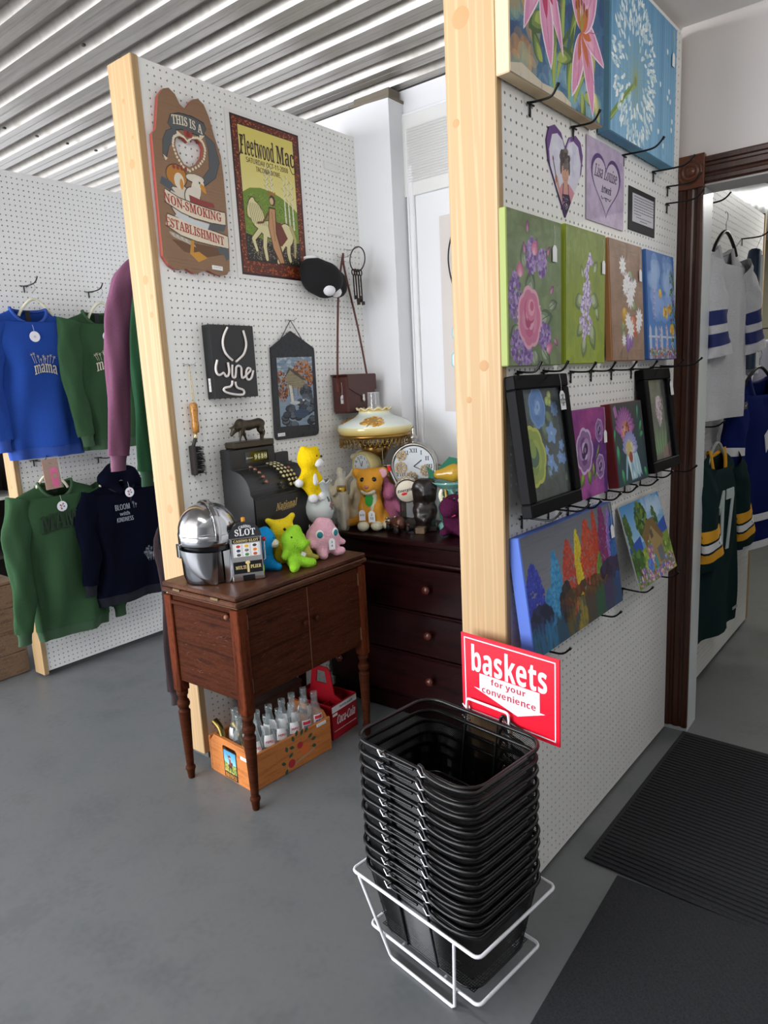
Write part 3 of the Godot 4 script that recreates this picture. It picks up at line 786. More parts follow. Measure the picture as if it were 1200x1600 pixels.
	# two lettered ribbons
	for k in [[dark, 0.005], [cream, 0.0]]:
		var d: float = k[1]
		c.P([0.12 - d, 0.55 - d, 0.3, 0.585 - d, 0.5, 0.6 - d, 0.75, 0.614 - d, 0.97 + d, 0.618 - d, 0.965 + d, 0.688 + d, 0.75, 0.69 + d, 0.5, 0.68 + d, 0.32, 0.662 + d, 0.1 - d, 0.617 + d], k[0])
		c.P([0.12 - d, 0.685 - d, 0.3, 0.7 - d, 0.55, 0.725 - d, 0.8, 0.74 - d, 0.98 + d, 0.755 - d, 0.98 + d, 0.825 + d, 0.75, 0.82 + d, 0.5, 0.81 + d, 0.28, 0.79 + d, 0.08 - d, 0.745 + d], k[0])
	c.P([0.26, 0.665, 0.5, 0.69, 0.72, 0.7, 0.7, 0.735, 0.45, 0.72, 0.22, 0.69], hx("c9cdd0")); c.P([0.72, 0.695, 0.97, 0.69, 0.93, 0.73, 0.68, 0.735], slate)
	c.P([0.8, 0.83, 0.97, 0.825, 0.99, 0.88, 0.93, 0.905, 0.9, 0.87, 0.83, 0.865], slate)
	for k in 9: c.petal(0.12 + k * 0.03, 0.78 + k * 0.004, 0.5, 0.14, 0.02, hx("c2bcae") if k % 2 else hx("a89f90"))
	c.P([0.42, 0.81, 0.46, 0.81, 0.44, 0.88, 0.38, 0.89], hx("c08a36")); c.P([0.38, 0.885, 0.52, 0.87, 0.64, 0.9, 0.5, 0.93], hx("c78f35"))
	var pm := printed(c, 0.55)
	b = MB.new(); b.prism(q, 0.0186, 0.0196, [hq]); part("painted_face", b, pm, o)
	b = MB.new()
	b.text("THIS IS A", 0.13, 0.03, {"font": "Droid Serif", "arc": 0.008, "drop": 0.05, "at": Vector3(0.158, H * (1 - 0.158), 0.0196)})
	part("lettering", b, mat("letter_cream", hx("e0d6c0"), 0.6), o)
	b = MB.new()
	b.text("NON-SMOKING", 0.245, 0.031, {"font": "Droid Serif", "drop": 0.14, "arc": -0.006, "at": Vector3(0.152, H * (1 - 0.632), 0.0196)})
	b.text("ESTABLISHMINT", 0.252, 0.031, {"font": "Droid Serif", "drop": 0.15, "at": Vector3(0.152, H * (1 - 0.757), 0.0196)})
	part("lettering", b, mat("letter_red", hx("a03a35"), 0.6), o)
	label_strip(o, Vector3(0.235, 0.03, 0.0202), 0.05, 0.015, Basis(Vector3(0, 0, 1), -0.03), 4)

	# --- concert poster
	o = thing("concert_poster", "cream concert poster with rust border, rider on horse and tall dark lettering", "poster", at(1.895, 1.884, -2.154))
	b = MB.new(); b.box(Vector3(0.187, 0.295, 0.0022), Vector3(0.404, 0.612, 0.0016), Basis(), 0.0); part("paper", b, mat("poster_white", hx("e6e4e0"), 0.5), o)
	c = Cv.new(384, 600, hx("5c2413"), 9)
	c.dabs(2600, 0.02, 0.015, 0.98, 0.985, 0.006, 0.014, [hx("b05a2c"), hx("9c4a22"), hx("4a1c12"), hx("bf6a32")], 0.5)
	c.P([0.0, 0.0, 1, 0, 1, 0.012, 0, 0.012], hx("2b1519")); c.P([0, 0.985, 1, 0.985, 1, 1, 0, 1], hx("2b1519")); c.P([0, 0, 0.02, 0, 0.02, 1, 0, 1], hx("2b1519")); c.P([0.98, 0, 1, 0, 1, 1, 0.98, 1], hx("2b1519"))
	c.P([0.09, 0.05, 0.91, 0.05, 0.91, 0.905, 0.09, 0.905], hx("2a1a14"))
	for y in 330: c.im.fill_rect(Rect2i(38, 33 + y, 308, 1), hx("d9c968").lerp(hx("e3d994"), y / 330.0))
	# hill and meadow
	var hill := [0.1, 0.47, 0.2, 0.435, 0.35, 0.42, 0.5, 0.425, 0.65, 0.45, 0.8, 0.49, 0.9, 0.53, 0.9, 0.76, 0.1, 0.76]
	c.P(hill, hx("6f8a2c"))
	for i in 700:
		var x := c.g.randf_range(0.11, 0.88); var y := c.g.randf_range(0.44 + absf(x - 0.4) * 0.15, 0.75)
		c.E(x, y, 0.006, 0.004, [hx("4d6a1f"), hx("88a23c"), hx("9cb04c"), hx("3d5619")][i % 4])
	c.P([0.1, 0.73, 0.4, 0.76, 0.9, 0.74, 0.9, 0.9, 0.1, 0.9], hx("22201a"))
	c.dabs(500, 0.11, 0.75, 0.89, 0.89, 0.003, 0.007, [hx("b9a27c"), hx("7d3a2c"), hx("57624a"), hx("8d8a7c")])
	# birches
	for t in [[0.71, 0.32, 0.63], [0.77, 0.3, 0.64], [0.83, 0.33, 0.65], [0.45, 0.27, 0.42], [0.52, 0.26, 0.42]]:
		c.stroke([t[0], t[1], t[0] + 0.006, t[2]], 0.012, hx("d9d5bf"), 0.024)
		for k in 9:
			var y := lerpf(t[1], t[2], (k + 0.5) / 9.0)
			c.stroke([t[0], y, t[0] + (0.035 if k % 2 else -0.035), y - 0.02], 0.004, hx("6d6748"))
	# horse and crowned rider in a long gown
	var hc := hx("d8cf9d"); var hd := hx("4a2a1c")
	for k in [[0.01, hd], [0.0, hc]]:
		var e: float = k[0]
		c.E(0.5, 0.68, 0.2 + e, 0.09 + e, k[1]); c.E(0.27, 0.6, 0.1 + e, 0.15 + e, k[1], -0.5); c.E(0.2, 0.56, 0.05 + e, 0.11 + e, k[1], 0.35); c.E(0.7, 0.7, 0.11 + e, 0.12 + e, k[1])
		c.stroke([0.3, 0.7, 0.2, 0.76, 0.24, 0.83], 0.055 + e * 2, k[1], 0.035 + e); c.stroke([0.38, 0.72, 0.36, 0.8, 0.38, 0.88], 0.06 + e * 2, k[1], 0.04 + e)
		c.stroke([0.68, 0.74, 0.6, 0.81, 0.55, 0.89], 0.06 + e * 2, k[1], 0.04 + e); c.stroke([0.73, 0.74, 0.72, 0.82, 0.74, 0.87], 0.06 + e * 2, k[1], 0.04 + e)
	for k in 8: c.stroke([0.17 + k * 0.025, 0.53, 0.2 + k * 0.03, 0.66], 0.007, hx("8a7f52"))
	c.stroke([0.78, 0.64, 0.84, 0.72, 0.82, 0.84], 0.05, hx("b4a66c"), 0.03)
	c.P([0.5, 0.63, 0.62, 0.62, 0.72, 0.72, 0.62, 0.78, 0.5, 0.76], hx("6e2f20"))
	c.P([0.46, 0.53, 0.56, 0.53, 0.56, 0.7, 0.66, 0.89, 0.58, 0.91, 0.48, 0.8, 0.43, 0.66], hd); c.P([0.47, 0.54, 0.55, 0.54, 0.54, 0.7, 0.64, 0.89, 0.58, 0.895, 0.49, 0.8, 0.44, 0.66], hx("c08e63"))
	c.stroke([0.45, 0.57, 0.36, 0.64, 0.28, 0.65], 0.022, hx("6b3a28")); c.stroke([0.5, 0.56, 0.52, 0.75], 0.006, hx("7d5136"))
	c.E(0.52, 0.485, 0.045, 0.055, hd); c.E(0.51, 0.49, 0.028, 0.036, hx("d6b48c"))
	for k in 4: c.petal(0.47 + k * 0.03, 0.455, -1.7 + k * 0.1, 0.05, 0.012, hx("a5652c"))
	b = MB.new(); b.face(0.366, 0.584, 0.0034, 0.19, 0.297); part("print", b, printed(c, 0.5), o)
	b = MB.new()
	b.text("Fleetwood", 0.178, 0.074, {"font": "Droid Serif", "at": Vector3(0.137, 0.49, 0.0034)}); b.text("Mac", 0.098, 0.068, {"font": "Droid Serif", "at": Vector3(0.288, 0.488, 0.0034)})
	b.tube(curve(v3([0.062, 0.52, 0.052, 0.47, 0.04, 0.445, 0.028, 0.45], 0.0038), 4), 0.0022, 4)
	b.tube(curve(v3([0.31, 0.455, 0.325, 0.43, 0.345, 0.44, 0.34, 0.46], 0.0038), 4), 0.0016, 4)
	b.text("SATURDAY OCT-11-2008", 0.225, 0.019, {"at": Vector3(0.187, 0.437, 0.0034), "weight": 400}); b.text("TACOMA DOME", 0.13, 0.018, {"at": Vector3(0.187, 0.411, 0.0034), "weight": 400})
	part("lettering", b, mat("poster_ink", hx("37201a"), 0.5), o)

	# --- wine sign: white neon-style tubing on a black box
	o = thing("wine_sign", "black box sign with white tubing shaped as a wine glass and the word wine", "sign", at(1.7875, 1.552, -2.154))
	b = MB.new(); b.box(Vector3(0, 0, 0.024), Vector3(0.213, 0.272, 0.046), Basis(), 0.002); part("box", b, mat("box_black", hx("16171a"), 0.45), o)
	var tw := mat("tube_white", hx("e6dfdc"), 0.35)
	b = MB.new()
	for l in [[-0.025, 0.126, -0.045, 0.097, -0.054, 0.067, -0.047, 0.035, -0.03, 0.016, -0.014, 0.004], [0.051, 0.117, 0.059, 0.087, 0.06, 0.06, 0.045, 0.029, 0.021, 0.011, 0.002, -0.001], [-0.024, -0.072, -0.028, -0.087, -0.039, -0.094, -0.062, -0.097, -0.069, -0.106, -0.053, -0.116, -0.015, -0.124, 0.021, -0.126, 0.03, -0.117, 0.023, -0.107, 0.0, -0.1, -0.009, -0.088, -0.009, -0.076]]:
		b.tube(curve(v3(l, 0.0515), 4), 0.0045, 8)
	part("glass_tube", b, tw, o)
	b = MB.new()
	for l in [[-0.087, 0.006, -0.097, -0.02, -0.095, -0.041, -0.085, -0.049, -0.073, -0.046, -0.063, -0.042, -0.053, -0.054, -0.042, -0.052, -0.035, -0.033, -0.038, -0.003], [-0.018, -0.012, -0.021, -0.036, -0.021, -0.056, -0.009, -0.059, -0.003, -0.04, 0.001, -0.022, 0.014, -0.016, 0.025, -0.025, 0.024, -0.046, 0.026, -0.062, 0.037, -0.06, 0.05, -0.05, 0.068, -0.038, 0.071, -0.029, 0.059, -0.026, 0.049, -0.038, 0.047, -0.059, 0.056, -0.07, 0.073, -0.063, 0.085, -0.035]]:
		b.tube(curve(v3(l, 0.0515), 4), 0.0045, 8)
	part("word_tube", b, tw, o)
	label_strip(o, Vector3(-0.107, -0.085, 0.02), 0.05, 0.013, Basis(Vector3(0, 0, -1), Vector3(0, 1, 0), Vector3(-1, 0, 0)) * Basis(Vector3(0, 0, 1), PI / 2), 3)

	# --- painted slate
	o = thing("slate_painting", "pointed black slate painted with a mill and waterfall hanging by a cord", "painting", at(2.14, 1.45, -2.154, 0, 0, 0))
	b = MB.new(); b.prism(v2([-0.126, 0.158, -0.005, 0.228, 0.128, 0.16, 0.131, 0.145, 0.127, -0.2, 0.122, -0.215, 0.105, -0.221, -0.125, -0.221, -0.136, -0.214, -0.139, -0.2]), 0.004, 0.012); part("slate", b, grained("slate", grain(41, [hx("232426"), hx("33353a"), hx("2a2b2d")], 6, 6, 128, 128), 0.75, Vector3.ONE * 4), o)
	c = Cv.new(256, 360, hx("7e8fa0"), 3)
	c.dabs(160, 0, 0, 1, 0.3, 0.02, 0.07, [hx("7d92a6"), hx("9cabb5"), hx("6d8295"), hx("aab4b8")], 0.4)
	c.cloud(260, 0.72, 0.27, 0.3, 0.22, 0.012, 0.03, [hx("8a4d22"), hx("a9682f"), hx("6b3717"), hx("b87a3d")]); c.cloud(120, 0.1, 0.42, 0.18, 0.22, 0.012, 0.03, [hx("7a4420"), hx("a5602c"), hx("5b3015")])
	c.P([0.24, 0.26, 0.36, 0.17, 0.6, 0.27, 0.74, 0.32, 0.74, 0.44, 0.24, 0.45], hx("8c8268")); c.P([0.33, 0.15, 0.55, 0.22, 0.78, 0.33, 0.7, 0.34, 0.5, 0.26, 0.36, 0.19, 0.2, 0.3], hx("4c463b"))
	for k in 8: c.stroke([0.26, 0.29 + k * 0.02, 0.72, 0.33 + k * 0.015], 0.004, hx("6f654f"))
	for k in 4: c.stroke([0.3 + k * 0.12, 0.44, 0.3 + k * 0.12, 0.56], 0.014, hx("55492f"))
	for k in 26:
		var x := c.g.randf_range(0, 1); var y := c.g.randf_range(0.6, 0.98); c.E(x, y, 0.11, 0.075, hx("20242a")); c.E(x, y - 0.012, 0.095, 0.06, [hx("474f58"), hx("353b44"), hx("59616a")][k % 3])
	c.cloud(60, 0.78, 0.52, 0.16, 0.1, 0.03, 0.06, [hx("40464d"), hx("565d66"), hx("2c3138")])
	c.P([0.3, 0.4, 0.37, 0.41, 0.4, 0.55, 0.41, 0.64, 0.34, 0.65], hx("ccc7b4")); c.E(0.44, 0.66, 0.14, 0.035, hx("b7bcb9")); c.E(0.6, 0.82, 0.22, 0.09, hx("3a4a60")); c.E(0.68, 0.63, 0.03, 0.02, hx("d8d8d4"))
	c.brushed(200, 0.12, false)
	b = MB.new(); b.prism(v2([-0.1, 0.118, 0.111, 0.122, 0.102, -0.171, -0.105, -0.167]), 0.0122, 0.0126); part("picture", b, printed(c, 0.7), o)
	b = MB.new(); b.tube([Vector3(-0.075, 0.18, 0.008), Vector3(-0.005, 0.272, 0.014), Vector3(0.068, 0.187, 0.008)], 0.0022, 5); part("hanging_cord", b, mat("cord_dark", hx("4b4138"), 0.9), o)
	label_strip(o, Vector3(-0.105, -0.2, 0.0132), 0.042, 0.014, Basis(), 3)
	wire_hook("clear wire peg hook holding the cord of the painted slate", at(2.137, 1.722, -2.154))

	# --- clothes brush on a thong
	o = thing("clothes_brush", "brush with burl wood handle and black bristles hanging on a thong", "brush", at(1.6, 1.3, -2.154))
	b = MB.new(); b.lathe([[0.0, -0.005], [0.012, -0.004], [0.014, 0.02], [0.012, 0.05], [0.015, 0.08], [0.014, 0.1], [0.009, 0.106], [0.0, 0.107]], 14); move_mb(b, 0, Vector3(-0.002, 0, 0.018)); part("handle", b, grained("burl", grain(43, [hx("5c3514"), hx("a8712d"), hx("c98f42"), hx("7b4a1c")], 9, 9, 128, 128), 0.3, Vector3.ONE * 9), o)
	b = MB.new(); b.lathe([[0.007, -0.025], [0.008, -0.005], [0.0, -0.004]], 12); move_mb(b, 0, Vector3(-0.006, 0, 0.018)); part("ferrule", b, mat("brass_pale", hx("c9b68e"), 0.3, 0.7), o)
	b = MB.new(); b.box(Vector3(-0.026, -0.105, 0.018), Vector3(0.014, 0.11, 0.03), Basis(), 0.004); b.tube([Vector3(-0.006, -0.022, 0.018), Vector3(-0.022, -0.055, 0.018)], 0.007, 8); part("brush_head", b, mat("brush_black", hx("1d1815"), 0.45), o)
	b = MB.new()
	var g := RandomNumberGenerator.new(); g.seed = 4
	for k in 170:
		var y := -0.155 + g.randf() * 0.1; var z := 0.005 + g.randf() * 0.027
		b.tube([Vector3(-0.02, y, z), Vector3(0.014 + g.randf() * 0.008, y + g.randf_range(-0.006, 0.002), z + g.randf_range(-0.003, 0.003))], 0.0011, 3, false, 0.0006)
	stuff(part("bristles", b, mat("bristle_black", hx("0f0f10"), 0.7), o))
	b = MB.new(); b.tube(curve([Vector3(-0.008, 0.24, 0.02), Vector3(-0.002, 0.17, 0.016), Vector3(0.001, 0.105, 0.018)], 4), 0.0015, 5); b.tube(curve([Vector3(-0.008, 0.24, 0.02), Vector3(0.001, 0.17, 0.02), Vector3(0.003, 0.105, 0.02)], 4), 0.0015, 5); part("thong", b, mat("thong", hx("c8b590"), 0.9), o)
	wire_hook("clear wire peg hook holding the thong of the brush", at(1.604, 1.545, -2.154))

	# --- black plush, key ring and leather bag
	o = thing("plush_toy", "plain round black plush toy with white paws hung beside the key ring", "plush toy", at(2.3, 1.9, -2.1), "")
	b = MB.new(); b.blob([[Vector3(-0.03, 0.0, 0.01), Vector3(0.0, -0.01, 0.02), 0.072, 0.075], [Vector3(0.09, -0.01, 0.0), Vector3(0.1, -0.03, 0.0), 0.05, 0.045], [Vector3(-0.08, 0.03, 0.0), Vector3(-0.06, 0.045, 0.0), 0.03, 0.03]], 0.007, 70.0); part("body", b, mat("plush_black", hx("0e0e11"), 0.95), o)
	b = MB.new(); b.ell(Vector3(-0.02, -0.055, 0.06), Vector3(0.03, 0.027, 0.025)); b.ell(Vector3(0.03, -0.062, 0.055), Vector3(0.026, 0.022, 0.022)); part("paw", b, mat("plush_white", hx("dcdcdf"), 0.95), o, "white plush paws")
	b = MB.new(); b.lathe([[0.0, 0.0], [0.03, 0.002], [0.032, 0.012], [0.0, 0.016]], 14); move_mb(b, 0, Vector3(-0.055, 0.07, 0.0)); part("care_label", b, mat("plush_white", Color.WHITE), o)
	o = thing("key_ring", "large dark iron ring with a bunch of old rusty keys", "key ring", at(2.535, 2.0, -2.085))
	b = MB.new()
	var rp := []
	for k in 28: rp.append(Vector3(cos(TAU * k / 28) * 0.052, sin(TAU * k / 28) * 0.052, sin(TAU * k / 28) * 0.012))
	b.tube(rp, 0.003, 6, true); part("ring", b, mat("iron", hx("4a4038"), 0.5, 0.6), o)
	for k in 6:
		b = MB.new()
		var kx := -0.022 + k * 0.009; var kz := 0.006 * (k % 2) - 0.012; var ln := 0.105 + 0.012 * (k % 3)
		b.tube([Vector3(kx, -0.07, kz), Vector3(kx + 0.004, -0.07 - ln, kz)], 0.0035, 6)
		var rr := []
		for a in 10: rr.append(Vector3(kx + cos(TAU * a / 10) * 0.009, -0.056 + sin(TAU * a / 10) * 0.013, kz))
		b.tube(rr, 0.003, 5, true)
		b.box(Vector3(kx + 0.012, -0.06 - ln, kz), Vector3(0.016, 0.016, 0.004), Basis(), 0.001)
		part("key", b, mat("rust", hx("3a2f29"), 0.7, 0.4), o)
	wire_hook("clear wire peg hook holding the iron key ring", at(2.545, 2.05, -2.154), 0.075)
	o = thing("camera_bag", "dark brown leather case on a long strap hanging at the corner", "bag", at(2.475, 1.4, -2.15))
	var lea := grained("leather", grain(47, [hx("3c1a17"), hx("4a211c"), hx("381814")], 12, 12, 128, 128), 0.45, Vector3.ONE * 6)
	b = MB.new(); b.box(Vector3(0.0, 0.0, 0.052), Vector3(0.205, 0.168, 0.095), Basis(), 0.008); part("case_body", b, lea, o)
	b = MB.new(); b.prism(v2([-0.1, 0.086, 0.1, 0.086, 0.1, 0.02, 0.05, -0.005, 0.0, -0.014, -0.06, 0.01, -0.1, 0.03]), 0.1, 0.104); b.box(Vector3(0, 0.087, 0.05), Vector3(0.206, 0.006, 0.1), Basis(), 0.002); part("flap", b, lea, o)
	b = MB.new(); b.box(Vector3(0.0, -0.012, 0.106), Vector3(0.014, 0.02, 0.006), Basis(), 0.002); b.ell(Vector3(0, -0.026, 0.107), Vector3(0.009, 0.011, 0.004)); part("clasp", b, mat("nickel", hx("cfcabf"), 0.25, 0.9), o)
	var st := mat("strap_brown", hx("5b2a1f"), 0.5)
	b = MB.new()
	for l in [[Vector3(-0.105, 0.05, 0.045), Vector3(-0.1, 0.15, 0.045), Vector3(-0.035, 0.46, 0.02), Vector3(0.0, 0.625, 0.03)], [Vector3(0.0, 0.625, 0.03), Vector3(0.02, 0.56, 0.015), Vector3(0.075, 0.3, 0.03), Vector3(0.105, 0.08, 0.045)]]:
		var cc := curve(l, 6); var ra := []; 
		for p in cc: ra.append([p + Vector3(-0.006, 0, 0.004), p + Vector3(0.006, 0, 0.004), p + Vector3(0.006, 0, 0.0015), p + Vector3(-0.006, 0, 0.0015)])
		b.loft(ra)
	part("strap", b, st, o)
	for sx in [-0.104, 0.104]:
		b = MB.new(); b.box(Vector3(sx, 0.042, 0.045), Vector3(0.006, 0.06, 0.016), Basis(), 0.002); part("strap_tab", b, st, o)
	hang_tag(o, Vector3(-0.108, 0.055, 0.07), 1.05, "$47", 0.06); hang_tag(o, Vector3(0.055, 0.6, 0.05), 0.9, "", 0.05)
	wire_hook("clear wire peg hook holding the strap of the leather case", at(2.495, 2.012, -2.154), 0.06)
	# clear plastic label holders left on the empty board
	for p in [[2.47, 2.39], [2.47, 2.12]]:
		o = thing("label_holder", "empty clear plastic label holder high on the board right of the poster" if p[1] > 2.2 else "empty clear plastic label holder lower on the board above the plush", "label holder", at(p[0], p[1], -2.154))
		b = MB.new(); b.box(Vector3(0, 0, 0.003), Vector3(0.1, 0.03, 0.004), Basis(), 0.001); part("sleeve", b, mat("clear_sleeve", hx("e8e8e6"), 0.2), o)

func canvas(called: String, label: String, cat: String, tr: Transform3D, w: float, h: float, d: float, pic: Cv, edge: Color, group := "", cut := []):
	# stretched canvas: bottom-left corner of the front at the origin, front face at z = 0, painted picture on it
	var o := thing(called, label, cat, tr, group)
	var b := MB.new(); b.box(Vector3(w / 2, h / 2, -d / 2 - 0.0004), Vector3(w, h, d), Basis(), 0.0025)
	part("stretched_canvas", b, mat("", edge, 0.7), o)
	b = MB.new(); b.face(w - 0.003, h - 0.003, 0.0003, w / 2, h / 2)
	part("picture", b, printed(pic, 0.55), o)
	return o

func art_hook(label: String, u: float, y: float, reach: float, tip := 0.02):
	var o := thing("peg_hook", label, "hook", on_b(u, y), "black steel peg hooks on the art partition")
	var m := mat("hook_black", hx("141415"), 0.35, 0.3)
	var b := MB.new()
	b.tube(curve([Vector3(0, 0.004, -0.006), Vector3(0, 0.0, 0.004), Vector3(0, -0.003, reach * 0.5), Vector3(0, 0.0, reach * 0.8), Vector3(0, tip, reach)], 4), 0.0028, 6)
	b.tube([Vector3(0, tip * 0.75, reach * 0.965), Vector3(0, tip + 0.002, reach + 0.001)], 0.0038, 6)
	part("prong", b, m, o)
	b = MB.new(); b.box(Vector3(0, -0.016, 0.0035), Vector3(0.0055, 0.032, 0.003), Basis(), 0.001); b.tube([Vector3(0, -0.026, 0.004), Vector3(0, -0.027, -0.004)], 0.0024, 6); part("back_plate", b, m, o)
	b = MB.new(); b.tube([Vector3(-0.016, -0.004, 0.005), Vector3(0.016, -0.004, 0.005)], 0.0024, 6); part("cross_wire", b, m, o)

func lean(u: float, y0: float, off0: float, y1: float, off1: float) -> Transform3D:
	# front plane leaning: bottom edge at y0, off0 from the board, top edge at y1, off1
	return on_b(u, y0, off0) * Transform3D(Basis(Vector3(1, 0, 0), -atan2(off0 - off1, y1 - y0)), Vector3.ZERO)

func pink_lily(c: Cv, x: float, y: float, petals: Array, hot: Color):
	for p in petals:
		c.petal(x, y, p[0], p[1] + 0.015, p[2] + 0.012, hx("f0dce4"), p[3], 0.8)
		c.shaded(x, y, p[0], p[1], p[2], hx("d98bb4"), p[4], p[3], 0.8, 4)
		c.petal(x, y, p[0], p[1] * 0.45, p[2] * 0.5, hot, p[3] * 0.5, 0.8)
		c.stroke([x, y, x + cos(p[0]) * p[1] * 0.8, y + sin(p[0]) * p[1] * 0.8 * c.w / c.h], 0.004, hx("b34a78"))
	for k in 5: c.stroke([x, y, x - 0.06 + k * 0.03, y - 0.16 + absf(k - 2) * 0.02], 0.009, hx("a58a2e")); c.E(x - 0.06 + k * 0.03, y - 0.16 + absf(k - 2) * 0.02, 0.012, 0.02, hx("8a4a1c"))

func wall_b():
	var c: Cv; var o: Node3D; var b: MB; var g := RandomNumberGenerator.new(); g.seed = 6
	# --- lilies
	c = Cv.new(512, 430, hx("2a5078"), 11)
	for i in 260:
		var x := c.g.randf(); var y := c.g.randf()
		c.E(x, y, 0.05, 0.07, [Color(0.16, 0.32, 0.5, 0.5), Color(0.12, 0.24, 0.44, 0.5), Color(0.3, 0.52, 0.62, 0.35), Color(0.2, 0.4, 0.55, 0.45)][i % 4], c.g.randf())
	for i in 80: c.E(c.g.randf_range(0, 0.24), c.g.randf(), 0.05, 0.05, [Color(0.75, 0.5, 0.28, 0.4), Color(0.45, 0.65, 0.62, 0.4), Color(0.85, 0.68, 0.45, 0.4)][i % 3])
	for i in 60: c.E(c.g.randf_range(0.3, 0.95), c.g.randf_range(0.8, 1), 0.05, 0.04, [Color(0.45, 0.7, 0.7, 0.35), Color(0.6, 0.72, 0.78, 0.3)][i % 2])
	c.P([0, 0.96, 0.1, 0.93, 0.3, 0.965, 0.5, 0.95, 0.6, 0.98, 0.6, 1, 0, 1], hx("cfc3ae"))
	for l in [[0.52, 0.7, -1.75, 0.5, 0.03], [0.6, 0.72, -1.5, 0.35, 0.03], [0.3, 0.62, 2.2, 0.16, 0.05], [0.42, 0.98, -1.75, 0.4, 0.03], [0.45, 0.9, -1.35, 0.3, 0.025], [0.58, 0.98, -1.7, 0.35, 0.03], [0.63, 0.98, -1.2, 0.36, 0.03], [0.75, 0.9, -0.2, 0.2, 0.04], [0.72, 0.88, 1.2, 0.18, 0.035], [0.3, 0.86, -2.6, 0.15, 0.04], [0.45, 0.8, -0.6, 0.2, 0.04]]:
		c.shaded(l[0], l[1], l[2], l[3], l[4], hx("3d5a26"), hx("9fb04e"), 0.3, 0.9, 3)
	c.shaded(0.84, 0.78, -1.5, 0.16, 0.035, hx("a9a862"), hx("e8e3b4"), 0.2, 0.8); c.shaded(0.86, 0.84, 0.9, 0.16, 0.04, hx("a9a862"), hx("e8e0a8"), 0.1, 0.8)
	pink_lily(c, 0.31, 0.46, [[2.75, 0.26, 0.055, -0.6, hx("e8b9cf")], [0.25, 0.25, 0.055, 0.75, hx("efc3d5")], [1.35, 0.34, 0.055, 0.0, hx("e6a7c4")], [-1.1, 0.24, 0.07, 0.2, hx("e9c29a")], [-2.1, 0.26, 0.06, 0.0, hx("dfb48e")]], hx("c22a5c"))
	pink_lily(c, 0.72, 0.56, [[1.75, 0.32, 0.05, 0.15, hx("e9a9b8")], [0.9, 0.36, 0.055, 0.3, hx("df88a6")], [-0.25, 0.25, 0.06, 0.6, hx("efb5cb")], [-1.9, 0.34, 0.06, 0.0, hx("e6a9b2")], [-1.0, 0.34, 0.065, 0.0, hx("eec6cf")]], hx("c9682f"))
	c.brushed(260, 0.08)
	canvas("lily_painting", "canvas of two pink lilies on deep blue, topmost beside the pine post", "painting", on_b(-0.045, 2.085, 0.04), 0.494, 0.425, 0.035, c, hx("cdb795"))
	# --- dandelion
	c = Cv.new(512, 410, hx("6ea3c4"), 12); c.grad(hx("5f95ba"), hx("7fb2d2"))
	for i in 130:
		var x := c.g.randf(); var d := c.g.randf_range(0.004, 0.02)
		c.P([x, 0, x + d, 0, x + d, 1, x, 1], Color(0.85, 0.93, 0.98, 0.08) if i % 2 else Color(0.25, 0.45, 0.62, 0.1))
	c.stroke([0.0, 0.92, 0.2, 0.72, 0.34, 0.6], 0.035, hx("6d8a3c"), 0.028); c.stroke([0.0, 0.93, 0.34, 0.61], 0.008, hx("9eb45c"))
	for k in 36:
		var a := TAU * k / 36.0; var r := c.g.randf_range(0.12, 0.24)
		c.stroke([0.34, 0.58, 0.34 + cos(a) * r, 0.58 + sin(a) * r * 1.6], 0.004, hx("8fa06b"))
	for k in 340:
		var a := c.g.randf() * TAU; var r := 0.08 + 0.22 * sqrt(c.g.randf())
		c.petal(0.34 + cos(a) * r, 0.53 + sin(a) * r * 1.55, a + c.g.randf_range(-0.6, 0.6), 0.045, 0.01, [hx("dbe8ea"), hx("c3d8de"), hx("eef3f0"), hx("b3cdd6")][k % 4])
	c.E(0.34, 0.59, 0.02, 0.025, hx("7f8a45"))
	for k in 9:
		var x := c.g.randf_range(0.7, 0.95); var y := c.g.randf_range(0.15, 0.95)
		c.stroke([x, y, x + 0.02, y + 0.04], 0.003, hx("33566b"))
		for q in 3: c.petal(x, y, -1.9 + q * 0.35, 0.035, 0.007, hx("dfeaec"))
	o = canvas("dandelion_painting", "canvas of a white dandelion clock on pale blue beside the lilies", "painting", on_b(0.492, 2.088, 0.04), 0.528, 0.412, 0.035, c, hx("6fa6c6"))
	hang_tag(o, Vector3(0.49, 0.4, 0.003), 1.1, "", 0.07)
	# --- heart portrait, heart sign, notice
	o = thing("portrait_sign", "heart shaped print of a smiling woman in apron holding a paintbrush", "sign", on_b(0.296, 1.95, 0.001))
	c = Cv.new(256, 256, hx("5b2f7a"), 13)
	c.P([0.5, 0.96, 0.1, 0.52, 0.06, 0.3, 0.14, 0.12, 0.28, 0.08, 0.42, 0.13, 0.5, 0.25, 0.58, 0.13, 0.72, 0.08, 0.86, 0.12, 0.94, 0.3, 0.9, 0.52], hx("d5d3e2"))
	c.cloud(60, 0.5, 0.3, 0.35, 0.2, 0.04, 0.08, [Color(0.75, 0.75, 0.85, 0.3), Color(0.9, 0.9, 0.95, 0.3)])
	c.P([0.3, 0.72, 0.4, 0.62, 0.6, 0.6, 0.72, 0.66, 0.76, 0.72, 0.5, 0.97], hx("cf8d96")); c.P([0.44, 0.66, 0.42, 0.6, 0.56, 0.58, 0.58, 0.64, 0.5, 0.72], hx("c99a83"))
	c.E(0.49, 0.47, 0.1, 0.14, hx("cb9a84")); c.cloud(90, 0.49, 0.33, 0.13, 0.1, 0.02, 0.04, [hx("3b322e"), hx("5a4e49"), hx("6e635e"), hx("2b2422")]); c.E(0.375, 0.43, 0.025, 0.09, hx("463b37")); c.E(0.605, 0.42, 0.022, 0.08, hx("463b37"))
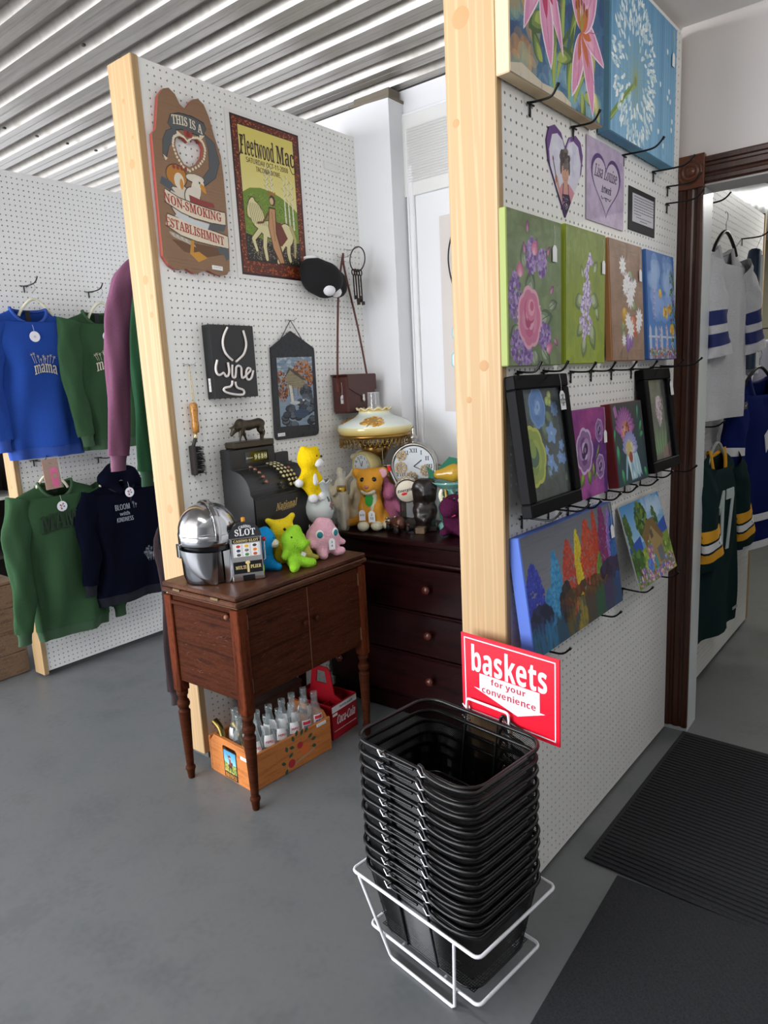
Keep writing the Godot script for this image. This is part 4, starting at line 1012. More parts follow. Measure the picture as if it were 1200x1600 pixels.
	c.E(0.45, 0.455, 0.014, 0.009, hx("3a2a25")); c.E(0.535, 0.45, 0.014, 0.009, hx("3a2a25")); c.stroke([0.43, 0.435, 0.47, 0.43], 0.007, hx("5a4236")); c.stroke([0.515, 0.428, 0.555, 0.432], 0.007, hx("5a4236"))
	c.stroke([0.495, 0.46, 0.505, 0.5, 0.485, 0.505], 0.008, hx("b07f6c")); c.P([0.44, 0.54, 0.5, 0.555, 0.55, 0.535, 0.5, 0.575], hx("a54f52")); c.P([0.455, 0.545, 0.5, 0.556, 0.54, 0.541, 0.5, 0.562], hx("ece6e0"))
	c.P([0.4, 0.74, 0.6, 0.72, 0.66, 0.82, 0.5, 0.97, 0.42, 0.88], hx("2a2330")); c.stroke([0.42, 0.75, 0.44, 0.62], 0.018, hx("2a2330")); c.stroke([0.59, 0.73, 0.57, 0.61], 0.018, hx("2a2330")); c.dabs(40, 0.43, 0.77, 0.6, 0.9, 0.004, 0.01, [hx("8d3f86"), hx("4d6fb0"), hx("b45a8a"), hx("d8c8d8")])
	c.P([0.22, 0.6, 0.3, 0.6, 0.4, 0.84, 0.33, 0.76], hx("c58f7c")); c.E(0.25, 0.6, 0.045, 0.05, hx("c9957f")); c.stroke([0.17, 0.4, 0.26, 0.62], 0.022, hx("4d4048")); c.petal(0.175, 0.41, -1.85, 0.07, 0.018, hx("6b3a3c"))
	b = MB.new(); b.prism(v2([0.0, -0.108, -0.094, 0.015, -0.104, 0.06, -0.09, 0.092, -0.06, 0.103, -0.025, 0.092, 0.0, 0.06, 0.025, 0.092, 0.06, 0.103, 0.09, 0.092, 0.104, 0.06, 0.094, 0.015]), 0.0, 0.003)
	part("print", b, printed(c, 0.45), o)
	o = thing("heart_sign", "lilac square sign with a purple heart outline and script lettering", "sign", on_b(0.556, 1.965, 0.001))
	c = Cv.new(256, 216, hx("b9a9c2"), 14)
	c.dabs(120, 0, 0, 1, 1, 0.03, 0.08, [Color(0.8, 0.74, 0.84, 0.4), Color(0.66, 0.58, 0.72, 0.3)])
	for k in [[1.0, hx("4c2d6e")], [0.9, hx("c9bdd0")]]:
		var s: float = k[0]; var p := PackedVector2Array()
		for i in 60:
			var t := TAU * i / 60.0
			p.append(Vector2(128 + 16 * pow(sin(t), 3) * 6.3 * s, 102 - (13 * cos(t) - 5 * cos(2 * t) - 2 * cos(3 * t) - cos(4 * t)) * 5.8 * s + (4 if s < 1 else 0)))
		c.poly(p, k[1])
	b = MB.new(); b.prism(v2([-0.132, -0.1075, 0.132, -0.1075, 0.132, 0.1075, -0.132, 0.1075]), 0.0, 0.003); part("board", b, printed(c, 0.5), o)
	b = MB.new()
	b.text("Lisa Louise", 0.155, 0.034, {"font": "Droid Serif", "weight": 400, "slant": 0.3, "at": Vector3(0, 0.03, 0.003)}); b.text("Artwork", 0.07, 0.021, {"font": "Droid Serif", "weight": 400, "slant": 0.3, "at": Vector3(0.002, -0.012, 0.003)})
	b.tube(curve(v3([-0.035, -0.033, -0.025, -0.04, -0.015, -0.035, -0.008, -0.037], 0.0034), 4), 0.0009, 4); b.tube(curve(v3([0.008, -0.037, 0.015, -0.035, 0.025, -0.04, 0.035, -0.033], 0.0034), 4), 0.0009, 4)
	b.tube(curve(v3([0, -0.044, -0.006, -0.038, -0.003, -0.034, 0, -0.037, 0.003, -0.034, 0.006, -0.038, 0, -0.044], 0.0034), 3), 0.0007, 4)
	part("lettering", b, mat("heart_ink", hx("3b2b52"), 0.5), o)
	o = thing("notice_card", "small black card with a white printed notice beside the heart sign", "notice", on_b(0.845, 1.933, 0.001))
	b = MB.new(); b.box(Vector3(0, 0, 0.001), Vector3(0.228, 0.126, 0.0025), Basis(), 0.0005); part("backing_card", b, mat("card_black", hx("28282b"), 0.7), o)
	b = MB.new(); b.box(Vector3(0.005, 0.005, 0.0028), Vector3(0.184, 0.083, 0.001), Basis(), 0.0); part("sheet", b, mat("paper_grey", hx("c9c8d0"), 0.6), o)
	b = MB.new()
	for k in 9:
		var w = 0.165 if k < 6 else [0.05, 0.13, 0.06][k - 6]
		var x = -0.078 if k < 7 else -0.078 + (0.165 - w) / 2
		var at_x = x
		while at_x < x + w:
			var l := g.randf_range(0.006, 0.016); b.box(Vector3(at_x + l / 2 + 0.005, 0.039 - k * 0.0085, 0.0034), Vector3(l, 0.0022, 0.0002), Basis(), 0.0); at_x += l + 0.003
	stuff(part("print_lines", b, mat("ink_grey", hx("55555c"), 0.6), o))

	# --- four floral canvases
	c = Cv.new(300, 370, hx("74815c"), 21); c.dabs(260, 0, 0, 1, 1, 0.03, 0.1, [Color(0.5, 0.58, 0.42, 0.3), Color(0.42, 0.5, 0.36, 0.3), Color(0.55, 0.62, 0.47, 0.3)])
	for l in [[0.38, 0.55, -1.5, 0.25, 0.09], [0.55, 0.7, -0.3, 0.28, 0.08], [0.45, 0.9, 1.3, 0.2, 0.09], [0.2, 0.75, 2.6, 0.2, 0.07], [0.6, 0.88, 0.7, 0.25, 0.07], [0.2, 0.6, -2.2, 0.24, 0.08], [0.3, 0.35, -1.9, 0.18, 0.06], [0.6, 0.3, -0.8, 0.16, 0.05], [0.75, 0.6, -0.4, 0.18, 0.05], [0.3, 0.95, 2.2, 0.15, 0.05]]:
		c.shaded(l[0], l[1], l[2], l[3], l[4], hx("56664c"), hx("a3b096"), 0.1, 0.9, 3); c.stroke([l[0], l[1], l[0] + cos(l[2]) * l[3] * 0.9, l[1] + sin(l[2]) * l[3] * 0.75], 0.006, hx("46563e"))
	for q in [[0.12, 0.55, 0.1, 0.16], [0.18, 0.88, 0.14, 0.12], [0.42, 0.27, 0.1, 0.12], [0.62, 0.3, 0.08, 0.1], [0.66, 0.8, 0.12, 0.09], [0.32, 0.93, 0.1, 0.06]]:
		c.cloud(130, q[0], q[1], q[2], q[3], 0.012, 0.024, [hx("8667a8"), hx("9d80bd"), hx("b39acb"), hx("6f4f91")])
	for q in [[0.2, 0.4, -1.5], [0.5, 0.22, -1.3], [0.72, 0.24, -0.9], [0.35, 0.12, -1.5], [0.85, 0.82, 0.6], [0.3, 0.26, -1.8], [0.78, 0.5, -0.8]]: c.shaded(q[0], q[1], q[2], 0.1, 0.028, hx("7d4a78"), hx("c88aa8"), 0.0, 0.8, 3)
	c.shaded(0.46, 0.26, -1.2, 0.13, 0.06, hx("c86c94"), hx("e9b6c6")); c.shaded(0.22, 0.42, -1.7, 0.13, 0.06, hx("c86c94"), hx("e9b6c6")); c.shaded(0.7, 0.9, -0.4, 0.12, 0.05, hx("c86c94"), hx("e9b6c6"))
	for k in 26: c.petal(0.38, 0.68, TAU * k / 26, 0.235, 0.04, hx("e6b8c8"), 0.0, 1.0)
	c.rose(0.38, 0.68, 0.22, hx("e3a9bd"), hx("c9658c"), hx("b54b77"), 1.15); c.E(0.4, 0.62, 0.09, 0.1, hx("d97fa0")); c.E(0.41, 0.61, 0.06, 0.07, hx("e4a3b9")); c.E(0.42, 0.6, 0.035, 0.04, hx("c9648a"))
	o = canvas("rose_painting", "sage green canvas with one big pink rose and lilac, next to the post", "painting", on_b(-0.041, 1.465, 0.022), 0.273, 0.352, 0.02, c, hx("93a05c"))
	hang_tag(o, Vector3(0.23, 0.34, 0.003), 1.1, "", 0.05)
	c = Cv.new(300, 370, hx("8b9a45"), 22); c.grad(hx("7f8d4c"), hx("9fb03a")); c.dabs(200, 0, 0, 1, 1, 0.03, 0.09, [Color(0.5, 0.58, 0.3, 0.25), Color(0.62, 0.68, 0.35, 0.25)]); c.brushed(250, 0.07)
	for l in [[0.45, 0.8, 1.6, 0.2, 0.07], [0.6, 0.7, 1.0, 0.28, 0.09], [0.4, 0.5, 2.6, 0.2, 0.08], [0.62, 0.5, 0.2, 0.22, 0.08], [0.4, 0.7, 2.3, 0.18, 0.06], [0.75, 0.58, 0.8, 0.14, 0.05], [0.7, 0.3, -1.0, 0.14, 0.05], [0.42, 0.35, -2.2, 0.12, 0.04]]:
		c.shaded(l[0], l[1], l[2], l[3], l[4], hx("6b7d4d"), hx("b6c29e"), 0.1, 0.9, 3)
	for q in [[0.5, 0.62, 0.17, 0.13, 26], [0.52, 0.45, 0.1, 0.08, 12], [0.47, 0.75, 0.1, 0.06, 9], [0.52, 0.3, 0.05, 0.08, 6], [0.6, 0.23, 0.03, 0.05, 3]]:
		for k in q[4]:
			var a: float = c.g.randf() * TAU; var r: float = sqrt(c.g.randf()); var x: float = q[0] + cos(a) * r * q[2]; var y: float = q[1] + sin(a) * r * q[3]
			for p in 5: c.E(x + cos(TAU * p / 5) * 0.022, y + sin(TAU * p / 5) * 0.018, 0.02, 0.02, [hx("c9bcdc"), hx("a892c4"), hx("e4dced")][(k + p) % 3])
			c.E(x, y, 0.01, 0.01, hx("7a5ba0"))
	o = canvas("violet_painting", "bright olive green canvas with a spray of pale violet blossoms", "painting", on_b(0.256, 1.467, 0.022), 0.255, 0.354, 0.02, c, hx("a9b932"))
	hang_tag(o, Vector3(0.235, 0.34, 0.003), 1.0, "", 0.06)
	c = Cv.new(300, 370, hx("9d7f6c"), 23); c.dabs(240, 0, 0, 1, 1, 0.03, 0.1, [Color(0.66, 0.54, 0.46, 0.3), Color(0.56, 0.45, 0.38, 0.3)]); c.brushed(200, 0.06, false)
	for l in [[0.4, 0.35, 2.4, 0.2], [0.35, 0.2, -2.0, 0.2], [0.5, 0.15, -1.3, 0.15], [0.3, 0.9, 2.2, 0.14], [0.45, 0.95, 1.7, 0.1]]:
		for k in 7: c.stroke([l[0], l[1], l[0] + cos(l[2] + k * 0.12 - 0.36) * l[3], l[1] + sin(l[2] + k * 0.12 - 0.36) * l[3]], 0.005, hx("6e6152"))
	for l in [[0.55, 0.25, 0.3, 0.18, 0.06], [0.4, 0.6, 1.9, 0.25, 0.07], [0.6, 0.5, 0.2, 0.2, 0.07], [0.35, 0.75, 1.4, 0.16, 0.06]]: c.shaded(l[0], l[1], l[2], l[3], l[4], hx("7d8560"), hx("aab48c"), 0.1, 0.9, 3)
	c.shaded(0.5, 0.36, -0.6, 0.16, 0.08, hx("8e6fa0"), hx("c0a2cb")); c.shaded(0.38, 0.55, 1.35, 0.2, 0.1, hx("b0802e"), hx("e0b85c")); c.shaded(0.6, 0.63, 0.9, 0.26, 0.12, hx("b5604a"), hx("e09a7c")); c.shaded(0.5, 0.77, 1.7, 0.22, 0.08, hx("7f5c9c"), hx("b99ad0")); c.shaded(0.58, 0.77, 1.5, 0.16, 0.06, hx("7f5c9c"), hx("b99ad0"))
	for q in [[0.38, 0.2, 0.11], [0.5, 0.33, 0.12], [0.66, 0.38, 0.11], [0.44, 0.38, 0.09], [0.58, 0.46, 0.13], [0.86, 0.63, 0.12], [0.5, 0.66, 0.1], [0.58, 0.73, 0.12], [0.36, 0.83, 0.07], [0.75, 0.33, 0.06], [0.82, 0.7, 0.09]]: c.daisy(q[0], q[1], q[2], 10, hx("efeef0"), hx("e4dfd2"), 0.17, q[0] * 9)
	o = canvas("daisy_painting", "tan canvas of white daisies with orange and purple fruit", "painting", lean(0.533, 1.472, 0.037, 1.82, 0.021), 0.262, 0.349, 0.02, c, hx("c58a5b"))
	hang_tag(o, Vector3(0.235, 0.335, 0.003), 1.0, "", 0.06)
	c = Cv.new(300, 370, hx("3f72b8"), 24); c.grad(hx("3c6cb2"), hx("5a8fd0")); c.cloud(40, 0.25, 0.3, 0.2, 0.2, 0.05, 0.12, [Color(0.65, 0.75, 0.9, 0.4), Color(0.5, 0.65, 0.88, 0.4)]); c.cloud(30, 0.75, 0.25, 0.2, 0.2, 0.06, 0.12, [Color(0.62, 0.74, 0.9, 0.4)]); c.cloud(30, 0.5, 0.5, 0.4, 0.1, 0.05, 0.1, [Color(0.55, 0.68, 0.9, 0.4)])
	for x in 5: c.P([0.02 + x * 0.2, 0.72, 0.06 + x * 0.2, 0.68, 0.1 + x * 0.2, 0.72, 0.1 + x * 0.2, 1, 0.02 + x * 0.2, 1], hx("b9c4d8"))
	c.P([0, 0.78, 1, 0.78, 1, 0.8, 0, 0.8], hx("c3cde0")); c.P([0, 0.92, 1, 0.92, 1, 0.94, 0, 0.94], hx("c3cde0"))
	for q in [[0.22, 0.35], [0.4, 0.7], [0.65, 0.68], [0.25, 0.8]]:
		for k in 16: c.E(q[0] + c.g.randf_range(-0.03, 0.03), q[1] + k * 0.018, 0.02, 0.012, [hx("c98fb0"), hx("d6b3c9"), hx("8f7fb5")][k % 3])
	c.dabs(260, 0, 0.9, 1, 1, 0.008, 0.02, [hx("3f6a3a"), hx("c98fb0"), hx("b8543e"), hx("6f9a50"), hx("7d6ab0")]); c.dabs(150, 0.82, 0.15, 1, 1, 0.01, 0.025, [hx("2f4a2a"), hx("4f7a3f"), hx("7a5ba0"), hx("5d8f4a")])
	for q in [[0.62, 0.56, 0.07], [0.78, 0.52, 0.06], [0.85, 0.72, 0.06], [0.45, 0.38, 0.03]]: c.cloud(16, q[0], q[1], q[2], q[2] * 0.7, 0.02, 0.04, [hx("d8a838"), hx("e8c860"), hx("b8862a")])
	canvas("garden_painting", "blue sky canvas of garden flowers before a white fence", "painting", lean(0.828, 1.474, 0.041, 1.82, 0.021), 0.268, 0.347, 0.02, c, hx("3f73bd"))

	# --- two framed pictures, leaning out at the foot
	for f in 2:
		var w := 0.279 if f == 0 else 0.26
		o = thing("framed_painting", ["black framed painting of blue and yellow roses behind glass, leaning below the rose canvas", "narrower black framed painting of pale hyacinth blossoms, nearest the dark door casing"][f], "framed painting", lean(-0.031 if f == 0 else 0.803, 1.104, 0.076, 1.444, 0.03), "")
		var h := 0.343; var r := 0.034 if f == 0 else 0.036
		var fm := mat("frame_black", hx("121214"), 0.55); fm.metallic_specular = 0.2
		for q in [[w / 2, r / 2, w, r], [w / 2, h - r / 2, w, r], [r / 2, h / 2, r, h - 2 * r], [w - r / 2, h / 2, r, h - 2 * r]]:
			b = MB.new(); b.box(Vector3(q[0], q[1], -0.015), Vector3(q[2] - 0.0004, q[3] - 0.0004, 0.03), Basis(), 0.003); part("frame_rail", b, fm, o)
		if f == 0:
			c = Cv.new(256, 330, hx("2c3236"), 31); c.grad(hx("2e3a40"), hx("4f6067")); c.P([0, 0.86, 1, 0.8, 1, 1, 0, 1], hx("27302b")); c.dabs(150, 0, 0, 1, 1, 0.03, 0.1, [Color(0.15, 0.2, 0.22, 0.3), Color(0.4, 0.5, 0.52, 0.2)])
			for l in [[0.5, 0.28, 1.2, 0.35, 0.09], [0.6, 0.22, 0.6, 0.3, 0.08], [0.35, 0.28, 2.0, 0.28, 0.07], [0.35, 0.72, 1.4, 0.25, 0.08], [0.5, 0.72, 1.1, 0.22, 0.07], [0.95, 0.9, -1.6, 0.16, 0.05], [0.06, 0.86, 1.2, 0.14, 0.06]]: c.shaded(l[0], l[1], l[2], l[3], l[4], hx("32433a"), hx("6f8a68"), 0.1, 0.9, 3)
			for l in [[0.3, 0.75, 0.25, 1], [0.55, 0.7, 0.7, 0.98], [0.5, 0.75, 0.66, 0.9], [0.8, 0.55, 0.86, 0.95], [0.4, 0.8, 0.35, 1]]: c.stroke(l, 0.01, hx("3f5545"))
			c.rose(0.42, 0.17, 0.2, hx("6f9fd8"), hx("4a7fc4"), hx("9cc0ea"), 1.2)
			for q in [[0.7, 0.42, 0.15, 5], [0.85, 0.2, 0.1, 8], [0.6, 0.68, 0.11, 5], [0.85, 0.66, 0.09, 5], [0.95, 0.68, 0.08, 4], [0.52, 0.57, 0.07, 5], [0.92, 0.55, 0.08, 5], [0.7, 0.75, 0.06, 5], [0.55, 0.78, 0.05, 4]]: c.daisy(q[0], q[1], q[2], q[3], hx("7ba4dc"), hx("a9c8ee"), 0.34, q[0] * 7)
			c.rose(0.2, 0.6, 0.29, hx("c7cc4a"), hx("7f9a3c"), hx("3f6a4c"), 1.2); c.E(0.2, 0.6, 0.12, 0.13, hx("3a6450")); c.E(0.19, 0.54, 0.08, 0.1, hx("8aa53f"))
			for q in [[0.08, 0.2], [0.06, 0.3], [0.75, 0.07], [0.68, 0.12], [0.74, 0.13]]: c.E(q[0], q[1], 0.05, 0.055, hx("a8bd5c"), 0.5); c.E(q[0] + 0.01, q[1], 0.025, 0.03, hx("d0dc8a"), 0.5)
		else:
			c = Cv.new(200, 300, hx("3a3d36"), 32); c.P([0, 0, 0.75, 0, 0.85, 0.28, 0, 0.3], hx("6f6d52")); c.dabs(120, 0, 0, 1, 1, 0.04, 0.12, [Color(0.2, 0.25, 0.22, 0.35), Color(0.4, 0.42, 0.33, 0.25)])
			for k in 16: c.petal(0.5 + (k - 8) * 0.03, 0.95, -1.57 + (k - 8) * 0.06, 0.5 + (k % 4) * 0.09, 0.02, [hx("4f8a4a"), hx("3c6f3c"), hx("6aa55f")][k % 3])
			c.P([0.62, 0.88, 1, 0.8, 1, 1, 0.6, 1], hx("7d5a58"))
			for k in 110:
				var s := c.g.randf(); var x := 0.62 + (c.g.randf() - 0.5) * 0.34 * sin(PI * (0.2 + s * 0.8)); c.E(x - s * 0.02, 0.22 + s * 0.36, 0.035, 0.03, [hx("d9c3cf"), hx("bfa6b8"), hx("e9dbe2"), hx("a58fa6")][k % 4], c.g.randf() * 3)
		b = MB.new(); b.face(w - 2 * r, h - 2 * r, -0.017, w / 2, h / 2); part("picture", b, printed(c, 0.6), o)
		b = MB.new(); b.box(Vector3(w / 2, h / 2, -0.022), Vector3(w - 0.02, h - 0.02, 0.008), Basis(), 0.0); part("backing_board", b, mat("hardboard", Color.BLACK), o)
		b = MB.new(); b.face(w - 2 * r, h - 2 * r, -0.013, w / 2, h / 2)
		var gl := mat("frame_glass", Color(0.95, 0.97, 1.0, 0.06), 0.02); gl.transparency = BaseMaterial3D.TRANSPARENCY_ALPHA
		part("glass_pane", b, gl, o)
		hang_tag(o, Vector3(w - 0.055 if f == 0 else w - 0.02, h + 0.001, 0.004), 1.35, "1475|oil|roses|frame|$35" if f == 0 else "", 0.05)
	# --- purple roses and peony
	c = Cv.new(256, 300, hx("8a2f7c"), 33); c.dabs(220, 0, 0, 1, 1, 0.03, 0.1, [Color(0.6, 0.22, 0.5, 0.35), Color(0.45, 0.15, 0.5, 0.35), Color(0.68, 0.3, 0.56, 0.3)]); c.dabs(50, 0.5, 0.4, 1, 0.95, 0.05, 0.12, [Color(0.3, 0.12, 0.45, 0.4)])
	c.dabs(40, 0.2, 0.75, 0.9, 1, 0.05, 0.1, [Color(0.7, 0.35, 0.66, 0.3)])
	for l in [[0.45, 0.68, 1.3, 0.22, 0.06], [0.3, 0.7, 1.9, 0.22, 0.06], [0.58, 0.62, 1.4, 0.2, 0.04], [0.78, 0.42, 2.0, 0.25, 0.02], [0.72, 0.7, 2.2, 0.2, 0.02]]: c.shaded(l[0], l[1], l[2], l[3], l[4], hx("4a6a28"), hx("93b04a"), 0.1, 0.9, 3)
	c.rose(0.36, 0.46, 0.24, hx("c9b0d4"), hx("6f3f7c"), hx("3c1f50"), 1.25); c.rose(0.8, 0.26, 0.12, hx("b49ac8"), hx("6f3f7c"), hx("3c1f50"), 1.3); c.rose(0.8, 0.68, 0.13, hx("c0a8d0"), hx("6f3f7c"), hx("3c1f50"), 1.3)
	o = canvas("purple_rose_painting", "magenta purple canvas of three violet roses between the frame and peony", "painting", lean(0.262, 1.09, 0.042, 1.342, 0.03), 0.235, 0.252, 0.026, c, hx("7f2c74"))
	hang_tag(o, Vector3(0.222, 0.25, 0.003), 1.0, "", 0.07)
	c = Cv.new(256, 260, hx("2c3a3c"), 34); c.grad(hx("4f4340"), hx("22404f")); c.dabs(120, 0, 0, 1, 1, 0.04, 0.1, [Color(0.2, 0.28, 0.3, 0.3), Color(0.15, 0.3, 0.32, 0.3)])
	for l in [[0.85, 0.05, 1.7, 0.2, 0.03], [0.93, 0.25, 2.1, 0.18, 0.04], [0.95, 0.4, 2.7, 0.14, 0.04], [0.08, 0.5, 1.5, 0.25, 0.05], [0.15, 0.8, 1.3, 0.2, 0.05], [0.88, 0.85, 0.9, 0.16, 0.05], [0.05, 0.3, 1.8, 0.2, 0.03]]: c.shaded(l[0], l[1], l[2], l[3], l[4], hx("2f6a4a"), hx("4fae78"), 0.1, 0.9, 3)
	for k in 11: c.shaded(0.38, 0.36, -2.9 + k * 0.27, 0.33, 0.06, hx("8f4f92"), hx("d39bc0"), 0.0, 1.0, 3)
	for k in 9: c.shaded(0.4, 0.34, 0.2 + k * 0.37, 0.2, 0.06, hx("b5709c"), hx("e2b2c8"), 0.0, 1.0, 3)
	c.cloud(30, 0.4, 0.33, 0.1, 0.1, 0.02, 0.04, [hx("c97f5a"), hx("8a4a50"), hx("d99a6a")]); c.P([0.06, 0.05, 0.14, 0.02, 0.18, 0.14, 0.1, 0.18], hx("a86aa8"))
	for k in 44: c.petal(0.5 + c.g.randf_range(-0.16, 0.2), 0.62, 1.57 + c.g.randf_range(-0.55, 0.45), 0.36, 0.028, [hx("bcd8e2"), hx("a2c6d6"), hx("d3e6ea"), hx("8fb5ca")][k % 4])
	for k in 12: c.shaded(0.48, 0.6, 3.3 + k * 0.26, 0.26, 0.06, hx("8f8fc4"), hx("cdd0ea"), 0.0, 1.0, 3)
	c.cloud(24, 0.46, 0.57, 0.1, 0.07, 0.03, 0.05, [hx("d8cf9a"), hx("c9b87f")]); c.E(0.47, 0.68, 0.06, 0.07, hx("a0463c"))
	o = canvas("peony_painting", "dark teal canvas with a pink peony above a pale blue bloom", "painting", lean(0.534, 1.094, 0.062, 1.347, 0.03), 0.25, 0.255, 0.034, c, hx("7a1f26"))
	# --- row of autumn trees, and the cottage
	c = Cv.new(512, 300, hx("777b84"), 35); c.grad(hx("6c707a"), hx("878a92"), 0, 0.6); c.brushed(150, 0.06, false)
	c.P([0, 0.72, 0.35, 0.74, 0.6, 0.68, 1, 0.58, 1, 1, 0, 1], hx("3a4a55"))
	var tr := [[0.07, 0.5, 0.075, 0.27, "2a37a0", "3f4fc4"], [0.2, 0.66, 0.05, 0.16, "2a78b0", "4da0d0"], [0.28, 0.5, 0.05, 0.3, "2c7fb8", "55a8d6"], [0.43, 0.5, 0.075, 0.34, "a8382c", "c95038"], [0.535, 0.42, 0.04, 0.3, "c9a81f", "e2d23c"], [0.65, 0.4, 0.085, 0.34, "b53a22", "d4572c"], [0.75, 0.34, 0.03, 0.34, "a8321f", "cc4a2a"], [0.78, 0.58, 0.05, 0.16, "4f7a2c", "76a040"], [0.845, 0.34, 0.055, 0.36, "6f1f58", "8f2f74"], [0.93, 0.34, 0.04, 0.3, "7f5ab0", "a582cc"], [0.97, 0.42, 0.05, 0.34, "1f4f90", "3a70b4"]]
	for t in tr:
		for k in 420:
			var s := sqrt(c.g.randf()); var a := c.g.randf() * TAU; var yy := sin(a) * s
			c.E(t[0] + cos(a) * s * t[2] * (1.1 if yy > 0.0 else 1.1 + 0.5 * yy), t[1] + yy * t[3], 0.009, 0.009, hx(t[4]).lerp(hx(t[5]), c.g.randf()))
	c.cloud(120, 0.36, 0.7, 0.06, 0.16, 0.015, 0.03, [hx("2a2226"), hx("3a2c30")]); c.cloud(90, 0.1, 0.72, 0.1, 0.1, 0.015, 0.03, [hx("1f2540"), hx("2c3560")]); c.cloud(120, 0.6, 0.68, 0.3, 0.07, 0.012, 0.025, [hx("5f3520"), hx("4a3a26"), hx("6f4a26")])
	c.cloud(60, 0.9, 0.62, 0.12, 0.08, 0.015, 0.03, [hx("2c2034"), hx("3c2c50")])
	for i in 420:
		var x := c.g.randf(); var k := int(clampf(x * 9, 0, 8)); var y := c.g.randf_range(0.74 - x * 0.1, 0.98)
		c.P([x, y, x + 0.014, y, x + 0.014, y + 0.12, x, y + 0.12], Color(hx(["2c6a94", "2f78a8", "27506c", "6f5a2a", "a8912f", "5a4530", "2f5f3c", "4a3566", "2f4a80"][k]), 0.45))
	o = canvas("autumn_trees_painting", "wide canvas of rainbow coloured trees mirrored in a lake, lowest by the post", "painting", lean(-0.019, 0.738, 0.072, 1.045, 0.03), 0.57, 0.314, 0.036, c, hx("4a68b8"))
	hang_tag(o, Vector3(0.545, 0.312, 0.003), 1.1, "", 0.07)
	c = Cv.new(380, 280, hx("5f9ad0"), 36); c.grad(hx("4f93cf"), hx("9cc4e4"), 0, 0.5); c.cloud(40, 0.7, 0.15, 0.3, 0.1, 0.04, 0.08, [Color(0.75, 0.85, 0.95, 0.35)])
	c.P([0, 0.5, 0.3, 0.42, 0.3, 0.62, 0, 0.7], hx("2450b0")); c.P([0.75, 0.4, 1, 0.32, 1, 0.55, 0.75, 0.6], hx("2450b0"))
	c.P([0, 0.66, 0.3, 0.58, 1, 0.5, 1, 1, 0, 1], hx("7f9a3c")); c.dabs(200, 0, 0.62, 1, 1, 0.012, 0.03, [hx("5f8030"), hx("93ac48"), hx("b3be5a"), hx("486a2a")])
	c.cloud(120, 0.42, 0.25, 0.14, 0.2, 0.015, 0.035, [hx("3c5c22"), hx("55762f"), hx("2c4a1a"), hx("6a8a3a")]); c.cloud(50, 0.75, 0.3, 0.05, 0.17, 0.012, 0.025, [hx("335424"), hx("4a6c2e")]); c.cloud(60, 0.06, 0.3, 0.06, 0.2, 0.012, 0.03, [hx("335424"), hx("4a6c2e")]); c.cloud(90, 0.12, 0.72, 0.14, 0.16, 0.02, 0.04, [hx("3f6a2a"), hx("5a853a"), hx("2f5522")])
	c.P([0.36, 0.42, 0.55, 0.3, 0.8, 0.52, 0.78, 0.85, 0.38, 0.85], hx("a58a58")); c.P([0.34, 0.44, 0.52, 0.28, 0.68, 0.27, 0.86, 0.55, 0.8, 0.58, 0.6, 0.36, 0.4, 0.6], hx("7d6238")); c.P([0.53, 0.42, 0.6, 0.4, 0.61, 0.5, 0.54, 0.52], hx("5c5348"))
	c.P([0.62, 0.66, 0.76, 0.63, 0.78, 0.82, 0.64, 0.84], hx("6d7078")); c.P([0.5, 0.72, 0.56, 0.71, 0.58, 0.86, 0.51, 0.87], hx("3f9a9c"))
	for q in [[0.2, 0.9, 0.2, 0.1], [0.5, 0.94, 0.25, 0.06], [0.85, 0.88, 0.15, 0.1], [0.46, 0.66, 0.06, 0.14], [0.7, 0.93, 0.2, 0.07]]: c.cloud(110, q[0], q[1], q[2], q[3], 0.008, 0.018, [hx("c97f9c"), hx("d9b0c0"), hx("5f78c8"), hx("8a5fa8"), hx("b84f6c"), hx("5f8a3a"), hx("e0cfd4")])
	c.cloud(60, 0.38, 0.8, 0.06, 0.07, 0.012, 0.02, [hx("4f78cc"), hx("6f92dc")])
	o = thing("cottage_painting", "thin unframed board painted with a stone cottage and flower garden by blue water", "painting", lean(0.655, 0.742, 0.088, 1.012, 0.012))
	b = MB.new(); b.box(Vector3(0.18, 0.14, -0.0025), Vector3(0.36, 0.28, 0.004), Basis(), 0.0005); part("board", b, mat("board_white", hx("d9d8d4"), 0.6), o)
	b = MB.new(); b.face(0.358, 0.278, 0.0002, 0.18, 0.14); part("picture", b, printed(c, 0.5), o)

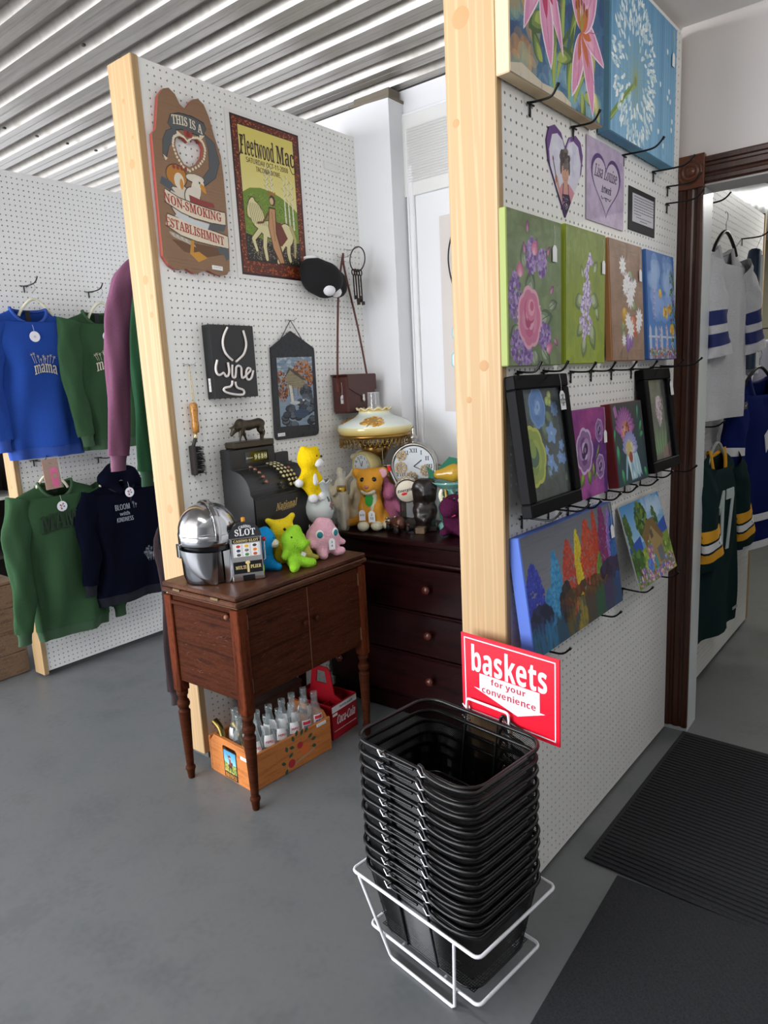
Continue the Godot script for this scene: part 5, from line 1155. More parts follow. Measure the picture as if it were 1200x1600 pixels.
	# --- the hooks
	for q in [[0.111, 2.072, 0.075, "under the left half of the lily canvas"], [0.343, 2.072, 0.075, "under the right half of the lily canvas"], [0.685, 2.072, 0.12, "under the left half of the dandelion canvas"], [0.938, 2.072, 0.13, "under the right half of the dandelion canvas"],
		[1.077, 2.05, 0.11, "upper of two in front of the carved corner block"], [1.074, 1.995, 0.12, "lower of two in front of the dark door casing top"],
		[0.037, 1.452, 0.065, "under the left half of the rose canvas"], [0.17, 1.452, 0.07, "under the right half of the rose canvas"], [0.327, 1.447, 0.075, "under the middle of the violet canvas"], [0.461, 1.447, 0.075, "under the gap between violet and daisy canvases"], [0.61, 1.447, 0.08, "under the middle of the daisy canvas"], [0.771, 1.447, 0.085, "under the gap between daisy and garden canvases"], [0.952, 1.449, 0.11, "under the garden canvas, above the narrower frame"], [1.05, 1.452, 0.14, "last on the row, reaching across the door casing"],
		[0.045, 1.09, 0.11, "under the left corner of the rose frame"], [0.19, 1.088, 0.12, "under the right part of the rose frame"], [0.31, 1.075, 0.1, "under the left corner of the purple canvas"], [0.45, 1.075, 0.1, "under the right corner of the purple canvas"], [0.58, 1.078, 0.1, "under the left part of the peony canvas"], [0.73, 1.078, 0.11, "under the right part of the peony canvas"], [0.87, 1.085, 0.11, "under the left part of the hyacinth frame"], [1.03, 1.085, 0.14, "under the right part of the hyacinth frame"],
		[0.1, 0.722, 0.11, "under the left half of the tree canvas"], [0.44, 0.722, 0.11, "under the right half of the tree canvas"], [0.72, 0.722, 0.105, "under the left corner of the cottage board"], [0.93, 0.722, 0.12, "under the right part of the cottage board"]]:
		art_hook("black steel peg hook " + q[3], q[0], q[1], q[2])

func turned_leg(h: float) -> MB:
	# turned leg from the floor up to h
	var b := MB.new()
	b.lathe([[0.0, 0.0], [0.011, 0.0], [0.0125, 0.004], [0.015, 0.03], [0.0165, 0.034], [0.0165, 0.034], [0.019, 0.04], [0.0175, 0.048], [0.0135, 0.052], [0.0135, 0.052], [0.0145, 0.07], [0.0215, h - 0.1], [0.0225, h - 0.085], [0.0225, h - 0.085], [0.0185, h - 0.08], [0.018, h - 0.07], [0.018, h - 0.07], [0.0225, h - 0.063], [0.024, h - 0.054], [0.0215, h - 0.044], [0.017, h - 0.04], [0.017, h - 0.04], [0.0165, h - 0.026], [0.021, h - 0.018], [0.021, h - 0.018], [0.022, h], [0.0, h]], 20)
	return b

func bar(o: Node, called: String, lo: Vector3, hi: Vector3, m: Material, bev := 0.0015, label := "") -> MeshInstance3D:
	var b := MB.new(); b.box((lo + hi) / 2, hi - lo, Basis(), bev)
	return part(called, b, m, o, label)

func sewing_cabinet():
	var wood := grained("walnut", grain(51, [hx("2b140c"), hx("3c1d11"), hx("492616"), hx("34180e"), hx("42200f")], 1.6, 11, 256, 256, 0.35), 0.5, Vector3(1.6, 3.2, 1.6)); wood.metallic_specular = 0.15
	var top := grained("walnut_top", grain(52, [hx("33190f"), hx("4a2a1b"), hx("5b3a26"), hx("3c2115")], 2.0, 12, 256, 256, 0.45), 0.38, Vector3(1.6, 2.4, 2.4)); top.metallic_specular = 0.3
	var redpost := grained("walnut_red", grain(53, [hx("3a1a0e"), hx("522615"), hx("612f1b"), hx("48200f")], 9, 1.4, 128, 256, 0.35), 0.5, Vector3(3, 1.6, 3)); redpost.metallic_specular = 0.15
	var line := mat("bare_edge", hx("7d4a32"), 0.6)
	# origin at the front left foot; x along the front, z backwards is negative
	var o := thing("sewing_cabinet", "dark walnut sewing cabinet with two doors and turned legs by the pine post", "cabinet", at(1.375, 0, -1.72))
	var w := 0.672; var d := 0.412
	var b := MB.new()
	for l in [[0.744, 0.0, 0.018], [0.764, -0.003, 0.018]]:
		b.t = at(w / 2, l[0], -d / 2); b.box(Vector3(0, l[2] / 2, 0), Vector3(w + l[1] * 2, l[2], d + l[1] * 2), Basis(), 0.006)
	b.t = Transform3D()
	b.box(Vector3(w / 2, 0.738, -d / 2), Vector3(w - 0.03, 0.014, d - 0.03), Basis(), 0.003)
	part("top", b, top, o)
	var x0 := 0.027; var x1 := w - 0.027; var z0 := -0.027; var z1 := -d + 0.02; var y0 := 0.405; var y1 := 0.732
	for q in [[x0, z0], [x1, z0], [x0, z1], [x1, z1]]:
		b = MB.new(); b.box(Vector3(q[0], (y0 - 0.045 + y1) / 2, q[1]), Vector3(0.042, y1 - y0 + 0.045, 0.042), Basis(), 0.003); part("corner_post", b, redpost, o)
		b = turned_leg(0.36); move_mb(b, 0, Vector3(q[0], 0.0, q[1])); part("leg", b, wood, o)
	bar(o, "side_panel", Vector3(x0 - 0.012, y0, z1 + 0.02), Vector3(x0 + 0.006, y1, z0 - 0.02), wood)
	bar(o, "side_panel", Vector3(x1 - 0.006, y0, z1 + 0.02), Vector3(x1 + 0.012, y1, z0 - 0.02), wood)
	bar(o, "back_panel", Vector3(x0 + 0.02, y0, z1 - 0.006), Vector3(x1 - 0.02, y1, z1 + 0.006), wood)
	bar(o, "bottom_board", Vector3(x0 + 0.006, y0, z1 + 0.006), Vector3(x1 - 0.006, y0 + 0.014, z0 - 0.02), wood)
	bar(o, "slide_rail", Vector3(x0 - 0.026, y1 - 0.028, z1 + 0.025), Vector3(x0 - 0.012, y1 - 0.014, z0 - 0.028), wood, 0.004)
	b = MB.new(); b.ell(Vector3(x0 - 0.024, y1 - 0.026, z0 - 0.032), Vector3(0.009, 0.009, 0.009)); part("slide_knob", b, line, o)
	var xm := w * 0.505
	for k in 2:
		var xa: float = x0 + 0.022 if k == 0 else xm + 0.0015; var xb: float = xm - 0.0015 if k == 0 else x1 - 0.022
		var dr := bar(o, "door", Vector3(xa, y0 + 0.004, z0 - 0.004), Vector3(xb, y1 - 0.004, z0 + 0.014), wood, 0.002)
		b = MB.new(); b.t = Transform3D(Basis(Vector3(1, 0, 0), Vector3(0, 0, 1), Vector3(0, -1, 0)), Vector3(xm + (-0.033 if k == 0 else 0.03), 0.6, z0 + 0.014)); b.lathe([[0.0, 0.0], [0.006, 0.0], [0.005, 0.008], [0.011, 0.012], [0.012, 0.017], [0.008, 0.021], [0.0, 0.022]], 16)
		part("knob", b, wood, dr)
		for y in [y0 + 0.05, y1 - 0.05]:
			b = MB.new(); b.tube([Vector3(xa if k == 0 else xb, y - 0.025, z0 + 0.015), Vector3(xa if k == 0 else xb, y + 0.025, z0 + 0.015)], 0.003, 6); part("hinge", b, mat("brass_old", hx("6d5a3c"), 0.5, 0.6), dr)
	bar(o, "bare_wood_edge", Vector3(xm - 0.0015, y0 + 0.006, z0 + 0.008), Vector3(xm + 0.0015, y1 - 0.006, z0 + 0.0135), line, 0.0005)
	for z in [-0.11, -0.32]:
		bar(o, "lid_hinge", Vector3(-0.002, 0.757, z - 0.02), Vector3(0.004, 0.766, z + 0.02), mat("brass_old", Color.WHITE), 0.001)
	# scratches worn through the finish
	b = MB.new()
	var g := RandomNumberGenerator.new(); g.seed = 12
	for k in 26:
		var y := g.randf_range(0.46, 0.68); var z := g.randf_range(-0.33, -0.08); var l := g.randf_range(0.003, 0.022)
		b.box(Vector3(x0 - 0.0121, y, z), Vector3(0.0004, 0.0009, l), Basis(Vector3(1, 0, 0), g.randf_range(-0.6, 0.6)), 0.0)
	for k in 26:
		var x := g.randf_range(0.08, 0.58); var y := g.randf_range(0.43, 0.7)
		b.box(Vector3(x, y, z0 + 0.0141), Vector3(g.randf_range(0.003, 0.025), 0.0008, 0.0004), Basis(Vector3(0, 0, 1), g.randf_range(-0.5, 0.5)), 0.0)
	stuff(part("scratches", b, mat("scratch", hx("5a3422"), 0.7), o))

func dresser():
	var m := grained("mahogany", grain(55, [hx("120506"), hx("1d0809"), hx("240b0b"), hx("170607")], 1.5, 9, 256, 256, 0.35), 0.3, Vector3(1.5, 2.5, 1.5)); m.metallic_specular = 0.3
	var o := thing("dresser", "dark mahogany chest of drawers with round knobs against the white wall", "dresser", at(2.23, 0, -2.145))
	# x goes back to the wall, z along the front towards the viewer
	var ln := 0.95; var dp := 0.4
	bar(o, "top", Vector3(-0.005, 0.778, -0.002), Vector3(dp, 0.802, ln + 0.012), m, 0.004)
	bar(o, "frieze", Vector3(0.03, 0.705, 0.0), Vector3(dp - 0.01, 0.778, ln), m, 0.004)
	var b := MB.new(); b.tube([Vector3(0.03, 0.7, 0.0), Vector3(0.03, 0.7, ln)], 0.012, 10); part("moulding", b, m, o)
	bar(o, "carcass", Vector3(0.045, 0.075, 0.0), Vector3(dp - 0.01, 0.71, ln), m, 0.002)
	bar(o, "plinth", Vector3(0.03, 0.0, 0.005), Vector3(dp - 0.02, 0.078, ln - 0.005), m, 0.004)
	b = MB.new(); b.tube([Vector3(0.032, 0.09, 0.0), Vector3(0.032, 0.09, ln)], 0.011, 10); part("moulding", b, m, o)
	var ys := [[0.1, 0.292], [0.302, 0.484], [0.494, 0.686]]
	for k in 3:
		var dr := bar(o, "drawer", Vector3(0.004, ys[k][0], 0.012), Vector3(0.06, ys[k][1], ln - 0.012), m, 0.007)
		for z in [0.09, 0.59]:
			b = MB.new(); b.t = Transform3D(Basis(Vector3(0, 0, 1), Vector3(-1, 0, 0), Vector3(0, -1, 0)), Vector3(0.004, [0.205, 0.407, 0.604][k], z))
			b.lathe([[0.0, 0.0], [0.009, 0.0], [0.0075, 0.01], [0.016, 0.016], [0.0185, 0.024], [0.016, 0.031], [0.008, 0.035], [0.0, 0.036]], 18)
			part("knob", b, mat("knob_wood", hx("4a1d14"), 0.25), dr)
	for k in 2:
		b = MB.new(); b.box(Vector3(0.02, 0.489 - k * 0.192, ln / 2), Vector3(0.03, 0.006, ln - 0.02), Basis(), 0.001); part("drawer_rail", b, m, o)

func basket_parts() -> Dictionary:
	# one wire-mesh shopping basket, rim at y = 0, long side along z; taper to the base 0.185 below
	var d := {}
	var ringp := func_ring(0.28, 0.376, 0.055)
	var b := MB.new(); var p := []
	for q in ringp: p.append(Vector3(q.x, 0, q.y))
	b.tube(p, 0.0052, 8, true); d["rim"] = b.mesh()
	b = MB.new(); p = []
	for q in func_ring(0.214, 0.306, 0.04): p.append(Vector3(q.x, -0.185, q.y))
	b.tube(p, 0.0028, 6, true); d["base_wire"] = b.mesh()
	# expanded metal: two families of slanting strands round the body, and a plain grid below
	b = MB.new()
	var ra := dense(func_ring(0.278, 0.374, 0.054), 232); var rb := dense(func_ring(0.214, 0.306, 0.04), 232)
	var rows := 34
	for fam in 2:
		for i in 232:
			for j in rows:
				var s0 := float(j) / rows; var s1 := float(j + 1) / rows
				var k0 := posmod(i + (1 if (j + fam) % 2 == 0 else 0), 232)
				var k1 := posmod(i + (0 if (j + fam) % 2 == 0 else 1), 232)
				var a0: Vector2 = ra[k0].lerp(rb[k0], s0); var a1: Vector2 = ra[k1].lerp(rb[k1], s1)
				var q0 := Vector3(a0.x, -0.185 * s0, a0.y); var q1 := Vector3(a1.x, -0.185 * s1, a1.y)
				var out := Vector3(a0.x, 0.1, a0.y).normalized()
				var up := Vector3(0, 0.0009, 0)
				b.tri(q0 - up, q1 - up, q1 + up, out, out, out); b.tri(q0 - up, q1 + up, q0 + up, out, out, out)
	d["mesh_wall"] = b.mesh()
	b = MB.new()
	for i in 52:
		var z := -0.15 + i * 0.3 / 51.0; b.quad(Vector3(-0.105, -0.184, z - 0.0012), Vector3(0.105, -0.184, z - 0.0012), Vector3(0.105, -0.184, z + 0.0012), Vector3(-0.105, -0.184, z + 0.0012), Vector3.UP, false)
	for i in 36:
		var x := -0.104 + i * 0.208 / 35.0; b.quad(Vector3(x - 0.0012, -0.1842, -0.15), Vector3(x + 0.0012, -0.1842, -0.15), Vector3(x + 0.0012, -0.1842, 0.15), Vector3(x - 0.0012, -0.1842, 0.15), Vector3.UP, false)
	d["mesh_floor"] = b.mesh()
	return d

func func_ring(w: float, l: float, r: float) -> PackedVector2Array:
	return rrect(w, l, r, 6)

func dense(p: PackedVector2Array, n: int) -> PackedVector2Array:
	var tot := 0.0
	for i in p.size(): tot += p[i].distance_to(p[(i + 1) % p.size()])
	var o := PackedVector2Array(); var i := 0; var acc := 0.0
	for k in n:
		var want := tot * k / n
		while acc + p[i].distance_to(p[(i + 1) % p.size()]) < want: acc += p[i].distance_to(p[(i + 1) % p.size()]); i += 1
		o.append(p[i].lerp(p[(i + 1) % p.size()], (want - acc) / p[i].distance_to(p[(i + 1) % p.size()])))
	return o

func inst(o: Node, called: String, mesh: Mesh, m: Material, tr := Transform3D()) -> MeshInstance3D:
	var i := MeshInstance3D.new(); i.mesh = mesh; i.material_override = m; i.name = called; o.add_child(i, true); i.transform = tr
	return i

func baskets():
	var blk := mat("basket_black", hx("0c0c0d"), 0.32, 0.2); var chrome := mat("clip_chrome", hx("cfd2d6"), 0.2, 0.9)
	var base := at(1.269, 0, -0.851, -8.5)
	var ps := basket_parts()
	var words := ["lowest", "second from the bottom", "third from the bottom", "fourth from the bottom", "fifth from the bottom", "sixth from the bottom", "sixth from the top", "fifth from the top", "fourth from the top", "third from the top", "second from the top", "topmost, its open inside showing"]
	for k in 12:
		var o := thing("shopping_basket", "black wire mesh shopping basket in the stack, " + words[k], "basket", base * at(0.002 * sin(k * 2.3), 0.252 + k * 0.03135, 0.002 * cos(k * 1.7), 0.7 * sin(k * 3.1)), "shopping baskets nested in the white rack")
		inst(o, "rim", ps["rim"], blk)
		stuff(inst(o, "mesh_wall", ps["mesh_wall"], blk)); stuff(inst(o, "mesh_floor", ps["mesh_floor"], blk))
		inst(o, "base_wire", ps["base_wire"], blk)
		for s in [-1.0, 1.0]:
			# folded carrying handle on each long side
			var b := MB.new()
			var g := 0.004 * sin(k * 4.7 + s)
			if s < 0.0:
				b.tube(curve([Vector3(-0.142, 0.004, -0.062), Vector3(-0.15, 0.012, -0.058), Vector3(-0.152, -0.002, -0.07), Vector3(-0.151, -0.002, -0.03)], 3) + [Vector3(-0.15, 0.0, 0.03 + g)] , 0.0032, 6)
				b.tube(curve([Vector3(-0.145, -0.004, 0.052), Vector3(-0.146, 0.014, 0.046), Vector3(-0.15, 0.016, 0.06), Vector3(-0.153, 0.004, 0.075), Vector3(-0.153, 0.0, 0.13), Vector3(-0.135, 0.0, 0.184), Vector3(-0.1, 0.0, 0.194), Vector3(0.05, 0.0, 0.194)], 4), 0.0042, 7)
			else:
				b.tube(curve([Vector3(0.144, 0.0, 0.05), Vector3(0.146, 0.02, 0.056), Vector3(0.15, 0.012, 0.068), Vector3(0.152, 0.002, 0.09), Vector3(0.149, 0.001, 0.11), Vector3(0.141, 0.0, 0.128)], 4), 0.0042, 7)
			part("handle", b, blk, o)
			for z in [-0.066, 0.062]:
				b = MB.new()
				var a := Vector3(s * 0.1505, 0.003, z)
				b.tube([a + Vector3(s * 0.004, 0.006, -0.012), a + Vector3(s * 0.005, -0.006, 0.0), a + Vector3(s * 0.003, -0.001, 0.016), a + Vector3(s * 0.006, 0.005, 0.008)], 0.0021, 6)
				part("handle_clip", b, chrome, o, "chrome handle clip")
		for z in [-0.055, 0.045]:
			for s in [-1.0, 1.0]:
				var b := MB.new(); b.tube([Vector3(s * 0.1405, -0.004, z), Vector3(s * 0.109, -0.184, z)], 0.0026, 6); part("stay_wire", b, blk, o)
	# white wire rack
	var o := thing("basket_rack", "low white wire floor rack holding the stack of baskets", "rack", base)
	var wm := mat("rack_white", hx("e9e9ee"), 0.35)
	var b := MB.new(); var p := []
	for q in rrect(0.298, 0.412, 0.016): p.append(Vector3(q.x, 0.22, q.y))
	b.tube(p, 0.0042, 8, true); part("upper_ring", b, wm, o)
	b = MB.new(); p = []
	for q in rrect(0.24, 0.358, 0.014): p.append(Vector3(q.x, 0.06, q.y))
	b.tube(p, 0.0042, 8, true); part("lower_ring", b, wm, o)
	for s in [-1.0, 1.0]:
		b = MB.new()
		b.tube([Vector3(s * 0.152, 0.22, -0.175), Vector3(s * 0.122, 0.014, -0.108), Vector3(s * 0.121, 0.005, -0.1), Vector3(s * 0.121, 0.005, 0.1), Vector3(s * 0.122, 0.014, 0.108), Vector3(s * 0.152, 0.22, 0.14)], 0.0042, 8)
		part("leg", b, wm, o)
	for z in [-0.07, 0.07]:
		b = MB.new(); b.tube([Vector3(-0.12, 0.056, z), Vector3(0.12, 0.056, z)], 0.0035, 6); part("cross_wire", b, wm, o)
	for z in [-0.06, 0.075]:
		b = MB.new(); b.tube([Vector3(0.147, 0.22, z), Vector3(0.15, 0.58, z)], 0.0035, 6); part("sign_upright", b, wm, o)
	b = MB.new(); b.tube(curve([Vector3(0.15, 0.58, -0.06), Vector3(0.15, 0.622, -0.058), Vector3(0.15, 0.628, -0.045)], 3) + curve([Vector3(0.15, 0.628, 0.06), Vector3(0.15, 0.622, 0.073), Vector3(0.15, 0.58, 0.075)], 3), 0.0035, 6); part("sign_hoop", b, wm, o)
	# red sign
	o = thing("basket_sign", "red sign with white lettering and arrow standing behind the basket stack", "sign", base * at(0.162, 0.583, 0.066, -90))
	var red := mat("sign_red", hx("d8102b"), 0.35); var wh := mat("sign_white", hx("e6e6f2"), 0.4)
	b = MB.new(); b.box(Vector3(0, 0.109, 0), Vector3(0.293, 0.218, 0.004), Basis(), 0.001); part("board", b, red, o)
	b = MB.new()
	for q in [[0, 0.207, 0.272, 0.0028], [0, 0.011, 0.272, 0.0028]]: b.box(Vector3(q[0], q[1], 0.0022), Vector3(q[2], q[3], 0.0006), Basis(), 0.0)
	for x in [-0.1346, 0.1346]: b.box(Vector3(x, 0.109, 0.0022), Vector3(0.0028, 0.196, 0.0006), Basis(), 0.0)
	stuff(part("border_line", b, wh, o))
	b = MB.new(); b.text("baskets", 0.225, 0.072, {"weight": 900, "at": Vector3(0.0, 0.158, 0.002), "depth": 0.0006}); part("large_lettering", b, wh, o)
	b = MB.new(); b.prism(v2([-0.088, 0.12, 0.092, 0.12, 0.092, 0.07, 0.107, 0.07, 0.028, 0.04, -0.107, 0.078, -0.088, 0.078]), 0.002, 0.0026); part("arrow", b, wh, o)
	b = MB.new(); b.text("for your", 0.105, 0.022, {"weight": 700, "at": Vector3(0.0, 0.104, 0.0026), "depth": 0.0004}); b.text("convenience", 0.162, 0.018, {"weight": 700, "at": Vector3(0.0, 0.08, 0.0026), "depth": 0.0004}); part("small_lettering", b, mat("sign_red_print", hx("b03040"), 0.4), o)

func mats_on_floor():
	var m := grained("mat_pile", grain(61, [hx("17181b"), hx("212226"), hx("2a2b2f"), hx("1c1d20")], 60, 60, 256, 256, 0.9), 0.95, Vector3.ONE * 2.0)
	# ribbed mat, its ribs as ridges
	var o := thing("ribbed_mat", "charcoal ribbed entrance mat lying before the doorway", "mat", at(1.79, 0, -0.715, -2.3))
	var b := MB.new(); b.box(Vector3(0.465, 0.005, 0.53), Vector3(0.93, 0.006, 1.06), Basis(), 0.002); b.box(Vector3(0.465, 0.0055, 0.53), Vector3(0.91, 0.007, 1.04), Basis(), 0.001); part("backing", b, m, o)
	b = MB.new()
	for k in 46:
		var x := 0.02 + k * 0.0196; b.box(Vector3(x, 0.010, 0.53), Vector3(0.011, 0.006, 1.03), Basis(), 0.0025)
	stuff(part("ribs", b, m, o))
	o = thing("plain_mat", "plain charcoal carpet mat in front, tucked against the ribbed one", "mat", at(0.87, 0, -0.6, 0.5))
	b = MB.new(); b.box(Vector3(0.45, 0.004, 0.55), Vector3(0.9, 0.008, 1.1), Basis(), 0.003); part("carpet", b, m, o)

# ---------- what stands on the cabinet and the dresser ----------
func eye(o: Node, c: Vector3, r: float, dir: Vector3, iris := "1c1512"):
	var b := MB.new(); b.ell(c, Vector3.ONE * r, Basis(), 10, 8); part("eye", b, mat("eye_" + iris, hx(iris), 0.15), o)

func plush(label: String, tr: Transform3D, body: Array, m: Material, cell := 0.0045, k := 110.0) -> Node3D:
	var o := thing("plush_toy", label, "plush toy", tr)
	var b := MB.new(); b.blob(body, cell, k); part("body", b, m, o)
	return o

func V(x: float, y: float, z: float) -> Vector3: return Vector3(x, y, z)

func tabletop():
	var b: MB; var o: Node3D
	var T := 0.782
	# --- polished steel costume helmet (plain visor slit)
	o = thing("steel_helmet", "polished steel helmet with a dark visor slit at the cabinet's left end", "helmet", at(1.492, T, -1.985, -18))
	var steel := mat("steel_polished", hx("b9babd"), 0.16, 1.0)
	b = MB.new()
	var prof := []
	for k in 9:
		var a := PI / 2 * k / 8.0; prof.append([cos(a) * 0.102, 0.182 + sin(a) * 0.098])
	b.lathe([[0.1, 0.135], [0.104, 0.14], [0.104, 0.178], [0.102, 0.182], [0.102, 0.182]] + prof.slice(1), 40); part("dome", b, steel, o)
	b = MB.new()
	var arc := []
	for k in 20:
		var a := -0.25 + (PI * 0.75 + 0.25) * k / 19.0; arc.append(V(0, 0.182 + sin(a) * 0.1, cos(a) * 0.104))
	var rg := []
	for p in arc: rg.append([p + V(-0.012, 0, 0), p + V(-0.009, 0, 0) + (p - V(0, 0.18, 0)).normalized() * 0.006, p + V(0.009, 0, 0) + (p - V(0, 0.18, 0)).normalized() * 0.006, p + V(0.012, 0, 0)])
	b.loft(rg); part("ridge", b, steel, o)
	b = MB.new(); b.lathe([[0.104, 0.138], [0.1065, 0.14], [0.1065, 0.172], [0.104, 0.174]], 40, 0.2, PI - 0.2); part("brow_band", b, steel, o)
	b = MB.new(); b.lathe([[0.0985, 0.112], [0.0985, 0.14]], 36); part("visor", b, mat("visor_black", hx("090a0c"), 0.15), o)
	# face plates: two curved cheeks meeting at the front, and a back skirt
	for s in [-1.0, 1.0]:
		b = MB.new(); rg = []
		for j in 9:
			var y := 0.117 - j * 0.0142; var row := []
			var a0 := 0.1 + 0.05 * j / 8.0; var a1 := 1.75 - 1.35 * pow(j / 8.0, 1.3)
			for i in 13:
				var a: float = lerpf(a0, a1, i / 12.0); var r: float = 0.107 - 0.008 * pow(j / 8.0, 1.5) + 0.006 * sin(i / 12.0 * PI)
				row.append(V(s * sin(a) * r, y + 0.012 * (i / 12.0) * (1 - j / 8.0), cos(a) * r))
			rg.append(row)
		b.loft(rg, false, false, false); part("cheek_plate", b, steel, o)
	b = MB.new(); b.lathe([[0.09, 0.004], [0.095, 0.03], [0.099, 0.116]], 30, 0.0, TAU); part("inner_shell", b, mat("helmet_grey", hx("7c7d81"), 0.2, 1.0), o)
	b = MB.new(); b.lathe([[0.09, 0.004], [0.097, 0.03], [0.101, 0.136]], 24, PI + 0.15, TAU - 0.15); part("neck_guard", b, steel, o)
	for s in [-1.0, 1.0]:
		b = MB.new(); b.box(V(s * 0.106, 0.12, -0.005), V(0.014, 0.05, 0.026), Basis(), 0.003); part("ear_cap", b, steel, o)
	# --- toy slot machine
	o = thing("slot_machine", "toy chrome slot machine bank with red knobbed lever beside the helmet", "toy", at(1.537, T, -1.835, -33, -3).scaled_local(Vector3(0.84, 1.04, 0.9)))
	var chrome := mat("chrome", hx("d6d7da"), 0.12, 1.0); var black := mat("gloss_black", hx("101114"), 0.2); var cream := mat("gold_print", hx("d9c489"), 0.4)
	b = MB.new(); b.box(V(0, 0.075, -0.04), V(0.134, 0.15, 0.075), Basis(), 0.004); part("case", b, chrome, o)
	b = MB.new()
	var arch := PackedVector2Array([Vector2(-0.066, 0.15), Vector2(0.066, 0.15)])
	for k in 13: arch.append(Vector2(cos(PI * k / 12) * 0.066, 0.152 + sin(PI * k / 12) * 0.05))
	b.prism(arch, -0.07, -0.006); part("arched_top", b, mat("arch_grey", hx("3d3e42"), 0.25, 0.5), o)
	b = MB.new(); b.text("SLOT", 0.085, 0.022, {"font": "Droid Serif", "at": V(0, 0.167, -0.006)}); b.text("CASINO", 0.05, 0.009, {"font": "Droid Serif", "arc": 0.004, "at": V(0, 0.187, -0.006)}); part("lettering", b, mat("letter_silver", hx("e6e6e8"), 0.3), o)
	b = MB.new(); b.lathe([[0.009, 0.2], [0.009, 0.214], [0.0, 0.216]], 12); move_mb(b, 0, V(0, 0, -0.035)); part("top_lamp", b, mat("amber", hx("c98a1c"), 0.2), o)
	b = MB.new(); b.box(V(0, 0.139, -0.0015), V(0.116, 0.013, 0.002), Basis(), 0.0005); var pl := part("name_strip", b, black, o)
	b = MB.new(); b.text("CASINO SLOT", 0.104, 0.008, {"font": "Droid Serif", "at": V(0, 0.139, -0.0004)}); part("lettering", b, cream, pl)
	b = MB.new(); b.box(V(0, 0.107, -0.0015), V(0.112, 0.044, 0.002), Basis(), 0.0005); part("reel_panel", b, mat("panel_white", hx("cfcfd2"), 0.35), o)
	var cols := ["b53a30", "d8a92c", "3a3c40", "3b3f6e", "6f7178", "d9772e", "4a4c52", "3f8a4a", "b5503a"]
	for k in 9:
		b = MB.new(); b.box(V(-0.034 + (k % 3) * 0.034, 0.121 - (k / 3) * 0.0145, -0.0003), V(0.026, 0.013, 0.0012), Basis(), 0.0003); var rp := part("reel_window", b, mat("reel_white", hx("e4e2dc"), 0.4), o)
		b = MB.new(); b.ell(V(-0.034 + (k % 3) * 0.034, 0.121 - (k / 3) * 0.0145, 0.0003), V(0.009, 0.005, 0.0006), Basis(), 10, 6); part("fruit_print", b, mat("fruit_" + cols[k], hx(cols[k]), 0.4), rp)
	b = MB.new(); b.box(V(0, 0.048, -0.0015), V(0.12, 0.04, 0.002), Basis(), 0.0005); pl = part("lower_panel", b, black, o)
	b = MB.new(); b.text("MULTI", 0.044, 0.011, {"font": "Droid Serif", "at": V(-0.03, 0.049, -0.0004)}); b.text("PLIER", 0.044, 0.011, {"font": "Droid Serif", "at": V(0.032, 0.049, -0.0004)}); b.box(V(0, 0.048, -0.0003), V(0.009, 0.034, 0.0006), Basis(), 0.0); b.ell(V(0, 0.064, -0.0003), V(0.01, 0.006, 0.001)); part("lettering", b, cream, pl)
	b = MB.new(); b.box(V(0, 0.012, -0.001), V(0.05, 0.018, 0.002), Basis(), 0.0005); part("coin_tray", b, black, o)
	b = MB.new(); b.tube([V(0.071, 0.06, -0.03), V(0.078, 0.066, -0.028), V(0.079, 0.13, -0.026)], 0.0035, 8); part("lever", b, chrome, o)
	b = MB.new(); b.ell(V(0.079, 0.134, -0.026), V(0.0085, 0.0085, 0.0085)); part("lever_knob", b, mat("knob_red", hx("b3152a"), 0.2), o)
	# --- antique cash register
	o = thing("cash_register", "antique black cash register with round cream keys under the bull", "cash register", at(1.685, T, -1.95))
	var rk := grained("register_black", grain(71, [hx("0f0f10"), hx("191a1b"), hx("121213"), hx("202122")], 6, 6, 128, 128, 0.4), 0.42, Vector3.ONE * 4)
	var w := 0.315
	# side profile: (depth, height), front at 0
	var pf := PackedVector2Array([Vector2(0.0, 0.0), Vector2(0.0, 0.262), Vector2(-0.006, 0.266)])
	for k in 11:
		var a := PI / 2 * k / 10.0; pf.append(Vector2(-0.014 - (1 - cos(a)) * 0.09, 0.272 + sin(a) * 0.088))
	pf.append_array(PackedVector2Array([Vector2(-0.108, 0.364), Vector2(-0.17, 0.364), Vector2(-0.17, 0.0)]))
	b = MB.new(); b.t = Transform3D(Basis(Vector3(0, 0, 1), Vector3(0, 1, 0), Vector3(-1, 0, 0)), V(w, 0, 0)); b.prism(pf, 0.0, w); part("body", b, rk, o)
	bar(o, "indicator_head", V(0.0, 0.36, -0.172), V(0.235, 0.44, -0.115), rk, 0.004)
	bar(o, "side_head", V(0.235, 0.36, -0.172), V(w, 0.405, -0.12), rk, 0.004)
	bar(o, "lower_front", V(0.004, 0.0, 0.0), V(w - 0.004, 0.255, 0.004), rk, 0.003)
	pl = bar(o, "indicator_window", V(0.075, 0.382, -0.1155), V(0.195, 0.424, -0.1135), mat("window_dark", hx("141712"), 0.1), 0.0005)
	for k in 4:
		b = MB.new(); b.box(V(0.128 + k * 0.017, 0.402, -0.113), V(0.014, 0.028, 0.001), Basis(), 0.0); var fl := part("flag", b, mat("flag_olive", hx("5f5f28"), 0.5), pl)
		b = MB.new(); b.text(["9", "6", "8", "H"][k], 0.0, 0.018, {"at": V(0.128 + k * 0.017, 0.402, -0.1124)}); part("figure", b, mat("flag_ink", hx("e4dfae"), 0.5), fl)
	b = MB.new(); b.box(V(0.098, 0.4, -0.113), V(0.03, 0.004, 0.001), Basis(), 0.0); b.ell(V(0.084, 0.4, -0.113), V(0.005, 0.005, 0.001)); part("pointer", b, mat("pointer_grey", hx("a8a696"), 0.5), pl)
	var key := func_keys()
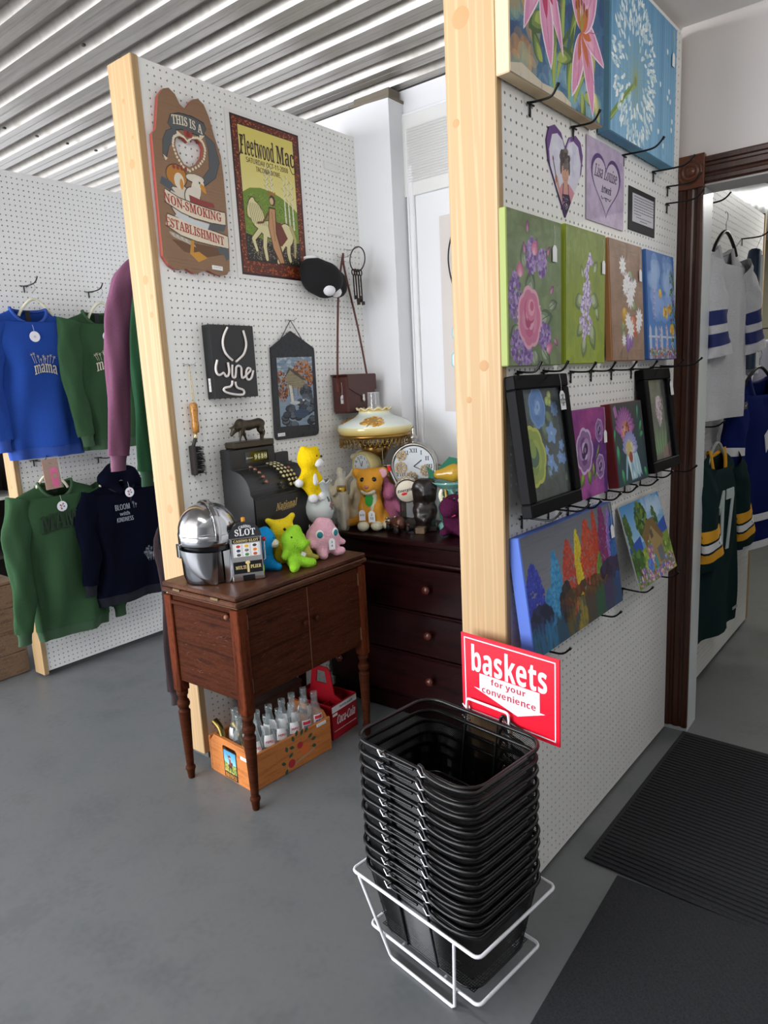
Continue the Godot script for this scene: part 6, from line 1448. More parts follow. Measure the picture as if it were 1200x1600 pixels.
	for q in key:
		var a: float = q[1]; var p := V(q[0], 0.272 + sin(a) * 0.088, -0.014 - (1 - cos(a)) * 0.09)
		var nrm := V(0, sin(a) * 0.09, cos(a) * 0.088).normalized()
		var bs := Basis(Vector3(1, 0, 0), nrm, Vector3(1, 0, 0).cross(nrm))
		b = MB.new(); b.t = Transform3D(bs, p)
		b.lathe([[0.0025, -0.004], [0.0025, 0.01], [0.007, 0.0105], [0.0076, 0.012], [0.007, 0.0145], [0.0, 0.0145]], 12); var ks := part("key", b, mat("key_metal", hx("6b6650"), 0.35, 0.7), o)
		b = MB.new(); b.t = Transform3D(bs, p); b.lathe([[0.006, 0.0145], [0.0058, 0.0152], [0.0, 0.0153]], 12); part("key_top", b, mat("key_red", hx("a8584c"), 0.35) if q[2] == 1 else (mat("key_black", hx("24231f"), 0.35) if q[2] == 2 else mat("key_cream", hx("c9bf94"), 0.35)), ks)
	b = MB.new(); b.text("National", 0.11, 0.03, {"font": "Droid Serif", "weight": 700, "slant": 0.35, "drop": -0.05, "at": V(0.165, 0.215, 0.004)}); b.box(V(0.17, 0.197, 0.0043), V(0.07, 0.0015, 0.0006), Basis(V(0, 0, 1), 0.05), 0.0); part("gilt_script", b, mat("gilt", hx("b39a58"), 0.4, 0.1), o)
	b = MB.new(); b.tube([V(0.0, 0.13, -0.02), V(-0.03, 0.13, -0.018)], 0.003, 8); b.ell(V(-0.032, 0.13, -0.018), V(0.005, 0.005, 0.005)); part("side_knob", b, chrome, o)
	b = MB.new(); b.box(V(0.26, 0.407, -0.145), V(0.06, 0.002, 0.035), Basis(V(0, 1, 0), 0.3), 0.0); part("paper_slip", b, mat("sticker_white", Color.WHITE), o)
	# --- bronze bull on its plinth
	o = thing("bull_statue", "small dark bronze bull statue standing on top of the cash register", "statue", at(1.815, T + 0.4405, -2.092))
	var bronze := mat("bronze", hx("40382c"), 0.4, 0.55)
	b = MB.new(); b.box(V(0, 0.0125, 0), V(0.205, 0.025, 0.062), Basis(), 0.004); part("plinth", b, bronze, o)
	b = MB.new()
	b.blob([[V(-0.04, 0.088, 0), V(0.0, 0.084, 0), 0.021, 0.018], [V(0.0, 0.084, 0), V(0.052, 0.09, 0), 0.018, 0.019], [V(-0.042, 0.094, 0), V(-0.07, 0.074, 0), 0.017, 0.012], [V(-0.07, 0.074, 0), V(-0.088, 0.054, 0), 0.011, 0.007], [V(-0.072, 0.078, -0.01), V(-0.084, 0.08, -0.019), 0.0035, 0.0018], [V(-0.072, 0.078, 0.01), V(-0.084, 0.08, 0.019), 0.0035, 0.0018], [V(-0.066, 0.08, 0.01), V(-0.06, 0.078, 0.02), 0.0035, 0.0025],
		[V(-0.042, 0.08, 0.012), V(-0.052, 0.054, 0.012), 0.011, 0.006], [V(-0.052, 0.054, 0.012), V(-0.06, 0.026, 0.012), 0.005, 0.0042], [V(-0.036, 0.08, -0.012), V(-0.016, 0.052, -0.012), 0.011, 0.006], [V(-0.016, 0.052, -0.012), V(-0.006, 0.026, -0.012), 0.005, 0.0042],
		[V(0.058, 0.088, 0.011), V(0.05, 0.06, 0.013), 0.014, 0.007], [V(0.05, 0.06, 0.013), V(0.062, 0.048, 0.013), 0.0055, 0.005], [V(0.062, 0.048, 0.013), V(0.056, 0.026, 0.013), 0.0045, 0.0042], [V(0.06, 0.088, -0.011), V(0.064, 0.06, -0.013), 0.014, 0.007], [V(0.064, 0.06, -0.013), V(0.074, 0.048, -0.013), 0.0055, 0.005], [V(0.074, 0.048, -0.013), V(0.07, 0.026, -0.013), 0.0045, 0.0042], [V(0.072, 0.1, 0), V(0.082, 0.05, 0), 0.003, 0.0025]], 0.0032, 300.0)
	part("bull", b, bronze, o)
	# --- plain soft toys in the colours of the photograph
	var fur := func_fur("plush_sky", "1e88c8")
	o = plush("bright blue soft toy with a pale muzzle leaning behind the slot machine", at(1.672, T, -1.9, -20), [[V(0, 0.035, 0), V(0, 0.06, 0), 0.036, 0.03], [V(-0.008, 0.112, 0.005), V(0.004, 0.114, 0.005), 0.04, 0.04], [V(0.0, 0.14, -0.01), V(0.012, 0.148, -0.005), 0.012, 0.01], [V(-0.02, 0.1, 0.02), V(-0.03, 0.092, 0.03), 0.024, 0.022], [V(0.02, 0.015, 0.03), V(0.03, 0.015, 0.05), 0.016, 0.015]], fur)
	b = MB.new(); b.ell(V(0.03, 0.1, 0.03), V(0.02, 0.016, 0.02)); part("muzzle", b, func_fur("plush_cream", "d9d6bd"), o); eye(o, V(0.024, 0.122, 0.036), 0.004, V(0, 0, 1))
	o = plush("yellow soft toy with one pale pointed ear behind the green one", at(1.772, T, -1.905, -8), [[V(0, 0.04, 0), V(0, 0.07, 0), 0.042, 0.036], [V(0, 0.128, 0.004), V(0.006, 0.126, 0.004), 0.042, 0.042], [V(0.026, 0.155, 0), V(0.055, 0.178, 0), 0.014, 0.011], [V(-0.028, 0.155, 0), V(-0.055, 0.175, -0.005), 0.016, 0.01], [V(0.02, 0.02, 0.035), V(0.03, 0.014, 0.05), 0.014, 0.014]], func_fur("plush_yellow", "e0c62a"))
	eye(o, V(-0.014, 0.14, 0.04), 0.006, V(0, 0, 1))
	o = plush("lime green soft toy sitting in front with a red felt scarf", at(1.748, T, -1.825, -14), [[V(0, 0.03, 0), V(0, 0.06, 0), 0.03, 0.026], [V(-0.01, 0.108, 0.006), V(0.004, 0.112, 0.004), 0.036, 0.034], [V(0.012, 0.098, 0.028), V(0.022, 0.092, 0.04), 0.02, 0.018], [V(0.014, 0.138, 0), V(0.018, 0.142, 0), 0.018, 0.016], [V(-0.028, 0.072, 0.008), V(-0.048, 0.052, 0.016), 0.013, 0.011], [V(0.028, 0.072, 0.008), V(0.06, 0.086, 0.01), 0.013, 0.01], [V(-0.014, 0.024, 0.02), V(-0.026, 0.016, 0.046), 0.014, 0.012], [V(-0.026, 0.014, 0.046), V(-0.036, 0.012, 0.06), 0.013, 0.013], [V(0.016, 0.022, 0.02), V(0.036, 0.015, 0.036), 0.014, 0.012], [V(0.036, 0.014, 0.036), V(0.056, 0.014, 0.04), 0.015, 0.015]], func_fur("plush_lime", "8fc838"))
	b = MB.new(); rg = []
	for k in 7: rg.append([V(-0.004 - 0.008 * sin(k * 0.5) - 0.002 * k, 0.09 - k * 0.011, 0.034 - k * 0.002), V(0.016 - 0.001 * k, 0.092 - k * 0.011, 0.037 - k * 0.002), V(0.016 - 0.001 * k, 0.092 - k * 0.011, 0.031 - k * 0.002), V(-0.004 - 0.008 * sin(k * 0.5) - 0.002 * k, 0.09 - k * 0.011, 0.028 - k * 0.002)])
	b.loft(rg, true, true); part("scarf", b, mat("felt_red", hx("d8262c"), 0.9), o); eye(o, V(-0.022, 0.122, 0.034), 0.005, V(0, 0, 1))
	b = MB.new(); b.box(V(0.026, 0.05, 0.03), V(0.02, 0.014, 0.001), Basis(V(0, 0, 1), -0.5), 0.0); part("care_label", b, mat("plush_white", hx("dcdcdf"), 0.9), o)
	o = plush("plump pale yellow soft toy half hidden behind the green one", at(1.822, T, -1.858, 10), [[V(0, 0.04, 0), V(0, 0.05, 0), 0.038, 0.034], [V(0.026, 0.014, 0.03), V(0.036, 0.012, 0.046), 0.011, 0.009], [V(-0.01, 0.09, 0.0), V(-0.01, 0.096, 0.0), 0.026, 0.024]], func_fur("plush_straw", "c9c05a"))
	o = plush("round pale pink soft toy with teal eyes at the cabinet's right end", at(1.935, T, -1.852, -24).scaled_local(Vector3.ONE * 1.14), [[V(0, 0.062, 0), V(0.004, 0.068, 0), 0.056, 0.054], [V(-0.006, 0.118, 0.012), V(0.016, 0.116, 0.016), 0.018, 0.014], [V(0.05, 0.05, 0.018), V(0.066, 0.044, 0.03), 0.01, 0.008], [V(-0.05, 0.056, 0.024), V(-0.052, 0.05, 0.036), 0.011, 0.009], [V(-0.02, 0.014, 0.045), V(-0.022, 0.014, 0.058), 0.016, 0.015], [V(0.036, 0.014, 0.04), V(0.05, 0.018, 0.052), 0.014, 0.012]], func_fur("plush_pink", "dba9b8"))
	for x in [-0.026, 0.032]:
		b = MB.new(); b.ell(V(x, 0.085, 0.046 if x < 0 else 0.045), V(0.014, 0.016, 0.005), Basis(V(0, 1, 0), x * 12)); var ee := part("eye_patch", b, mat("felt_white", hx("e8e8e8"), 0.8), o)
		b = MB.new(); b.ell(V(x, 0.084, 0.0475 if x < 0 else 0.0465), V(0.011, 0.0125, 0.0055), Basis(V(0, 1, 0), x * 12)); part("iris", b, mat("felt_teal", hx("1e7d86"), 0.6), ee)
	hang_tag(o, V(0.006, 0.085, 0.056), 1.1, "3|4", 0.02, 0.006)
	o = plush("small yellow and white soft toy hanging from the register's right edge", at(1.948, 1.0, -1.925, -14, 0, -8), [[V(-0.012, 0.16, 0), V(-0.006, 0.164, 0.004), 0.042, 0.042], [V(-0.034, 0.195, 0), V(-0.036, 0.2, 0), 0.014, 0.01], [V(0.02, 0.198, 0), V(0.022, 0.202, 0), 0.014, 0.01], [V(0, 0.1, 0), V(0.004, 0.07, 0), 0.026, 0.03], [V(-0.02, 0.105, 0.006), V(-0.048, 0.076, 0.014), 0.014, 0.012], [V(0.02, 0.105, 0.006), V(0.038, 0.088, 0.014), 0.014, 0.012], [V(-0.008, 0.06, 0.006), V(0.004, 0.02, 0.018), 0.018, 0.014], [V(0.014, 0.06, 0.004), V(0.036, 0.026, 0.016), 0.018, 0.014], [V(-0.02, 0.07, -0.01), V(-0.05, 0.058, -0.01), 0.009, 0.008]], func_fur("plush_gold", "e3c018"))
	var pw := func_fur("plush_snow", "e2e2e4")
	b = MB.new(); b.blob([[V(0.006, 0.1, 0.016), V(0.008, 0.07, 0.018), 0.016, 0.02]], 0.005, 120.0); part("belly", b, pw, o)
	for q in [[0.006, 0.006, 0.026, 0.02], [0.044, 0.014, 0.022, 0.02], [-0.056, 0.066, 0.016, 0.017]]:
		b = MB.new(); b.ell(V(q[0], q[1], q[2]), V(q[3], q[3], q[3])); part("paw", b, pw, o)
	b = MB.new(); b.ell(V(0.016, 0.15, 0.036), V(0.022, 0.018, 0.014)); part("muzzle", b, pw, o); eye(o, V(0.002, 0.176, 0.04), 0.005, V(0, 0, 1)); eye(o, V(0.028, 0.176, 0.036), 0.005, V(0, 0, 1))
	hang_tag(o, V(0.04, 0.1, 0.02), 1.0, "", 0.02, 0.01)

var fuzz: Texture2D

func func_fur(key: String, c: String) -> StandardMaterial3D:
	var fresh := not M.has(key)
	var m := mat(key, hx(c), 1.0); m.metallic_specular = 0.1
	if fresh:
		if fuzz == null:
			var n := FastNoiseLite.new(); n.seed = 5; n.frequency = 0.06; n.fractal_octaves = 3
			var im := n.get_seamless_image(128, 128); im.bump_map_to_normal_map(6.0); fuzz = ImageTexture.create_from_image(im)
		m.normal_enabled = true; m.normal_texture = fuzz; m.normal_scale = 1.0; m.uv1_triplanar = true; m.uv1_scale = Vector3.ONE * 16
	return m

func func_keys() -> Array:
	var out := []
	for k in 5: out.append([0.068 + k * 0.0035, 1.32 - k * 0.22, 1])
	for c in 4:
		for r in 8:
			var a := 1.42 - r * 0.178
			if c == 3 and r < 3: continue
			if c == 0 and r > 5: continue
			out.append([0.165 + c * 0.0195 + r * 0.0022, a, 1 if (c == 3 and r == 3) else 0])
	out.append([0.157, 0.28, 2]); out.append([0.16, 0.1, 2])
	return out

func statuette(label: String, tr: Transform3D, caps: Array, m: Material, cell: float, k: float, what := "statue", nm := "figurine") -> Node3D:
	var o := thing(nm, label, what, tr)
	var b := MB.new(); b.blob(caps, cell, k); part("figure", b, m, o)
	return o

func dresser_top():
	var b: MB; var o: Node3D; var T := 0.803
	# --- oil lamp with a painted opal shade
	o = thing("parlour_lamp", "tall brass lamp with a cream and gold painted glass shade", "lamp", at(2.46, T, -1.975))
	var brass := mat("brass_lamp", hx("8a6a35"), 0.3, 0.85)
	b = MB.new(); b.lathe([[0.0, 0.0], [0.075, 0.0], [0.08, 0.01], [0.06, 0.02], [0.03, 0.035], [0.022, 0.06], [0.022, 0.06], [0.05, 0.085], [0.085, 0.13], [0.09, 0.17], [0.075, 0.21], [0.04, 0.24]], 28); part("font", b, mat("font_gold", hx("b38a3c"), 0.25, 0.1), o)
	b = MB.new(); b.lathe([[0.04, 0.24], [0.03, 0.25], [0.028, 0.29], [0.04, 0.3], [0.055, 0.33], [0.07, 0.355], [0.05, 0.37], [0.0, 0.372]], 24); part("burner", b, brass, o)
	# pierced gallery hanging below the shade
	b = MB.new(); b.lathe([[0.158, 0.402], [0.166, 0.402], [0.168, 0.41], [0.166, 0.418], [0.158, 0.418]], 40)
	for k in 48:
		var a := TAU * k / 48.0; var c := V(cos(a) * 0.163, 0, sin(a) * 0.163); var tn := V(-sin(a), 0, cos(a))
		var loop := []
		for i in 8: loop.append(c + tn * cos(TAU * i / 8) * 0.0085 + V(0, 0.389 + sin(TAU * i / 8) * 0.014, 0))
		b.tube(loop, 0.0022, 4, true)
		b.ell(c + V(0, 0.37 - 0.004 * (k % 2), 0), V(0.005, 0.006, 0.005), Basis(), 6, 4)
	for k in 4: b.tube([V(cos(TAU * k / 4) * 0.16, 0.405, sin(TAU * k / 4) * 0.16), V(cos(TAU * k / 4) * 0.06, 0.365, sin(TAU * k / 4) * 0.06)], 0.004, 6)
	part("gallery", b, brass, o)
	var c := Cv.new(512, 160, hx("c5cfc9"), 77)
	c.grad(hx("cf9f3c"), hx("d7c98c"), 0.0, 0.12); c.grad(hx("d5d6bd"), hx("c9d3d0"), 0.12, 0.3); c.grad(hx("c9d3d0"), hx("d3d8cf"), 0.3, 0.7); c.grad(hx("d6cf9e"), hx("b8923f"), 0.7, 1.0)
	for q in [[0.12, 0.46], [0.4, 0.5], [0.62, 0.46], [0.88, 0.5]]:
		c.cloud(60, q[0], q[1], 0.055, 0.15, 0.006, 0.014, [hx("a8702a"), hx("c08a3a"), hx("8a5a22"), hx("d0a24f")]); c.cloud(30, q[0], q[1], 0.03, 0.09, 0.008, 0.013, [hx("d9b054"), hx("b07a30"), hx("c79a48")])
		for k in 7: c.petal(q[0], q[1], TAU * k / 7.0, 0.06, 0.007, hx("a07a3c"), 0.2)
	b = MB.new(); b.lathe([[0.16, 0.416], [0.166, 0.424], [0.172, 0.44], [0.168, 0.457], [0.152, 0.473], [0.12, 0.488], [0.09, 0.497], [0.074, 0.506], [0.07, 0.518], [0.074, 0.527]], 40)
	var sm := printed(c, 0.12); sm.backlight_enabled = true; sm.backlight = Color(0.25, 0.24, 0.2)
	part("shade", b, sm, o, "opal glass shade with gold flowers")
	b = MB.new(); var rf := []
	for k in 72: rf.append(V(cos(TAU * k / 72) * (0.078 + 0.003 * sin(k * TAU / 6)), 0.529 + 0.005 * sin(k * TAU / 6), sin(TAU * k / 72) * (0.078 + 0.003 * sin(k * TAU / 6))))
	b.tube(rf, 0.0035, 6, true); part("ruffled_rim", b, mat("opal_rim", hx("ddd0a8"), 0.15), o)
	b = MB.new(); b.lathe([[0.03, 0.37], [0.036, 0.42], [0.03, 0.5], [0.026, 0.6]], 24); var gl := mat("lamp_glass", Color(0.93, 0.95, 0.96, 0.14), 0.03); gl.transparency = BaseMaterial3D.TRANSPARENCY_ALPHA; part("chimney", b, gl, o, "clear glass chimney")
	b = MB.new(); var rim := []
	for k in 24: rim.append(V(cos(TAU * k / 24) * 0.026, 0.6, sin(TAU * k / 24) * 0.026))
	b.tube(rim, 0.0012, 5, true); part("chimney_rim", b, mat("rim_glass", hx("d5dadb"), 0.1), o)
	for q in [V(0.03, 0, -0.05), V(-0.03, 0, 0.06)]:
		b = MB.new(); b.tube([q + V(0, 0.36, 0), q + V(0, 0.19, 0)], 0.001, 4); part("pull_chain", b, mat("chain_pale", hx("cfc9b8"), 0.3, 0.6), o)
	# --- small frosted floral lamp beside the register
	o = thing("floral_lamp", "small brass lamp with a frosted ruffled chimney painted with flowers", "lamp", at(2.012, 0.782, -1.93))
	c = Cv.new(256, 160, hx("c3cac8"), 78); c.cloud(40, 0.62, 0.55, 0.07, 0.16, 0.012, 0.022, [hx("46504a"), hx("5d6a5e"), hx("373f3c")]); c.cloud(14, 0.62, 0.5, 0.05, 0.1, 0.016, 0.024, [hx("a8605e"), hx("c48a86"), hx("d0a8a0")]); c.cloud(30, 0.2, 0.55, 0.06, 0.14, 0.012, 0.02, [hx("46504a"), hx("5d6a5e"), hx("a8605e")])
	b = MB.new(); b.lathe([[0.034, 0.115], [0.05, 0.13], [0.062, 0.16], [0.062, 0.185], [0.048, 0.22], [0.043, 0.245], [0.05, 0.27], [0.056, 0.282]], 30); var fm := printed(c, 0.35); fm.backlight_enabled = true; fm.backlight = Color(0.25, 0.25, 0.25); part("chimney_shade", b, fm, o)
	b = MB.new(); rf = []
	for k in 60: rf.append(V(cos(TAU * k / 60) * (0.057 + 0.002 * sin(k * TAU / 6)), 0.283 + 0.004 * sin(k * TAU / 6), sin(TAU * k / 60) * 0.057))
	b.tube(rf, 0.0022, 5, true); part("ruffled_rim", b, mat("frost_rim", hx("d3d9d8"), 0.3), o)
	b = MB.new(); b.lathe([[0.0, 0.0], [0.045, 0.0], [0.048, 0.008], [0.02, 0.02], [0.014, 0.04], [0.03, 0.06], [0.034, 0.08], [0.02, 0.095], [0.05, 0.11], [0.0, 0.112]], 24); part("base", b, brass, o)
	for k in 20:
		var a := TAU * k / 20.0
		b = MB.new(); b.ell(V(cos(a) * 0.05, 0.098, sin(a) * 0.05), V(0.0035, 0.013, 0.0035), Basis(), 6, 5); part("glass_drop", b, mat("crystal", hx("cfd3d2"), 0.08), o)
	# --- ivory figures and mantel clock
	var ivory := mat("ivory", hx("d3c9ae"), 0.5)
	o = statuette("ivory coloured group of draped winged figures left of the small clock", at(2.375, T, -2.075, -30).scaled_local(Vector3.ONE * 0.95), [[V(0, 0.0, 0), V(0, 0.03, 0), 0.05, 0.045], [V(-0.02, 0.04, 0), V(-0.03, 0.12, 0.01), 0.032, 0.022], [V(-0.03, 0.12, 0.01), V(-0.04, 0.2, 0.0), 0.02, 0.024], [V(-0.04, 0.2, 0), V(-0.045, 0.24, 0.005), 0.022, 0.011], [V(-0.048, 0.262, 0.008), V(-0.048, 0.272, 0.008), 0.015, 0.015], [V(-0.025, 0.215, 0), V(0.02, 0.26, 0.01), 0.009, 0.008], [V(0.02, 0.26, 0.01), V(0.05, 0.31, 0.01), 0.008, 0.007], [V(-0.06, 0.215, 0), V(-0.085, 0.16, 0.01), 0.01, 0.008], [V(-0.06, 0.1, -0.01), V(-0.1, 0.2, -0.02), 0.02, 0.012], [V(-0.1, 0.2, -0.02), V(-0.12, 0.235, -0.02), 0.012, 0.004],
		[V(0.03, 0.04, 0.02), V(0.03, 0.13, 0.02), 0.03, 0.02], [V(0.03, 0.13, 0.02), V(0.03, 0.19, 0.02), 0.018, 0.022], [V(0.03, 0.19, 0.02), V(0.03, 0.23, 0.022), 0.02, 0.01], [V(0.03, 0.248, 0.024), V(0.03, 0.256, 0.024), 0.014, 0.014], [V(0.05, 0.2, 0.02), V(0.06, 0.13, 0.04), 0.01, 0.008], [V(0.012, 0.2, 0.02), V(-0.01, 0.14, 0.04), 0.01, 0.008], [V(0.05, 0.06, 0.0), V(0.07, 0.02, 0.02), 0.025, 0.02], [V(-0.04, 0.06, 0.03), V(-0.05, 0.02, 0.04), 0.025, 0.024]], ivory, 0.0055, 150.0)
	for k in 3:
		b = MB.new(); b.ell(V([0.04, 0.065, 0.09][k], [0.33, 0.345, 0.325][k], -0.005), V(0.026, 0.018, 0.012), Basis(V(0, 0, 1), k * 0.5)); part("wing", b, ivory, o)
	o = thing("mantel_clock", "small round ivory cased clock with a white dial above the tan plush", "clock", at(2.395, T, -1.985, -98, 0, 0))
	b = MB.new(); b.blob([[V(0, 0.0, 0), V(0, 0.14, -0.02), 0.045, 0.03], [V(-0.03, 0.03, 0), V(0.03, 0.03, 0), 0.035, 0.035], [V(0.0, 0.14, -0.02), V(0.0, 0.2, -0.02), 0.03, 0.032]], 0.007, 90.0); part("base", b, ivory, o)
	b = MB.new(); b.t = Transform3D(Basis(Vector3(1, 0, 0), Vector3(0, 0, 1), Vector3(0, -1, 0)), V(0, 0.275, 0.0)); b.lathe([[0.04, -0.05], [0.056, -0.045], [0.066, -0.01], [0.068, 0.016], [0.064, 0.03], [0.056, 0.033], [0.053, 0.026]], 32); part("case", b, mat("clock_ivory", hx("b9ab74"), 0.35), o)
	dial(o, V(0, 0.275, 0.0265), 0.054, 12, 0.35, 5.9)
	# --- slim glass bottle and tall tan plush
	o = thing("glass_bottle", "tall slim clear glass bottle with gold trim in front of the ivory figures", "bottle", at(2.262, T, -2.025))
	b = MB.new(); b.lathe([[0.0, 0.0], [0.024, 0.0], [0.026, 0.01], [0.025, 0.16], [0.021, 0.185], [0.02, 0.25], [0.022, 0.265]], 20); part("glass", b, gl, o)
	b = MB.new(); b.lathe([[0.022, 0.175], [0.0225, 0.18], [0.0215, 0.2], [0.021, 0.2]], 20); part("gold_band", b, mat("gilt_bright", hx("b9973f"), 0.3, 0.8), o)
	b = MB.new(); b.blob([[V(0, 0.01, 0), V(0, 0.09, 0), 0.013, 0.01], [V(0, 0.09, 0), V(0.003, 0.15, 0), 0.008, 0.005]], 0.005, 200.0); part("figure_inside", b, ivory, o)
	var tan := func_fur("plush_tan", "d99a3a")
	o = plush("tan soft toy with a cream chin and green felt leaf sitting on the dresser", at(2.352, T, -1.935, -58), [[V(0, 0.05, -0.02), V(0, 0.1, -0.005), 0.055, 0.046], [V(0, 0.1, -0.005), V(0, 0.15, 0.0), 0.042, 0.036], [V(0, 0.212, 0.012), V(0, 0.222, 0.008), 0.056, 0.05], [V(-0.002, 0.196, 0.05), V(-0.002, 0.192, 0.066), 0.028, 0.02], [V(0.05, 0.245, -0.005), V(0.062, 0.252, -0.005), 0.026, 0.022], [V(-0.05, 0.245, -0.02), V(-0.06, 0.252, -0.02), 0.022, 0.02], [V(-0.026, 0.1, 0.03), V(-0.03, 0.03, 0.05), 0.024, 0.02], [V(0.026, 0.1, 0.03), V(0.03, 0.03, 0.05), 0.024, 0.02], [V(0.05, 0.04, -0.01), V(0.066, 0.026, 0.03), 0.036, 0.024], [V(-0.05, 0.035, -0.02), V(-0.11, 0.022, -0.01), 0.022, 0.016]], tan, 0.006, 90.0)
	var cr := func_fur("plush_cream", "d9d6bd")
	for q in [[-0.03, 0.022, 0.064, 0.027], [0.03, 0.022, 0.064, 0.027], [0.078, 0.024, 0.044, 0.028]]:
		b = MB.new(); b.ell(V(q[0], q[1], q[2]), V(q[3], q[3] * 0.85, q[3])); part("paw", b, cr, o)
	b = MB.new(); b.ell(V(-0.002, 0.176, 0.05), V(0.034, 0.02, 0.03)); part("chin", b, cr, o); b = MB.new(); b.blob([[V(0.008, 0.15, 0.03), V(0.014, 0.09, 0.04), 0.026, 0.02]], 0.007, 110.0); part("chest", b, cr, o)
	b = MB.new(); b.ell(V(-0.004, 0.2, 0.085), V(0.011, 0.008, 0.008)); part("nose", b, mat("nose_pink", hx("b06f5c"), 0.5), o)
	b = MB.new(); b.ell(V(0.062, 0.25, 0.016), V(0.019, 0.022, 0.008)); part("inner_ear", b, func_fur("plush_pink", "dba9b8"), o)
	eye(o, V(-0.024, 0.228, 0.058), 0.011, V(0, 0, 1)); eye(o, V(0.027, 0.228, 0.057), 0.011, V(0, 0, 1))
	b = MB.new(); b.prism(v2([-0.018, 0.0, -0.012, 0.014, 0.0, 0.012, 0.012, 0.018, 0.02, 0.0, 0.012, -0.03, -0.004, -0.036, -0.016, -0.022]), 0.0, 0.005); move_mb(b, 0, V(0.0, 0.145, 0.056)); part("felt_leaf", b, mat("felt_green", hx("2f9a3a"), 0.85), o)
	hang_tag(o, V(-0.03, 0.125, 0.08), 1.3, "$12", 0.03); hang_tag(o, V(0.012, 0.12, 0.082), 1.4, "2|12", 0.03)
	# --- pink toy with its printed drum
	o = plush("rose pink soft toy with one tall ear standing behind the drum", at(2.43, T, -1.885, -58), [[V(0, 0.04, 0), V(0, 0.09, 0), 0.042, 0.036], [V(0, 0.155, 0.01), V(0.002, 0.16, 0.012), 0.034, 0.034], [V(-0.02, 0.2, -0.005), V(-0.03, 0.24, -0.005), 0.018, 0.016], [V(0.0, 0.15, 0.036), V(0.0, 0.148, 0.044), 0.018, 0.016], [V(0.03, 0.1, 0.02), V(0.05, 0.08, 0.05), 0.014, 0.012], [V(-0.02, 0.02, 0.02), V(-0.025, 0.015, 0.04), 0.018, 0.016]], func_fur("plush_rose", "b06a88"), 0.006, 100.0)
	b = MB.new(); b.ell(V(-0.028, 0.228, 0.009), V(0.011, 0.022, 0.005)); part("inner_ear", b, func_fur("plush_pale", "d3b9c2"), o)
	o = thing("toy_drum", "cream toy drum with a branded face and zigzag side", "drum", at(2.372, T + 0.176, -1.745, -52, 8))
	b = MB.new(); b.t = Transform3D(Basis(Vector3(1, 0, 0), Vector3(0, 0, 1), Vector3(0, -1, 0)), V(0, 0, 0)); b.lathe([[0.0, -0.06], [0.05, -0.06], [0.052, -0.055], [0.052, -0.004], [0.05, 0.0], [0.0, 0.0]], 32); part("drum_body", b, mat("drum_cream", hx("d6cdb8"), 0.5), o)
	b = MB.new(); var rr := []
	for k in 32: rr.append(V(cos(TAU * k / 32) * 0.051, sin(TAU * k / 32) * 0.051, 0.0))
	b.tube(rr, 0.003, 6, true); part("rim", b, mat("drum_rim", hx("3a2f2a"), 0.4), o)
	b = MB.new(); b.text("Energizer", 0.08, 0.017, {"slant": 0.2, "drop": -0.18, "at": V(0, 0.004, 0.0006)}); part("lettering", b, mat("ink", Color.BLACK), o)
	b = MB.new(); b.ell(V(-0.012, -0.012, 0.001), V(0.013, 0.006, 0.002), Basis(V(0, 0, 1), 0.2)); part("red_mark", b, mat("felt_red", Color.RED), o)
	b = MB.new(); var zz := []
	for k in 33: zz.append(V(cos(TAU * k / 32) * 0.0528, sin(TAU * k / 32) * 0.0528, -0.012 if k % 2 else -0.046))
	b.tube(zz, 0.001, 4); part("zigzag_cord", b, mat("cord_dark", hx("4b4138"), 0.8), o)
	b = MB.new(); b.tube([V(-0.045, 0.03, -0.02), V(-0.07, 0.1, 0.0)], 0.003, 6); var stk := part("drumstick", b, mat("stick_white", hx("dadada"), 0.4), o)
	b = MB.new(); b.tube([V(-0.07, 0.094, 0.0), V(-0.075, 0.116, 0.001)], 0.007, 8); part("stick_tip", b, mat("felt_red", Color.RED), stk)
	b = MB.new(); b.tube([V(0.03, -0.05, -0.03), V(0.04, -0.174, -0.03)], 0.004, 6); b.tube([V(-0.03, -0.05, -0.03), V(-0.03, -0.174, -0.03)], 0.004, 6); b.box(V(0.004, -0.172, -0.03), V(0.09, 0.006, 0.05), Basis(), 0.002); part("stand", b, mat("stand_dark", hx("2c2622"), 0.5), o)
	# --- silver globe clock with moving gears
	o = thing("gear_clock", "large round silver clock with roman dial and visible gears", "clock", at(2.49, T, -1.783, -66))
	var pew := mat("pewter", hx("9c9a94"), 0.28, 0.9)
	b = MB.new(); b.t = Transform3D(Basis(Vector3(1, 0, 0), Vector3(0, 0, 1), Vector3(0, -1, 0)), V(0, 0.27, 0)); b.lathe([[0.0, -0.09], [0.045, -0.088], [0.085, -0.07], [0.102, -0.045], [0.107, -0.01], [0.106, 0.02], [0.1, 0.027], [0.094, 0.026], [0.091, 0.018], [0.0, 0.018]], 44); part("case", b, pew, o)
	var face := dial(o, V(0, 0.27, 0.0185), 0.09, 12, 0.9, 2.0)
	for q in [[-0.055, 0.05, 0.024], [-0.058, -0.006, 0.028], [-0.012, -0.052, 0.03], [0.052, -0.018, 0.026]]:
		b = MB.new()
		var gp := PackedVector2Array()
		for k in 40: gp.append(Vector2.from_angle(TAU * k / 40) * (q[2] if (k / 2) % 2 else q[2] * 0.88))
		b.prism(gp, 0.0, 0.003, [circle(q[2] * 0.66, 16)])
		for k in 4: b.box(V(0, 0, 0.0015), V(q[2] * 1.5, 0.003, 0.003), Basis(V(0, 0, 1), PI * k / 4), 0.0)
		move_mb(b, 0, V(q[0], 0.27 + q[1], 0.0215)); part("gear", b, mat("gear_bronze", hx("9a8360"), 0.35, 0.7), face)
